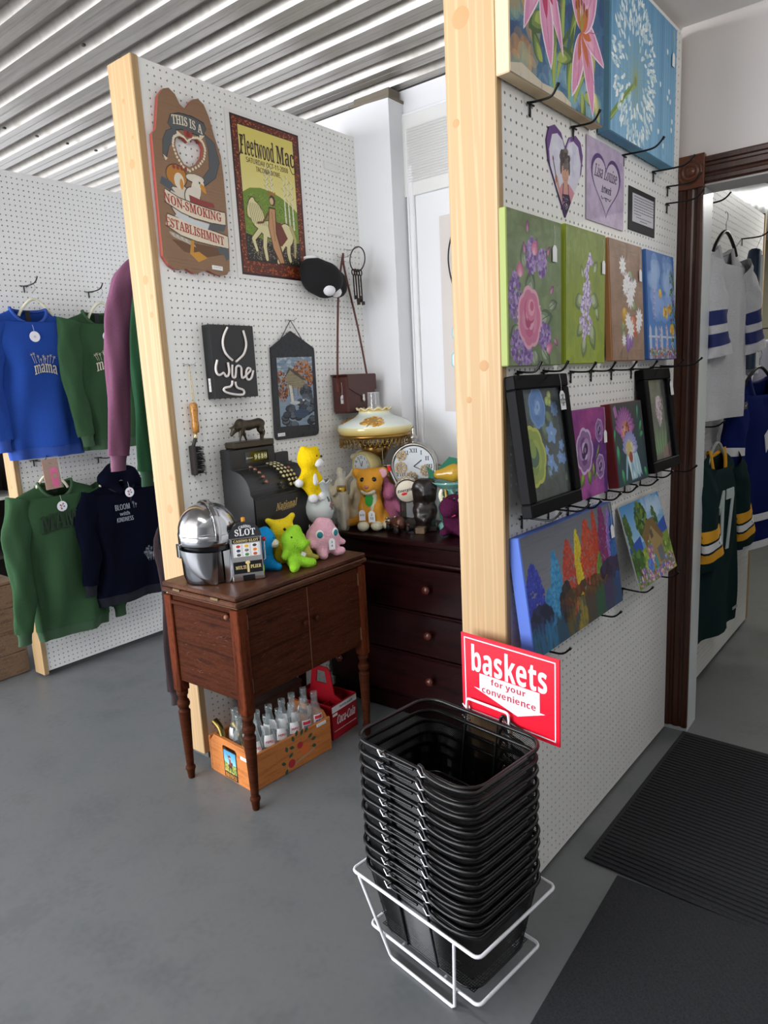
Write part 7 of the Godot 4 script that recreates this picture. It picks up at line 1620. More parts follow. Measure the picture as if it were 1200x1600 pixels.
	b = MB.new(); b.lathe([[0.014, 0.372], [0.012, 0.38], [0.02, 0.395], [0.02, 0.4], [0.01, 0.41], [0.008, 0.425], [0.011, 0.435], [0.0, 0.445]], 18); part("finial", b, pew, o)
	b = MB.new(); var hp := []
	for k in 25: hp.append(V(cos(PI + PI * k / 24) * 0.128, 0.27 + sin(PI + PI * k / 24) * 0.135, -0.03))
	b.tube(hp, 0.005, 8); part("cradle", b, pew, o)
	for s in [-1.0, 1.0]:
		b = MB.new(); b.tube([V(s * 0.1, 0.27, -0.03), V(s * 0.142, 0.27, -0.03)], 0.005, 8); b.ell(V(s * 0.146, 0.27, -0.03), V(0.01, 0.009, 0.009)); part("pivot", b, pew, o)
	b = MB.new(); b.lathe([[0.0, 0.0], [0.07, 0.0], [0.072, 0.01], [0.05, 0.02], [0.02, 0.03], [0.015, 0.07], [0.022, 0.1], [0.012, 0.14]], 24); move_mb(b, 0, V(0, 0, -0.03)); part("foot", b, pew, o)
	# --- model car, bust, wood block, purple toy, glass fish
	o = thing("model_car", "small bronze coloured vintage model car with black wheels", "model car", at(2.335, T, -1.777, 62))
	var cu := mat("car_copper", hx("5b3a30"), 0.35, 0.5)
	b = MB.new(); b.blob([[V(-0.03, 0.032, 0), V(0.03, 0.032, 0), 0.018, 0.016], [V(-0.025, 0.05, 0), V(-0.01, 0.052, 0), 0.022, 0.02], [V(0.035, 0.036, 0), V(0.055, 0.036, 0), 0.016, 0.014]], 0.005, 150.0); part("bodywork", b, cu, o)
	b = MB.new(); b.box(V(0.068, 0.036, 0), V(0.006, 0.034, 0.03), Basis(), 0.002)
	part("grille", b, mat("car_silver", hx("a8a49c"), 0.25, 0.8), o)
	for q in [[0.045, 0.026], [0.045, -0.026], [-0.04, 0.026], [-0.04, -0.026]]:
		b = MB.new(); b.t = Transform3D(Basis(Vector3(1, 0, 0), Vector3(0, 0, 1), Vector3(0, -1, 0)), V(q[0], 0.018, q[1])); b.lathe([[0.0, -0.006], [0.016, -0.006], [0.018, 0.0], [0.016, 0.006], [0.0, 0.006]], 18); part("wheel", b, mat("tyre", hx("141312"), 0.6), o)
		b = MB.new(); b.blob([[V(q[0] - 0.016, 0.036, q[1]), V(q[0] + 0.014, 0.038, q[1]), 0.007, 0.007]], 0.004, 200.0); part("mudguard", b, cu, o)
	b = MB.new(); b.tube([V(0.072, 0.016, -0.036), V(0.072, 0.016, 0.036)], 0.003, 6); part("bumper", b, mat("tyre", Color.BLACK), o)
	for s in [-1.0, 1.0]:
		b = MB.new(); b.ell(V(0.064, 0.052, s * 0.02), V(0.006, 0.008, 0.008)); part("headlamp", b, mat("car_silver", Color.WHITE), o)
	o = statuette("dark carved figure of a capped head and shoulders behind the wood block", at(2.42, T, -1.688, -58), [[V(0, 0.02, 0), V(0, 0.05, 0), 0.045, 0.04], [V(-0.02, 0.09, 0), V(0.02, 0.09, 0), 0.034, 0.034], [V(0, 0.13, 0.004), V(0, 0.15, 0.004), 0.024, 0.028], [V(0, 0.166, 0.008), V(0, 0.178, 0.006), 0.033, 0.034], [V(-0.03, 0.195, 0), V(0.03, 0.195, 0), 0.02, 0.02], [V(-0.02, 0.206, 0), V(0.02, 0.206, 0), 0.02, 0.02], [V(0, 0.166, 0.04), V(0, 0.16, 0.044), 0.006, 0.007], [V(-0.036, 0.14, 0), V(-0.04, 0.18, 0), 0.014, 0.014], [V(0.036, 0.14, 0), V(0.04, 0.18, 0), 0.014, 0.014], [V(-0.03, 0.06, 0.02), V(0.0, 0.05, 0.036), 0.014, 0.012], [V(0.03, 0.06, 0.02), V(0.0, 0.05, 0.036), 0.014, 0.012]], mat("ebony", hx("1c1513"), 0.3), 0.0055, 140.0, "statue", "carved_bust")
	b = MB.new(); b.box(V(0, 0.012, 0), V(0.1, 0.024, 0.08), Basis(), 0.003); part("plinth", b, M["ebony"], o)
	o = thing("wood_block", "short bare offcut of wood lying on the dresser's front edge", "wood block", at(2.362, T, -1.672, 22))
	b = MB.new(); b.box(V(0.06, 0.0125, 0), V(0.17, 0.025, 0.04), Basis(), 0.002); part("offcut", b, grained("weathered", grain(83, [hx("5a4836"), hx("6f5b45"), hx("7d6951")], 2, 10, 128, 128), 0.8, Vector3.ONE * 4), o)
	o = plush("dark purple soft toy with cream horns at the dresser's right end", at(2.4, T, -1.52, -70), [[V(0, 0.05, -0.02), V(0, 0.09, -0.01), 0.058, 0.056], [V(0.0, 0.13, 0.03), V(-0.01, 0.13, 0.07), 0.046, 0.034], [V(-0.012, 0.125, 0.075), V(-0.012, 0.12, 0.095), 0.032, 0.028], [V(0.03, 0.02, 0.04), V(0.035, 0.02, 0.06), 0.018, 0.017], [V(-0.035, 0.02, 0.04), V(-0.04, 0.02, 0.06), 0.018, 0.017]], func_fur("plush_plum", "4a1c38"), 0.007, 90.0)
	for x in [-0.036, 0.034]:
		b = MB.new(); b.tube(curve([V(x, 0.15, 0.055), V(x * 1.3, 0.175, 0.06), V(x * 1.2, 0.2, 0.055)], 3), 0.014, 8, false, 0.005); part("horn", b, func_fur("plush_cream", "d9d6bd"), o)
	b = MB.new(); b.ell(V(-0.008, 0.098, 0.086), V(0.028, 0.008, 0.02)); part("mouth", b, mat("felt_pink", hx("d0455c"), 0.8), o)
	eye(o, V(-0.03, 0.165, 0.074), 0.006, V(0, 0, 1)); eye(o, V(0.014, 0.165, 0.078), 0.006, V(0, 0, 1))
	o = thing("glass_fish", "green and amber art glass fish ornament beside the pine post", "ornament", at(2.49, T, -1.6, -60))
	var gg := mat("glass_green", hx("2f6a52"), 0.08); var am := mat("glass_amber", hx("b08a2c"), 0.08); var aq := mat("glass_aqua", hx("6fa39a"), 0.08)
	b = MB.new(); b.blob([[V(-0.05, 0.24, 0), V(0.02, 0.245, 0), 0.02, 0.036], [V(0.02, 0.245, 0), V(0.055, 0.24, 0), 0.034, 0.016]], 0.006, 110.0); part("fish_body", b, am, o)
	b = MB.new(); b.prism(v2([-0.05, 0.0, 0.0, 0.05, 0.05, 0.04, 0.02, 0.0]), -0.006, 0.006); move_mb(b, 0, V(0.0, 0.265, 0)); part("fin", b, gg, o)
	b = MB.new(); b.prism(v2([0.0, 0.0, -0.05, 0.04, -0.04, 0.0, -0.05, -0.04]), -0.006, 0.006); move_mb(b, 0, V(-0.05, 0.24, 0)); part("tail", b, gg, o)
	b = MB.new(); b.lathe([[0.05, 0.19], [0.075, 0.205], [0.085, 0.212], [0.07, 0.2], [0.04, 0.18]], 24); part("wave_dish", b, aq, o)
	for k in 7:
		b = MB.new(); var a := TAU * k / 7.0; b.tube(curve([V(cos(a) * 0.03, 0.02, sin(a) * 0.03), V(cos(a) * 0.05, 0.1, sin(a) * 0.05), V(cos(a + 0.6) * 0.03, 0.16 + 0.02 * (k % 3), sin(a + 0.6) * 0.03)], 4), 0.011, 8, false, 0.004); part("glass_frond", b, [gg, aq, am][k % 3], o)
	b = MB.new(); b.lathe([[0.0, 0.0], [0.06, 0.0], [0.058, 0.02], [0.03, 0.04], [0.02, 0.1], [0.026, 0.17], [0.05, 0.19], [0.0, 0.192]], 20); part("foot", b, aq, o)

func dial(o: Node, c: Vector3, r: float, n: int, hh: float, mm: float) -> MeshInstance3D:
	var b := MB.new(); b.prism(circle(r, 36), 0.0, 0.0012); move_mb(b, 0, c); var f := part("dial", b, mat("dial_white", hx("bfc5c9"), 0.4), o)
	var ink := mat("dial_ink", hx("1d1c1c"), 0.5)
	var rom := ["XII", "I", "II", "III", "IV", "V", "VI", "VII", "VIII", "IX", "X", "XI"]
	for k in n:
		var a := PI / 2 - TAU * k / n
		b = MB.new(); b.text(rom[k] if r > 0.07 else str(k if k > 0 else 12), 0.0, r * 0.2, {"font": "Droid Serif", "depth": 0.0003, "size": 16, "step": 4.0, "at": c + Vector3(cos(a) * r * 0.78, sin(a) * r * 0.78, 0.0013)}); part("numeral", b, ink, f)
	for q in [[hh, 0.5, 0.05], [mm, 0.72, 0.035]]:
		b = MB.new(); b.box(c + Vector3(sin(q[0]) * r * q[1] / 2, cos(q[0]) * r * q[1] / 2, 0.003), Vector3(r * q[2], r * q[1], 0.001), Basis(Vector3(0, 0, 1), -q[0]), 0.0); part("hand", b, ink, f)
	return f

# ---------- under the cabinet ----------
func under_cabinet():
	var b: MB; var o: Node3D
	var pine_o := grained("crate_wood", grain(91, [hx("9c5a26"), hx("b46a30"), hx("c27a3c"), hx("a9612a")], 2, 12, 256, 256, 0.3), 0.5, Vector3(2, 3, 2))
	o = thing("wooden_crate", "orange pine crate with fruit decal and cowboy label under the cabinet", "crate", at(1.464, 0, -1.828, -4.5))
	# x along the front, -z back
	var L := 0.392; var D := 0.272; var Hh := 0.145
	bar(o, "side_board", V(0.0, 0.0, -0.012), V(L, Hh - 0.005, 0.0), pine_o, 0.003)
	bar(o, "side_board", V(0.0, 0.0, -D), V(L, Hh - 0.005, -D + 0.012), pine_o, 0.003)
	bar(o, "bottom_board", V(0.012, 0.004, -D + 0.012), V(L - 0.012, 0.014, -0.012), pine_o, 0.001)
	for s in 2:
		b = MB.new()
		var outl := v2([0.013, 0.0, D - 0.013, 0.0, D - 0.013, Hh - 0.02, D - 0.04, Hh + 0.012, 0.04, Hh + 0.012, 0.013, Hh - 0.02])
		var slot := PackedVector2Array()
		for q in rrect(0.09, 0.026, 0.012): slot.append(q + Vector2(D / 2, Hh - 0.026))
		b.t = Transform3D(Basis(Vector3(0, 0, -1), Vector3(0, 1, 0), Vector3(1, 0, 0)), V(0.0005 if s == 0 else L - 0.0125, 0, 0))
		b.prism(outl, 0.0, 0.012, [slot]); part("end_board", b, pine_o, o)
	# label on the near end
	var c := Cv.new(160, 220, hx("2b2620"), 92); c.grad(hx("3f8fc4"), hx("8fc4dc"), 0.03, 0.5); c.P([0, 0.42, 0.4, 0.5, 1, 0.45, 1, 0.78, 0, 0.78], hx("6f8a3c")); c.dabs(120, 0, 0.5, 1, 0.78, 0.02, 0.05, [hx("8a9a48"), hx("4f6a2c"), hx("c9a850")])
	c.E(0.5, 0.55, 0.16, 0.1, hx("4a2a1c")); c.stroke([0.4, 0.6, 0.38, 0.72], 0.06, hx("4a2a1c")); c.stroke([0.6, 0.6, 0.64, 0.72], 0.06, hx("4a2a1c")); c.E(0.62, 0.45, 0.07, 0.1, hx("4a2a1c"), 0.4); c.P([0.42, 0.3, 0.56, 0.3, 0.58, 0.52, 0.42, 0.52], hx("8a3a2c")); c.E(0.48, 0.26, 0.05, 0.06, hx("c79a78")); c.P([0.36, 0.24, 0.6, 0.24, 0.54, 0.17, 0.42, 0.17], hx("5a3a22")); c.stroke([0.44, 0.34, 0.3, 0.14], 0.04, hx("8a3a2c"))
	for q in [[0, 0, 1, 0.03], [0, 0.79, 1, 1], [0, 0, 0.05, 1], [0.95, 0, 1, 1]]: c.P([q[0], q[1], q[2], q[1], q[2], q[3], q[0], q[3]], hx("221d18"))
	b = MB.new(); b.t = Transform3D(Basis(Vector3(0, 0, 1), Vector3(0, 1, 0), Vector3(-1, 0, 0)), V(-0.0004, 0.062, -D / 2)); b.face(0.082, 0.116, 0.0006); var lb := part("paper_label", b, printed(c, 0.5), o)
	b = MB.new(); b.text("BRONCO", 0.07, 0.016, {"font": "Droid Serif", "at": V(0, -0.046, 0.0008)}); var it := part("lettering", b, mat("label_orange", hx("c98a3a"), 0.5), lb); it.transform = Transform3D(Basis(Vector3(0, 0, 1), Vector3(0, 1, 0), Vector3(-1, 0, 0)), V(-0.0004, 0.062, -D / 2))
	label_strip(o, V(-0.0012, 0.118, -0.045), 0.04, 0.013, Basis(Vector3(0, 0, 1), Vector3(0, 1, 0), Vector3(-1, 0, 0)))
	label_strip(o, V(L - 0.05, Hh - 0.016, 0.0006), 0.05, 0.013, Basis(), 4)
	# painted fruit on the long side, flat on the wood
	b = MB.new()
	for q in [[0.17, 0.06, 0.5], [0.155, 0.04, 2.6], [0.165, 0.085, 1.8], [0.2, 0.115, 1.9], [0.212, 0.13, 1.3], [0.235, 0.125, 1.1], [0.255, 0.128, 0.8], [0.27, 0.1, 0.4], [0.285, 0.085, 0.1], [0.285, 0.06, -0.3], [0.2, 0.09, 2.8], [0.16, 0.02, -2.0]]:
		var lp := PackedVector2Array()
		for k in 10:
			var s := k / 9.0; lp.append(Vector2(s * 0.026, sin(PI * s) * 0.007).rotated(q[2]) + Vector2(q[0], q[1]))
		for k in range(8, 0, -1):
			var s := k / 9.0; lp.append(Vector2(s * 0.026, -sin(PI * s) * 0.007).rotated(q[2]) + Vector2(q[0], q[1]))
		b.prism(lp, 0.0, 0.0004)
	stuff(part("leaf_decal", b, mat("decal_green", hx("2c4a34"), 0.5), o))
	for q in [[0.182, 0.032, 0.017, "a8252a"], [0.228, 0.088, 0.014, "a8252a"], [0.252, 0.062, 0.022, "d0662c"]]:
		b = MB.new(); b.prism(circle(q[2], 18), 0.0, 0.0006); move_mb(b, 0, V(q[0], q[1], 0)); part("fruit_decal", b, mat("decal_" + q[3], hx(q[3]), 0.5), o)
	b = MB.new(); b.prism(v2([0.16, 0.012, 0.3, 0.04, 0.298, 0.048, 0.16, 0.02]), 0.0, 0.0003); part("grey_smear", b, mat("decal_grey", hx("a9876a"), 0.6), o)
	# bottles standing in it
	var gl := mat("bottle_glass", Color(0.8, 0.88, 0.88, 0.09), 0.02); gl.transparency = BaseMaterial3D.TRANSPARENCY_ALPHA
	var spots := [[1.517, -1.862], [1.577, -1.858], [1.637, -1.856], [1.697, -1.85], [1.757, -1.846], [1.817, -1.843], [1.522, -1.952], [1.58, -1.918], [1.638, -1.913], [1.7, -1.906], [1.758, -1.91], [1.82, -1.906], [1.548, -2.005]]
	var white := mat("bottle_white", hx("e2e0e0"), 0.4)
	var bm := MB.new(); bm.lathe([[0.0, 0.0], [0.024, 0.0], [0.0275, 0.006], [0.0285, 0.03], [0.0285, 0.125], [0.026, 0.148], [0.0175, 0.176], [0.013, 0.198], [0.0115, 0.215]], 18)
	var lip := MB.new(); lip.lathe([[0.0125, 0.212], [0.0145, 0.214], [0.0145, 0.22], [0.0125, 0.223], [0.014, 0.226], [0.0135, 0.234], [0.0105, 0.235]], 18)
	var inner := MB.new(); inner.lathe([[0.0, 0.004], [0.025, 0.008], [0.026, 0.1], [0.022, 0.128], [0.009, 0.19], [0.009, 0.228]], 14)
	var mg := bm.mesh(); var ml := lip.mesh()
	for k in 13:
		var shield: bool = k == 4 or k == 5
		o = thing("soda_bottle", ["oval label soda bottle in the crate's front row, nearest the cowboy label end", "oval label soda bottle in the crate's front row, second from the cowboy label end", "oval label soda bottle in the crate's front row, third from the cowboy label end", "oval label soda bottle in the front row, just left of the shield label bottles", "left of the two shield label soda bottles at the crate's right end", "right of the two shield label soda bottles, nearest the red carrier", "clear soda bottle in the crate's back row, nearest the brass horn", "clear soda bottle second in the crate's back row", "clear soda bottle third in the crate's back row", "clear soda bottle fourth in the crate's back row", "clear soda bottle fifth in the crate's back row", "clear soda bottle last in the back row, nearest the red carrier", "clear soda bottle alone behind the back row by the brass horn"][k], "bottle", at(spots[k][0], 0.016, spots[k][1], k * 37.0 if k > 5 else -35.0 + k * 4), "soda bottles in the pine crate")
		inst(o, "glass", mg, gl); inst(o, "lip", ml, gl)
		for f in ([0.0] if k < 6 else [0.4, 3.4]):
			b = MB.new(); b.lathe([[0.0265, 0.147], [0.0288, 0.127], [0.0289, 0.11], [0.0289, 0.1]] if shield else [[0.0222, 0.162], [0.0264, 0.148], [0.0288, 0.127], [0.0289, 0.119]], 10, PI / 2 - 0.75 + f, PI / 2 + 0.75 + f); var lab := part("printed_label", b, white, o)
			if shield:
				b = MB.new(); b.lathe([[0.0272, 0.143], [0.0288, 0.13]], 8, PI / 2 - 0.6 + f, PI / 2 + 0.6 + f); part("red_band", b, mat("label_red", hx("c0273a"), 0.4), lab)
				b = MB.new(); b.lathe([[0.02905, 0.116], [0.02905, 0.103]], 8, PI / 2 - 0.6 + f, PI / 2 + 0.6 + f); part("blue_band", b, mat("label_blue", hx("2a4fa0"), 0.4), lab)
			if f == 0.0:
				b = MB.new(); b.text("PEPSI", 0.03, 0.009, {"size": 20, "step": 3.0, "at": V(0, 0.1235 if shield else 0.139, 0.0295 if shield else 0.0288)}); part("lettering", b, mat("label_red", hx("c0273a"), 0.4) if not shield else mat("label_blue", Color.BLUE), lab)
	# brass horn, drawer pull frame, dark box behind
	o = thing("brass_horn", "tarnished brass horn lying in the near end of the pine crate", "horn", at(1.5, 0.1, -2.02))
	b = MB.new(); b.t = Transform3D(Basis.from_euler(Vector3(-0.9, -0.35, 0.0)), V(0.03, 0.0, 0.09)); b.lathe([[0.01, 0.0], [0.014, 0.05], [0.018, 0.09], [0.026, 0.12], [0.028, 0.124], [0.024, 0.12], [0.014, 0.09]], 20); part("bell", b, mat("brass_horn", hx("6b5a2c"), 0.3, 0.8), o)
	b = MB.new(); b.tube(curve([V(-0.005, 0.045, 0.0), V(0.0, 0.08, -0.02), V(0.0, 0.1, -0.05)], 4), 0.011, 10, false, 0.015); part("mouthpiece", b, M["brass_horn"], o)
	o = thing("dark_box", "dark brown wooden box with a grey metal handle behind the bottles", "box", at(1.79, 0, -2.08, 3))
	var db := grained("dark_box_wood", grain(95, [hx("2a1a12"), hx("3a2519"), hx("33201a")], 2, 9, 128, 128), 0.6, Vector3.ONE * 3)
	bar(o, "body", V(-0.13, 0.0, -0.05), V(0.15, 0.2, 0.05), db, 0.003); bar(o, "lid", V(-0.133, 0.2, -0.053), V(0.153, 0.212, 0.053), db, 0.003)
	b = MB.new(); b.tube(curve([V(-0.12, 0.212, 0.0), V(-0.115, 0.235, 0.0), V(-0.06, 0.252, 0.0), V(0.03, 0.252, 0.0), V(0.06, 0.245, 0.0)], 4), 0.007, 8); b.tube([V(0.06, 0.245, 0.0), V(0.07, 0.212, 0.0)], 0.006, 8); part("handle", b, mat("handle_grey", hx("6c6e70"), 0.35, 0.7), o)
	# red bottle carrier
	o = thing("bottle_carrier", "red soda bottle carrier with tall handle and white script at the crate's end", "bottle carrier", at(1.9, 0, -1.832, 2))
	var red := mat("carrier_red", hx("9c0f1e"), 0.35)
	var w := 0.165; var d := 0.235; var h := 0.15
	bar(o, "front_wall", V(0, 0, -0.005), V(w, h, 0), red, 0.002); bar(o, "back_wall", V(0, 0, -d), V(w, h, -d + 0.005), red, 0.002); bar(o, "end_wall", V(0, 0, -d), V(0.005, h, 0), red, 0.002); bar(o, "end_wall", V(w - 0.005, 0, -d), V(w, h, 0), red, 0.002); bar(o, "floor_panel", V(0, 0.003, -d), V(w, 0.008, 0), red, 0.001)
	for k in 2: bar(o, "divider", V(0.005, 0.03, -d * (k + 1) / 3.0 - 0.002), V(w - 0.005, h - 0.02, -d * (k + 1) / 3.0 + 0.002), red, 0.001)
	b = MB.new(); b.t = Transform3D(Basis(Vector3(0, 0, -1), Vector3(0, 1, 0), Vector3(1, 0, 0)), V(w / 2 - 0.003, 0, 0))
	b.prism(v2([0.006, 0.02, d - 0.006, 0.02, d - 0.006, h - 0.01, d - 0.05, h + 0.01, d / 2 + 0.05, 0.26, d / 2 + 0.035, 0.275, d / 2 - 0.035, 0.275, d / 2 - 0.05, 0.26, 0.05, h + 0.01, 0.006, h - 0.01]), 0.0, 0.006, [v2([d / 2 - 0.03, 0.2, d / 2 + 0.03, 0.2, d / 2 + 0.022, 0.255, d / 2 - 0.022, 0.255])]); part("handle_panel", b, red, o)
	var wt := mat("carrier_white", hx("dcd9d8"), 0.4)
	b = MB.new(); b.box(V(w / 2, 0.132, 0.0006), V(w - 0.006, 0.026, 0.001), Basis(), 0.0); var st := part("white_band", b, wt, o)
	b = MB.new(); b.text("family pack", 0.085, 0.014, {"at": V(w / 2 + 0.01, 0.131, 0.0012), "weight": 400}); part("lettering", b, mat("ink_grey", hx("55555c"), 0.6), st)
	b = MB.new(); b.text("Coca-Cola", 0.12, 0.04, {"font": "Droid Serif", "italic": true, "slant": 0.25, "at": V(w / 2 + 0.01, 0.08, 0.0004)}); b.box(V(w / 2, 0.035, 0.0005), V(w - 0.02, 0.0015, 0.0005), Basis(), 0.0); part("script", b, wt, o)
	label_strip(o, V(0.02, 0.108, 0.0012), 0.03, 0.01)

# ---------- clothes on hooks ----------
func hanger(o_label: String, tr: Transform3D, m: Material, w := 0.2) -> Node3D:
	var o := thing("clothes_hanger", o_label, "hanger", tr, "")
	var b := MB.new(); b.tube(curve([V(-w, -0.075, 0), V(-w * 0.8, -0.045, 0), V(-w * 0.35, -0.005, 0), V(0, 0.008, 0), V(w * 0.35, -0.005, 0), V(w * 0.8, -0.045, 0), V(w, -0.075, 0)], 4), 0.007, 8); part("arms", b, m, o)
	b = MB.new(); b.tube(curve([V(0, 0.008, 0), V(0, 0.04, 0), V(0.012, 0.055, 0), V(0.014, 0.072, 0), V(0.0, 0.084, 0), V(-0.013, 0.075, 0)], 4), 0.0016, 6); part("hook_wire", b, mat("wire_steel", hx("a9aaab"), 0.3, 0.8), o)
	return o

var cloth_rows := []   # rings of the last body made, for laying print on it

func front_z(x: float, y: float) -> float:
	var best := -1.0
	for i in cloth_rows.size() - 1:
		var ya: float = cloth_rows[i][12].y; var yb: float = cloth_rows[i + 1][12].y
		if y > ya or y < yb: continue
		var f := (ya - y) / maxf(1e-6, ya - yb)
		for k in 24:
			var a: Vector3 = cloth_rows[i][k].lerp(cloth_rows[i + 1][k], f); var b: Vector3 = cloth_rows[i][k + 1].lerp(cloth_rows[i + 1][k + 1], f)
			if (a.x - x) * (b.x - x) <= 0.0: best = maxf(best, lerpf(a.z, b.z, clampf((x - a.x) / (b.x - a.x) if absf(b.x - a.x) > 1e-6 else 0.0, 0.0, 1.0)))
	return best

func drape(b: MB, base: float, off := 0.002):
	# lay flat print, made at z = base, on the front of the last body
	for i in b.v.size():
		var z := front_z(b.v[i].x, b.v[i].y)
		if z > -0.5: b.v[i].z += z + off - base

func shirt(label: String, cat: String, tr: Transform3D, m: Material, o_: Dictionary) -> Node3D:
	# a hung top: origin at the middle of the neck, front towards +z
	var o := thing(o_.get("name", "sweatshirt"), label, cat, tr, o_.get("group", ""))
	var h: float = o_.get("h", 0.7); var sw: float = o_.get("sw", 0.2); var hw: float = o_.get("hw", 0.21); var d: float = o_.get("d", 0.035); var sd: float = o_.get("seed", 1.0)
	var rib := mat("", m.albedo_color, 0.95)
	rib.albedo_color = m.albedo_color.darkened(0.06)
	var b := MB.new(); var rings := []
	var nw: float = o_.get("neck", 0.075); var drop: float = o_.get("drop", 0.07)
	var rows := 26
	for i in rows + 1:
		var s := pow(i / float(rows), 1.4)
		var y := -s * (h - 0.05)
		var hwid := lerpf(nw, sw, smoothstep(0.0, 0.09, s)) if s < 0.09 else lerpf(sw, hw, (s - 0.09) / 0.91)
		var yy := 0.0
		var row := []
		for k in 48:
			var a := TAU * k / 48
			var cx := cos(a); var sz := sin(a)
			var ex: float = signf(cx) * pow(absf(cx), 0.75); var ez: float = signf(sz) * pow(absf(sz), 0.8)
			var fold := 1.0 + (0.14 + 0.4 * s) * (0.5 * sin(a * 5.0 + sd * 3.0 + s * 4.0) + 0.4 * sin(a * 8.0 + sd * 7.0 - s * 5.0) + 0.2 * sin(a * 3.0 - s * 11.0 + sd)) * smoothstep(0.05, 0.5, s)
			var dd := d * (0.55 + 0.6 * smoothstep(0.0, 0.25, s)) * fold
			var dip := -drop * sqrt(maxf(0.0, 1.0 - ex * ex)) * (1.0 - smoothstep(0.0, 0.1, s)) * (1.0 if sz > 0.0 else 0.18)
			var slope := 0.0
			row.append(Vector3(ex * hwid * (1.0 + 0.02 * sin(s * 9.0 + sd)), y + dip + slope, ez * dd))
		rings.append(row)
	cloth_rows = rings
	b.loft(rings); part("body", b, m, o)
	# ribbed hem
	if o_.get("hem", true):
		b = MB.new(); var hr := []
		for i in 4:
			var row := []
			for k in 96:
				var p: Vector3 = rings[rows][int(k / 2)].lerp(rings[rows][int(k / 2 + 1) % 48], 0.5 * (k % 2))
				var sh: float = [1.0, 0.975, 0.965, 0.95][i]
				row.append(Vector3(p.x * sh, -(h - 0.05) - i * 0.0185 + 0.003, p.z * sh * (0.98 if k % 2 else 0.93)))
			hr.append(row)
		b.loft(hr); part("hem", b, rib, o)
	# collar
	b = MB.new(); var col := []
	for k in 28:
		var a := TAU * k / 28
		var cxx := signf(cos(a)) * pow(absf(cos(a)), 0.75)
		col.append(Vector3(cxx * nw * 1.02, -drop * sqrt(maxf(0.0, 1.0 - cxx * cxx)) * (1.0 if sin(a) > 0.0 else 0.18) + 0.002, signf(sin(a)) * pow(absf(sin(a)), 0.8) * d * 0.56))
	b.tube(col, 0.008, 6, true); part("collar", b, o_.get("collar_mat", rib), o)
	# sleeves: path points per side, cuff at the end
	var paths: Array = o_.get("sleeves", [[V(-sw + 0.02, -0.06, 0.0), V(-sw - 0.05, -0.2, 0.01), V(-sw - 0.07, -0.4, 0.02), V(-sw - 0.06, -h * 0.86, 0.02)], [V(sw - 0.02, -0.06, 0.0), V(sw + 0.05, -0.2, 0.01), V(sw + 0.07, -0.4, 0.02), V(sw + 0.06, -h * 0.86, 0.02)]])
	var r0: float = o_.get("r0", 0.066); var r1: float = o_.get("r1", 0.044)
	for q in paths:
		var path := curve(q, 6); var sr := []
		for i in path.size():
			var s := i / float(path.size() - 1)
			var dirv: Vector3 = (path[mini(i + 1, path.size() - 1)] - path[maxi(i - 1, 0)]).normalized()
			var sx := dirv.cross(Vector3(0, 0, 1)).normalized()
			var sz := sx.cross(dirv).normalized()
			var rr := lerpf(r0, r1, s) * (1.0 + 0.05 * sin(s * 14.0 + sd))
			var row := []
			for k in 20:
				var a := TAU * k / 20
				var f := 1.0 + 0.1 * sin(a * 3.0 + s * 12.0 + sd) + 0.06 * sin(a * 5.0 - s * 17.0)
				row.append(path[i] + sx * cos(a) * rr * f + sz * sin(a) * rr * 0.5 * f)
			sr.append(row)
		b = MB.new(); b.loft(sr, false, o_.get("hem", true)); var sl := part("sleeve", b, m, o)
		if o_.get("hem", true):
			b = MB.new(); var cr := []
			var e: Vector3 = path[path.size() - 1]; var dn: Vector3 = (e - path[path.size() - 2]).normalized()
			for i in 4:
				var row := []
				for k in 40:
					var a := TAU * k / 40; var rr: float = r1 * [0.86, 0.72, 0.7, 0.72][i] * (1.0 if k % 2 else 0.94)
					row.append(e + dn * (i * 0.021 - 0.004) + Vector3(cos(a) * rr, 0, sin(a) * rr * 0.55))
				cr.append(row)
			b.loft(cr, false, true); part("cuff", b, rib, sl)
		for st in o_.get("stripes", []):
			b = MB.new(); var wr := []
			for s in [st[0], lerpf(st[0], st[1], 0.5), st[1]]:
				var f: float = s * (sr.size() - 1); var i := mini(int(f), sr.size() - 2); var row := []
				var cen := Vector3.ZERO
				for k in 20: cen += sr[i][k].lerp(sr[i + 1][k], f - i) / 20.0
				for k in 20: row.append(cen + (sr[i][k].lerp(sr[i + 1][k], f - i) - cen) * 1.03)
				wr.append(row)
			b.loft(wr); part("stripe", b, st[2], sl)
	return o

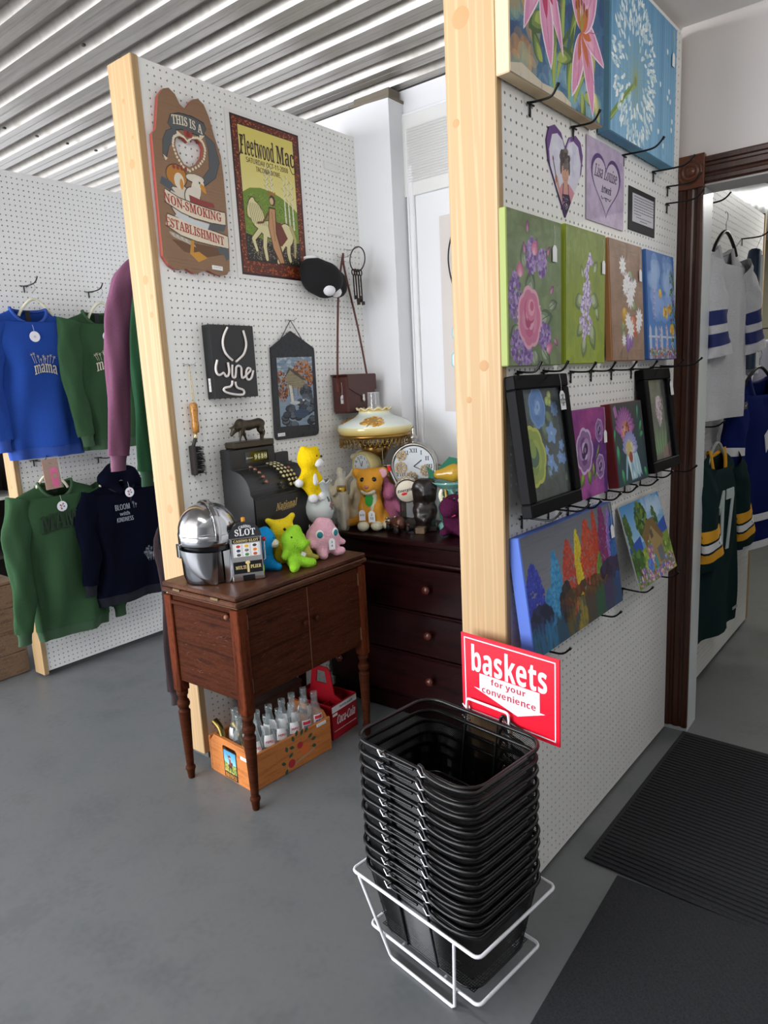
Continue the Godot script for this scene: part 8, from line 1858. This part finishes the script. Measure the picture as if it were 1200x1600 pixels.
func round_tag(o: Node, c: Vector3, r := 0.026, art := false):
	var b := MB.new(); var p := PackedVector2Array()
	for k in 48: p.append(Vector2.from_angle(TAU * k / 48) * (r if k % 2 else r * 0.94))
	b.prism(p, 0.0, 0.0015); move_mb(b, 0, c); var t := part("round_tag", b, mat("tag_white", hx("ededf0"), 0.5), o, "round white scalloped tag")
	b = MB.new(); b.tube([c + V(0, r, 0.001), c + V(-0.002, r + 0.03, -0.004)], 0.0007, 4); part("tag_string", b, mat("string_white", hx("dcdad4"), 0.8), t)
	b = MB.new()
	if art:
		b.tube(curve([c + V(-0.01, -0.008, 0.002), c + V(0.0, 0.004, 0.002), c + V(0.008, 0.01, 0.002)], 3), 0.001, 4); part("print_stem", b, mat("decal_green", hx("2c4a34"), 0.5), t)
		for q in [[-0.008, 0.006, "b8545e"], [0.006, 0.012, "c98a9c"], [0.01, -0.002, "5f8ab0"], [-0.004, -0.012, "b8545e"]]:
			b = MB.new(); b.prism(circle(0.005, 8), 0.0016, 0.0019); move_mb(b, 0, c + V(q[0], q[1], 0)); part("print_flower", b, mat("print_" + q[2], hx(q[2]), 0.6), t)
	else:
		b.text("*", 0.0, 0.012, {"size": 16, "step": 4.0, "at": c + V(0, 0, 0.0016)}); part("print_mark", b, mat("tag_grey", hx("b9bcc4"), 0.6), t)

func sprigs(b: MB, w: float, h: float, z: float, c: Vector3, n: int, sd: int):
	# fine stitched flowers on stems
	var g := RandomNumberGenerator.new(); g.seed = sd
	for k in n:
		var x := lerpf(-w / 2, w / 2, (k + 0.5) / n) + g.randf_range(-0.004, 0.004); var y := h * g.randf_range(0.35, 1.0)
		b.tube([c + V(x * 0.8, 0, z), c + V(x, y, z)], 0.0008, 4)
		var r := g.randf_range(0.005, 0.01)
		for p in 5: b.tube([c + V(x, y, z), c + V(x + cos(TAU * p / 5 + k) * r, y + sin(TAU * p / 5 + k) * r, z)], 0.0008, 4)

func fleece(key: String, c: String) -> StandardMaterial3D:
	if M.has(key): return M[key]
	var m := grained(key, grain(key.hash() % 97, [hx("d6d6d6"), hx("ffffff"), hx("e4e4e4")], 40, 40, 64, 64, 0.6), 0.95, Vector3.ONE * 9)
	m.albedo_color = hx(c); m.metallic_specular = 0.15
	return m

func clothes():
	var b: MB; var o: Node3D
	var cream := mat("hanger_cream", hx("d9d6bd"), 0.5)
	var blue := fleece("fleece_blue", "2c50a6"); var green := fleece("fleece_green", "38553a"); var navy := fleece("fleece_navy", "0b0e1d"); var mauve := fleece("fleece_mauve", "7b5068"); var pinegreen := fleece("fleece_pine", "24452f"); var brown := fleece("fleece_brown", "352b2d"); var blackf := fleece("fleece_black", "17181a")
	var stitch := mat("stitch_cream", hx("cfc8b4"), 0.7)
	var Z := -3.58
	# hooks on the far board
	for q in [[1.735, 2.005, "above the blue sweatshirt"], [2.075, 2.0, "above the green sweatshirt"], [1.66, 1.145, "behind the pink packet, above the lower green sweatshirt"], [2.01, 1.12, "behind the orange packet, above the navy hoodie"]]:
		o = thing("peg_hook", "black peg hook " + q[2] + " on the far partition", "hook", at(q[0], q[1], Z), "peg hooks on the sweatshirt partition")
		b = MB.new(); b.tube(curve([V(0, 0.004, -0.004), V(0, 0, 0.004), V(0, -0.002, 0.08), V(0, 0.006, 0.125), V(0, 0.028, 0.15)], 4), 0.003, 6); part("prong", b, mat("hook_black", Color.BLACK), o)
		b = MB.new(); b.box(V(0, -0.015, 0.003), V(0.006, 0.032, 0.003), Basis(), 0.001); b.tube([V(-0.022, 0.0, 0.004), V(0.022, 0.0, 0.004)], 0.0022, 6); part("back_plate", b, mat("hook_black", Color.BLACK), o)
	# blue
	hanger("cream hanger inside the bright blue sweatshirt", at(1.735, 1.925, Z + 0.085), cream, 0.085)
	o = shirt("bright blue sweatshirt stitched mama, upper row at the left edge", "sweatshirt", at(1.7, 1.885, Z + 0.085), blue, {"h": 0.72, "sw": 0.19, "hw": 0.2, "neck": 0.085, "drop": 0.075, "d": 0.045, "seed": 1.0, "sleeves": [[V(-0.17, -0.06, 0.0), V(-0.21, -0.2, 0.02), V(-0.23, -0.36, 0.03), V(-0.22, -0.62, 0.03)], [V(0.17, -0.06, -0.01), V(0.25, -0.25, -0.02), V(0.3, -0.45, -0.03), V(0.31, -0.63, -0.03)]]})
	b = MB.new(); b.text("mama", 0.115, 0.042, {"font": "Droid Serif", "italic": true, "weight": 400, "arc": 0.012, "at": V(0.02, -0.285, 0.055), "depth": 0.004}); sprigs(b, 0.13, 0.05, 0.056, V(0.015, -0.262, 0), 9, 3); drape(b, 0.055, 0.003); stuff(part("stitched_lettering", b, stitch, o))
	b = MB.new(); b.box(V(0.0, -0.032, -0.012), V(0.024, 0.05, 0.002), Basis(), 0.0); part("neck_label", b, mat("label_black", hx("15161a"), 0.7), o); round_tag(o, V(-0.01, -0.135, 0.05))
	# green
	hanger("cream hanger inside the upper green sweatshirt", at(2.075, 1.925, Z + 0.115), cream, 0.085)
	o = shirt("moss green sweatshirt stitched mama, hung right of the blue one", "sweatshirt", at(2.045, 1.885, Z + 0.115), green, {"h": 0.71, "sw": 0.19, "hw": 0.18, "neck": 0.08, "drop": 0.08, "d": 0.045, "seed": 2.2, "sleeves": [[V(-0.16, -0.06, 0.01), V(-0.2, -0.2, 0.04), V(-0.2, -0.42, 0.05), V(-0.175, -0.63, 0.055)], [V(0.17, -0.06, 0.0), V(0.22, -0.25, -0.01), V(0.25, -0.45, -0.02), V(0.25, -0.63, -0.02)]]})
	b = MB.new(); b.text("mama", 0.12, 0.042, {"font": "Droid Serif", "italic": true, "weight": 400, "arc": 0.012, "at": V(-0.01, -0.275, 0.055), "depth": 0.004}); sprigs(b, 0.13, 0.05, 0.056, V(-0.015, -0.252, 0), 9, 4); drape(b, 0.055, 0.003); stuff(part("stitched_lettering", b, stitch, o))
	b = MB.new(); b.box(V(0.0, -0.032, -0.012), V(0.024, 0.05, 0.002), Basis(), 0.0); part("neck_label", b, mat("label_black", Color.BLACK), o); round_tag(o, V(0.01, -0.13, 0.05))
	# lower row
	hanger("cream hanger inside the lower green sweatshirt", at(1.69, 1.07, Z + 0.09), cream, 0.085)
	o = shirt("large moss green sweatshirt with outlined capitals, lower row by the pine post", "sweatshirt", at(1.71, 1.035, Z + 0.09), green, {"h": 0.8, "sw": 0.215, "hw": 0.2, "neck": 0.085, "drop": 0.085, "d": 0.05, "seed": 3.1, "r0": 0.072, "r1": 0.046, "sleeves": [[V(-0.18, -0.07, 0.0), V(-0.24, -0.25, 0.03), V(-0.25, -0.5, 0.045), V(-0.275, -0.72, 0.05)], [V(0.19, -0.06, 0.0), V(0.26, -0.25, -0.01), V(0.28, -0.5, -0.02), V(0.27, -0.74, 0.0)]]})
	b = MB.new()
	b.text("MAMA", 0.25, 0.085, {"font": "Droid Serif", "arc": 0.018, "at": V(0.0, -0.19, 0.052), "depth": 0.004}); drape(b, 0.052, 0.004); part("outlined_lettering", b, mat("thread_dark", hx("1a2f1e"), 0.8), o)
	b = MB.new(); b.box(V(0.0, -0.032, -0.012), V(0.024, 0.05, 0.002), Basis(), 0.0); part("neck_label", b, mat("label_black", Color.BLACK), o); round_tag(o, V(-0.005, -0.125, 0.054), 0.027, true)
	hanger("cream hanger inside the navy hoodie", at(2.03, 1.05, Z + 0.125), cream, 0.1)
	o = shirt("navy hooded sweatshirt with thin white lettering and a flower sprig", "hoodie", at(2.045, 0.99, Z + 0.13), navy, {"name": "hoodie", "h": 0.66, "sw": 0.215, "hw": 0.215, "neck": 0.08, "drop": 0.06, "d": 0.045, "seed": 4.4, "sleeves": [[V(-0.17, -0.05, 0.0), V(-0.23, -0.2, 0.02), V(-0.235, -0.36, 0.04), V(-0.25, -0.52, 0.03)], [V(0.18, -0.05, 0.0), V(0.24, -0.25, 0.01), V(0.26, -0.45, 0.02), V(0.255, -0.64, 0.02)]]})
	b = MB.new(); b.blob([[V(-0.08, 0.02, 0.0), V(-0.02, 0.055, -0.01), 0.035, 0.04], [V(-0.02, 0.055, -0.01), V(0.06, 0.03, 0.0), 0.04, 0.035], [V(-0.08, 0.02, 0.0), V(-0.02, -0.05, 0.035), 0.032, 0.016], [V(0.06, 0.03, 0.0), V(0.02, -0.05, 0.035), 0.03, 0.016], [V(0.06, 0.03, 0.0), V(0.1, -0.01, 0.0), 0.035, 0.03]], 0.009, 70.0); part("hood", b, navy, o)
	b = MB.new(); b.text("BLOOM", 0.085, 0.03, {"weight": 400, "at": V(-0.03, -0.135, 0.05), "depth": 0.002}); b.text("with", 0.06, 0.02, {"font": "Droid Serif", "italic": true, "weight": 400, "at": V(-0.02, -0.172, 0.05), "depth": 0.002}); b.text("KINDNESS", 0.095, 0.024, {"weight": 400, "at": V(-0.02, -0.204, 0.05), "depth": 0.002}); sprigs(b, 0.03, 0.03, 0.051, V(0.04, -0.15, 0), 2, 6); drape(b, 0.05, 0.001); part("white_lettering", b, mat("print_grey", hx("9aa0a8"), 0.7), o)
	b = MB.new()
	for k in 4: sprigs(b, 0.08, 0.05, 0.056, V(0.1 + 0.008 * k, -0.43 - 0.012 * k, 0), 5, 20 + k)
	drape(b, 0.056, 0.002); stuff(part("flower_print", b, mat("print_grey", Color.WHITE), o)); round_tag(o, V(0.015, -0.06, 0.062), 0.027, true)
	b = MB.new(); b.tube(curve([V(0.01, -0.02, 0.055), V(0.025, -0.06, 0.06), V(0.02, -0.11, 0.055)], 4), 0.002, 5); part("drawstring", b, mat("label_black", Color.BLACK), o)
	# packets in front of the hangers
	for k in 2:
		o = thing("key_fob_packet", ["clear packet on brown card with a hot pink fob", "clear packet on brown card with an orange fob"][k], "packet", at([1.672, 2.03][k], [1.08, 1.045][k], Z + 0.15, 0, 0, [3.0, -6.0][k]))
		var hh: float = [0.15, 0.1][k]
		b = MB.new(); b.box(V(0, 0, 0), V(0.082, hh, 0.003), Basis(), 0.001); part("brown_card", b, mat("kraft", hx("a5765a"), 0.8), o)
		b = MB.new(); b.prism(rrect(0.034 if k == 0 else 0.045, 0.1 if k == 0 else 0.05, 0.016), 0.0018, 0.006); move_mb(b, 0, V(0.012, -hh * 0.12, 0)); part("fob", b, mat(["fob_pink", "fob_orange"][k], hx(["e8188a", "e07a22"][k]), 0.5), o)
		b = MB.new(); b.box(V(0.012, -hh * 0.08, 0.0065), V(0.024, 0.022, 0.001), Basis(), 0.0); part("patch", b, mat(["patch_brown", "patch_white"][k], hx(["a8764f", "d9d9d9"][k]), 0.7), o)
		b = MB.new(); b.box(V(0, 0.006, 0.0075), V(0.09, hh + 0.012, 0.0006), Basis(), 0.0); var pk := mat("packet_film", Color(1, 1, 1, 0.05), 0.05); pk.transparency = BaseMaterial3D.TRANSPARENCY_ALPHA; part("clear_film", b, pk, o)
		b = MB.new(); b.tube([V(-0.022, hh * 0.32, 0.003), V(-0.012, hh * 0.36, 0.004)], 0.003, 6); b.tube([V(0.006, hh * 0.36, 0.003), V(0.016, hh * 0.33, 0.004)], 0.003, 6); stuff(part("rivet", b, mat("rivet", hx("b9b2a2"), 0.3, 0.8), o))
	# garments hung behind the plaque partition, seen past its post
	o = shirt("dusty mauve sweatshirt seen edge-on behind the pine post", "sweatshirt", at(1.86, 1.945, -2.47, 180), mauve, {"h": 0.74, "sw": 0.2, "hw": 0.2, "d": 0.05, "seed": 5.0, "r0": 0.06, "r1": 0.044, "sleeves": [[V(-0.18, -0.06, 0.0), V(-0.24, -0.3, 0.0), V(-0.24, -0.6, 0.0)], [V(0.2, -0.03, 0.0), V(0.275, -0.09, 0.0), V(0.315, -0.22, 0.01), V(0.345, -0.46, 0.01), V(0.38, -0.73, 0.01)]]})
	o = shirt("dark green sweatshirt hung between the mauve one and the post", "sweatshirt", at(1.87, 1.925, -2.36, 180), pinegreen, {"h": 0.82, "sw": 0.2, "hw": 0.27, "d": 0.04, "seed": 6.0, "r0": 0.04, "r1": 0.036, "sleeves": [[V(-0.18, -0.06, 0.0), V(-0.24, -0.3, 0.0), V(-0.24, -0.6, 0.0)], [V(0.22, -0.02, 0.0), V(0.275, -0.07, 0.0), V(0.32, -0.3, 0.0), V(0.336, -0.54, 0.0), V(0.351, -0.77, 0.0)]]})
	o = shirt("black sweatshirt hanging low behind the pine post", "sweatshirt", at(1.87, 1.14, -2.34, 180), blackf, {"h": 0.4, "sw": 0.2, "hw": 0.23, "d": 0.035, "seed": 7.0, "r0": 0.05, "r1": 0.045, "sleeves": [[V(-0.18, -0.06, 0.0), V(-0.22, -0.3, 0.0)], [V(0.2, -0.03, 0.0), V(0.28, -0.1, 0.0), V(0.3, -0.3, 0.0)]]})
	o = shirt("dark brown sweatshirt with a sleeve hanging nearly to the floor", "sweatshirt", at(1.87, 1.0, -2.4, 180), brown, {"h": 0.72, "sw": 0.2, "hw": 0.2, "d": 0.04, "seed": 8.0, "r0": 0.05, "r1": 0.042, "sleeves": [[V(-0.18, -0.06, 0.0), V(-0.22, -0.3, 0.0), V(-0.22, -0.6, 0.0)], [V(0.2, -0.04, 0.0), V(0.275, -0.14, 0.0), V(0.28, -0.4, 0.0), V(0.3, -0.78, 0.0)]]})

func jerseys():
	var b: MB; var o: Node3D
	var D := at(2.87, 0, -0.765, -1.7)
	var wht := fleece("jersey_white", "d5d5da"); var nav := fleece("jersey_navy", "1a2562"); var grn := fleece("jersey_green", "1d3030")
	var strn := mat("stripe_navy", hx("1d2a66"), 0.8); var strw := mat("stripe_white", hx("dcdce0"), 0.8); var stry := mat("stripe_gold", hx("e0a020"), 0.8)
	var blk := mat("hanger_black", hx("18181a"), 0.4)
	for q in [[0.15, 2.06, "holding the white jersey"], [0.86, 2.02, "holding the wrapped navy bundle"], [0.19, 1.2, "holding the green jersey"], [0.72, 1.5, "holding the navy jersey"], [1.18, 1.62, "at the far end, near the pale bag"]]:
		o = thing("peg_hook", "black peg hook in the next room " + q[2], "hook", D * at(q[0], q[1], 0.0), "peg hooks on the jersey partition")
		b = MB.new(); b.tube(curve([V(0, 0.004, -0.004), V(0, 0, 0.004), V(0, -0.002, 0.07), V(0, 0.006, 0.1), V(0, 0.025, 0.12)], 4), 0.0032, 6); part("prong", b, mat("hook_black", Color.BLACK), o)
		b = MB.new(); b.box(V(0, -0.015, 0.003), V(0.006, 0.032, 0.003), Basis(), 0.001); part("back_plate", b, mat("hook_black", Color.BLACK), o)
	# white jersey
	hanger("black hanger inside the white jersey", D * at(0.26, 1.955, 0.08, -6), blk, 0.12)
	o = shirt("white football jersey with two navy sleeve bands beyond the doorway", "jersey", D * at(0.26, 1.9, 0.08, -6), wht, {"name": "jersey", "h": 0.72, "sw": 0.2, "hw": 0.25, "d": 0.034, "neck": 0.07, "drop": 0.13, "hem": false, "seed": 1.4, "r0": 0.075, "r1": 0.085, "stripes": [[0.62, 0.72, strn], [0.78, 0.88, strn]], "sleeves": [[V(-0.16, -0.07, 0.01), V(-0.19, -0.2, 0.03), V(-0.17, -0.42, 0.045)], [V(0.17, -0.07, 0.0), V(0.25, -0.18, 0.01), V(0.3, -0.4, 0.02)]]})
	b = MB.new(); b.box(V(0.15, -0.63, 0.046), V(0.11, 0.03, 0.002), Basis(V(0, 1, 0), 0.1), 0.0); var hp := part("hem_patch", b, mat("patch_charcoal", hx("3a3a3d"), 0.6), o)
	b = MB.new(); b.prism(v2([-0.012, 0.002, -0.008, -0.004, 0.016, 0.007, -0.006, -0.001]), 0.001, 0.0018); move_mb(b, 0, V(0.17, -0.63, 0.047)); part("white_mark", b, strw, hp)
	b = MB.new(); b.box(V(0.0, -0.02, -0.03), V(0.07, 0.014, 0.002), Basis(), 0.0); b.box(V(0.0, -0.075, -0.03), V(0.05, 0.016, 0.002), Basis(), 0.0); part("inside_tape", b, mat("label_black", hx("15161a"), 0.7), o)
	# green jersey
	hanger("clear hanger inside the green jersey", D * at(0.25, 1.12, 0.08, -5), mat("hanger_clear", hx("a9adae"), 0.2), 0.1)
	o = shirt("dark green football jersey with gold and white sleeve bands below the white one", "jersey", D * at(0.25, 1.1, 0.08, -5), grn, {"name": "jersey", "h": 0.84, "sw": 0.2, "hw": 0.27, "d": 0.034, "neck": 0.08, "drop": 0.17, "hem": false, "seed": 2.7, "r0": 0.075, "r1": 0.08, "collar_mat": stry, "stripes": [[0.68, 0.75, stry], [0.765, 0.815, strw], [0.83, 0.9, stry]], "sleeves": [[V(-0.16, -0.07, 0.01), V(-0.19, -0.2, 0.03), V(-0.16, -0.46, 0.045)], [V(0.17, -0.07, 0.0), V(0.26, -0.2, 0.01), V(0.32, -0.46, 0.02)]]})
	b = MB.new(); b.text("17", 0.16, 0.26, {"weight": 900, "at": V(0.02, -0.3, 0.062), "depth": 0.004}); drape(b, 0.062, 0.001); part("number", b, mat("number_silver", hx("b9c6c6"), 0.6), o)
	b = MB.new(); b.box(V(0.15, -0.72, 0.05), V(0.06, 0.012, 0.002), Basis(), 0.0); part("hem_patch", b, mat("patch_silver", hx("8f9698"), 0.5), o)
	# navy jerseys
	hanger("black hanger inside the navy jersey", D * at(0.72, 1.42, 0.13, -17), blk, 0.12)
	o = shirt("navy hockey jersey with white bands and a paper ticket beyond the white jersey", "jersey", D * at(0.72, 1.38, 0.13, -17), nav, {"name": "jersey", "h": 0.82, "sw": 0.2, "hw": 0.24, "d": 0.04, "neck": 0.08, "drop": 0.14, "hem": false, "seed": 3.7, "r0": 0.075, "r1": 0.075, "stripes": [[0.5, 0.56, strw], [0.74, 0.8, strw]], "sleeves": [[V(-0.17, -0.07, 0.0), V(-0.22, -0.3, 0.02), V(-0.22, -0.6, 0.03)], [V(0.17, -0.07, 0.0), V(0.26, -0.3, 0.01), V(0.28, -0.62, 0.02)]]})
	for y in [-0.62, -0.75]:
		b = MB.new(); var row := []
		for i in 2:
			var rr := []
			for k in 24:
				var a := PI * (0.05 + 0.9 * k / 23.0); rr.append(V(cos(a) * 0.238, y - i * 0.035, sin(a) * 0.056))
			row.append(rr)
		b.loft(row, false, false, false); part("stripe", b, strw, o)
	b = MB.new(); b.box(V(0.05, -0.09, 0.045), V(0.075, 0.045, 0.001), Basis(V(0, 0, 1), -0.35), 0.0); part("ticket", b, mat("tag_white", Color.WHITE), o, "white paper ticket")
	b = MB.new(); b.prism(v2([-0.05, 0.02, 0.0, 0.06, 0.05, 0.02, 0.03, -0.06, 0.0, -0.02, -0.03, -0.06]), 0.0, 0.003); move_mb(b, 0, V(0.03, -0.28, 0.075)); drape(b, 0.075, 0.001); part("crest", b, strw, o)
	o = shirt("second navy hockey jersey hung farther along the jersey partition", "jersey", D * at(1.2, 1.4, 0.16, -18), nav, {"name": "jersey", "h": 0.8, "sw": 0.2, "hw": 0.22, "d": 0.04, "neck": 0.08, "hem": false, "seed": 4.9, "r0": 0.075, "r1": 0.075, "stripes": [[0.7, 0.78, strw]], "sleeves": [[V(-0.17, -0.07, 0.0), V(-0.22, -0.3, 0.02), V(-0.22, -0.5, 0.03)], [V(0.17, -0.07, 0.0), V(0.26, -0.2, 0.02), V(0.28, -0.46, 0.06)]]})
	# wrapped bundle and pale bag
	o = thing("wrapped_bundle", "tall navy roll in glossy clear wrap hanging beyond the white jersey", "bundle", D * at(0.86, 1.62, 0.06))
	b = MB.new(); b.tube([V(-0.03, -0.2, 0.0), V(-0.03, 0.0, 0.0), V(-0.02, 0.3, 0.0), V(0.0, 0.33, 0.0)], 0.03, 10); part("roll", b, mat("roll_navy", hx("2c3f5c"), 0.5), o)
	b = MB.new(); b.box(V(0.05, 0.05, 0.0), V(0.14, 0.56, 0.03), Basis(), 0.012); part("wrap", b, mat("wrap_grey", hx("aeb6bc"), 0.08), o)
	b = MB.new(); b.tube([V(-0.01, 0.33, 0.0), V(0.0, 0.41, 0.03)], 0.001, 4); part("string", b, mat("string_white", hx("dcdad4"), 0.8), o)
	o = thing("plastic_bag", "pale lilac item in a shiny clear bag at the partition's far end", "bag", D * at(1.2, 1.42, 0.07))
	b = MB.new(); b.blob([[V(0, -0.08, 0.0), V(0, 0.1, 0.0), 0.06, 0.045], [V(-0.03, -0.06, 0.0), V(0.03, -0.08, 0.0), 0.05, 0.05]], 0.012, 60.0); part("bag", b, mat("bag_pale", hx("c5c3d2"), 0.12), o)
	# foil duct
	o = thing("foil_duct", "crinkled silver foil duct crossing above the jersey partition", "duct", at(4.3, 2.16, -0.72, 0))
	b = MB.new(); var rr := []
	for i in 40:
		var s := i / 39.0; var row := []
		var c := V(0.35 - 0.9 * s, 0.12 + 0.06 * sin(s * 3.0), -0.1 - 0.5 * s)
		for k in 24:
			var a := TAU * k / 24; var r := 0.15 * (1.0 + (0.03 if i % 2 else -0.03) + 0.015 * sin(k * 5.0 + i * 3.0)); row.append(c + V(0.35 * cos(a) * r, sin(a) * r, cos(a) * r))
		rr.append(row)
	b.loft(rr, true, true); part("foil_tube", b, mat("foil", hx("d9dcde"), 0.3, 0.8), o)
	b = MB.new(); b.tube([V(0.36, 0.3, -0.1), V(0.36, 0.44, -0.1)], 0.002, 4); part("strap", b, mat("wire_steel", hx("a9aaab"), 0.3, 0.8), o)

func left_edge():
	var b: MB; var o: Node3D
	var old := grained("old_crate", grain(97, [hx("5a4636"), hx("705a46"), hx("836b54"), hx("644f3f"), hx("765f4a")], 2.5, 10, 256, 256, 0.45), 0.85, Vector3(2.2, 2.6, 2.2))
	o = thing("old_crate", "tall weathered wooden crate behind the far partition's post", "crate", at(1.2, 0, -4.02))
	for k in 4: bar(o, "plank", V(0.0, 0.005 + k * 0.125, 0.265), V(0.36, 0.125 + k * 0.125, 0.28), old, 0.002)
	for k in 4: bar(o, "plank", V(0.345, 0.005 + k * 0.125, 0.0), V(0.36, 0.125 + k * 0.125, 0.265), old, 0.002)
	for k in 4: bar(o, "plank", V(0.0, 0.005 + k * 0.125, 0.0), V(0.015, 0.125 + k * 0.125, 0.265), old, 0.002)
	bar(o, "top_board", V(0.0, 0.505, 0.0), V(0.36, 0.52, 0.28), old, 0.002)
	o = thing("antler", "pale bone antler lying on the weathered crate at the left edge", "antler", at(1.36, 0.52, -3.86))
	b = MB.new(); b.blob([[V(0.1, 0.02, 0.05), V(0.0, 0.03, 0.0), 0.02, 0.018], [V(0.0, 0.03, 0.0), V(-0.06, 0.09, 0.02), 0.018, 0.012], [V(-0.06, 0.09, 0.02), V(-0.05, 0.17, 0.03), 0.012, 0.004], [V(0.05, 0.03, 0.03), V(0.06, 0.12, 0.05), 0.013, 0.005], [V(0.0, 0.03, 0.0), V(-0.1, 0.05, 0.06), 0.012, 0.004]], 0.008, 120.0); part("tines", b, mat("bone", hx("b3a58c"), 0.6), o)
	# shelf unit far behind, just showing at the edge
	var sh := mat("shelf_dark", hx("2a241f"), 0.7)
	o = thing("shelf_unit", "dark shelf unit behind the far partition at the left edge", "shelf", at(1.1, 0, -4.75))
	for y in [0.02, 0.5, 0.86, 1.22, 1.58]: bar(o, "shelf_board", V(0, y, 0), V(0.9, y + 0.02, 0.35), mat("shelf_pale", hx("a9a6a0"), 0.6) if absf(y - 0.86) < 0.01 else sh, 0.002)
	for x in [0.0, 0.88]: bar(o, "upright", V(x, 0, 0), V(x + 0.02, 1.6, 0.35), sh, 0.002)
	bar(o, "back_panel", V(0, 0, -0.01), V(0.9, 1.6, 0.0), sh, 0.001)
	o = thing("game_box", "dark olive boxed game standing on the left edge shelf", "box", at(1.3, 0.882, -4.6))
	bar(o, "carton", V(0, 0, 0), V(0.4, 0.17, 0.15), mat("carton_olive", hx("23271f"), 0.6), 0.002)
	o = thing("comic_box", "blue carton with a pink printed band on the shelf at the left edge", "box", at(1.3, 0.523, -4.6))
	bar(o, "carton", V(0, 0, 0), V(0.4, 0.28, 0.15), mat("carton_blue", hx("2a3a7a"), 0.6), 0.002)
	b = MB.new(); b.box(V(0.2, 0.18, 0.1505), V(0.25, 0.04, 0.0006), Basis(V(0, 0, 1), 0.05), 0.0); part("pink_print", b, mat("print_pink", hx("c0408c"), 0.6), o)
	o = thing("brass_pot", "old brass pot on the upper shelf at the left edge", "pot", at(1.42, 1.24, -4.56))
	b = MB.new(); b.lathe([[0.0, 0.0], [0.07, 0.0], [0.1, 0.05], [0.1, 0.1], [0.07, 0.14], [0.08, 0.15]], 24); part("pot", b, mat("brass_old", hx("6d5a3c"), 0.5, 0.6), o)

func _ready():
	lights()
	room()
	partitions()
	wall_a()
	wall_b()
	sewing_cabinet()
	dresser()
	baskets()
	mats_on_floor()
	tabletop()
	dresser_top()
	under_cabinet()
	clothes()
	jerseys()
	left_edge()
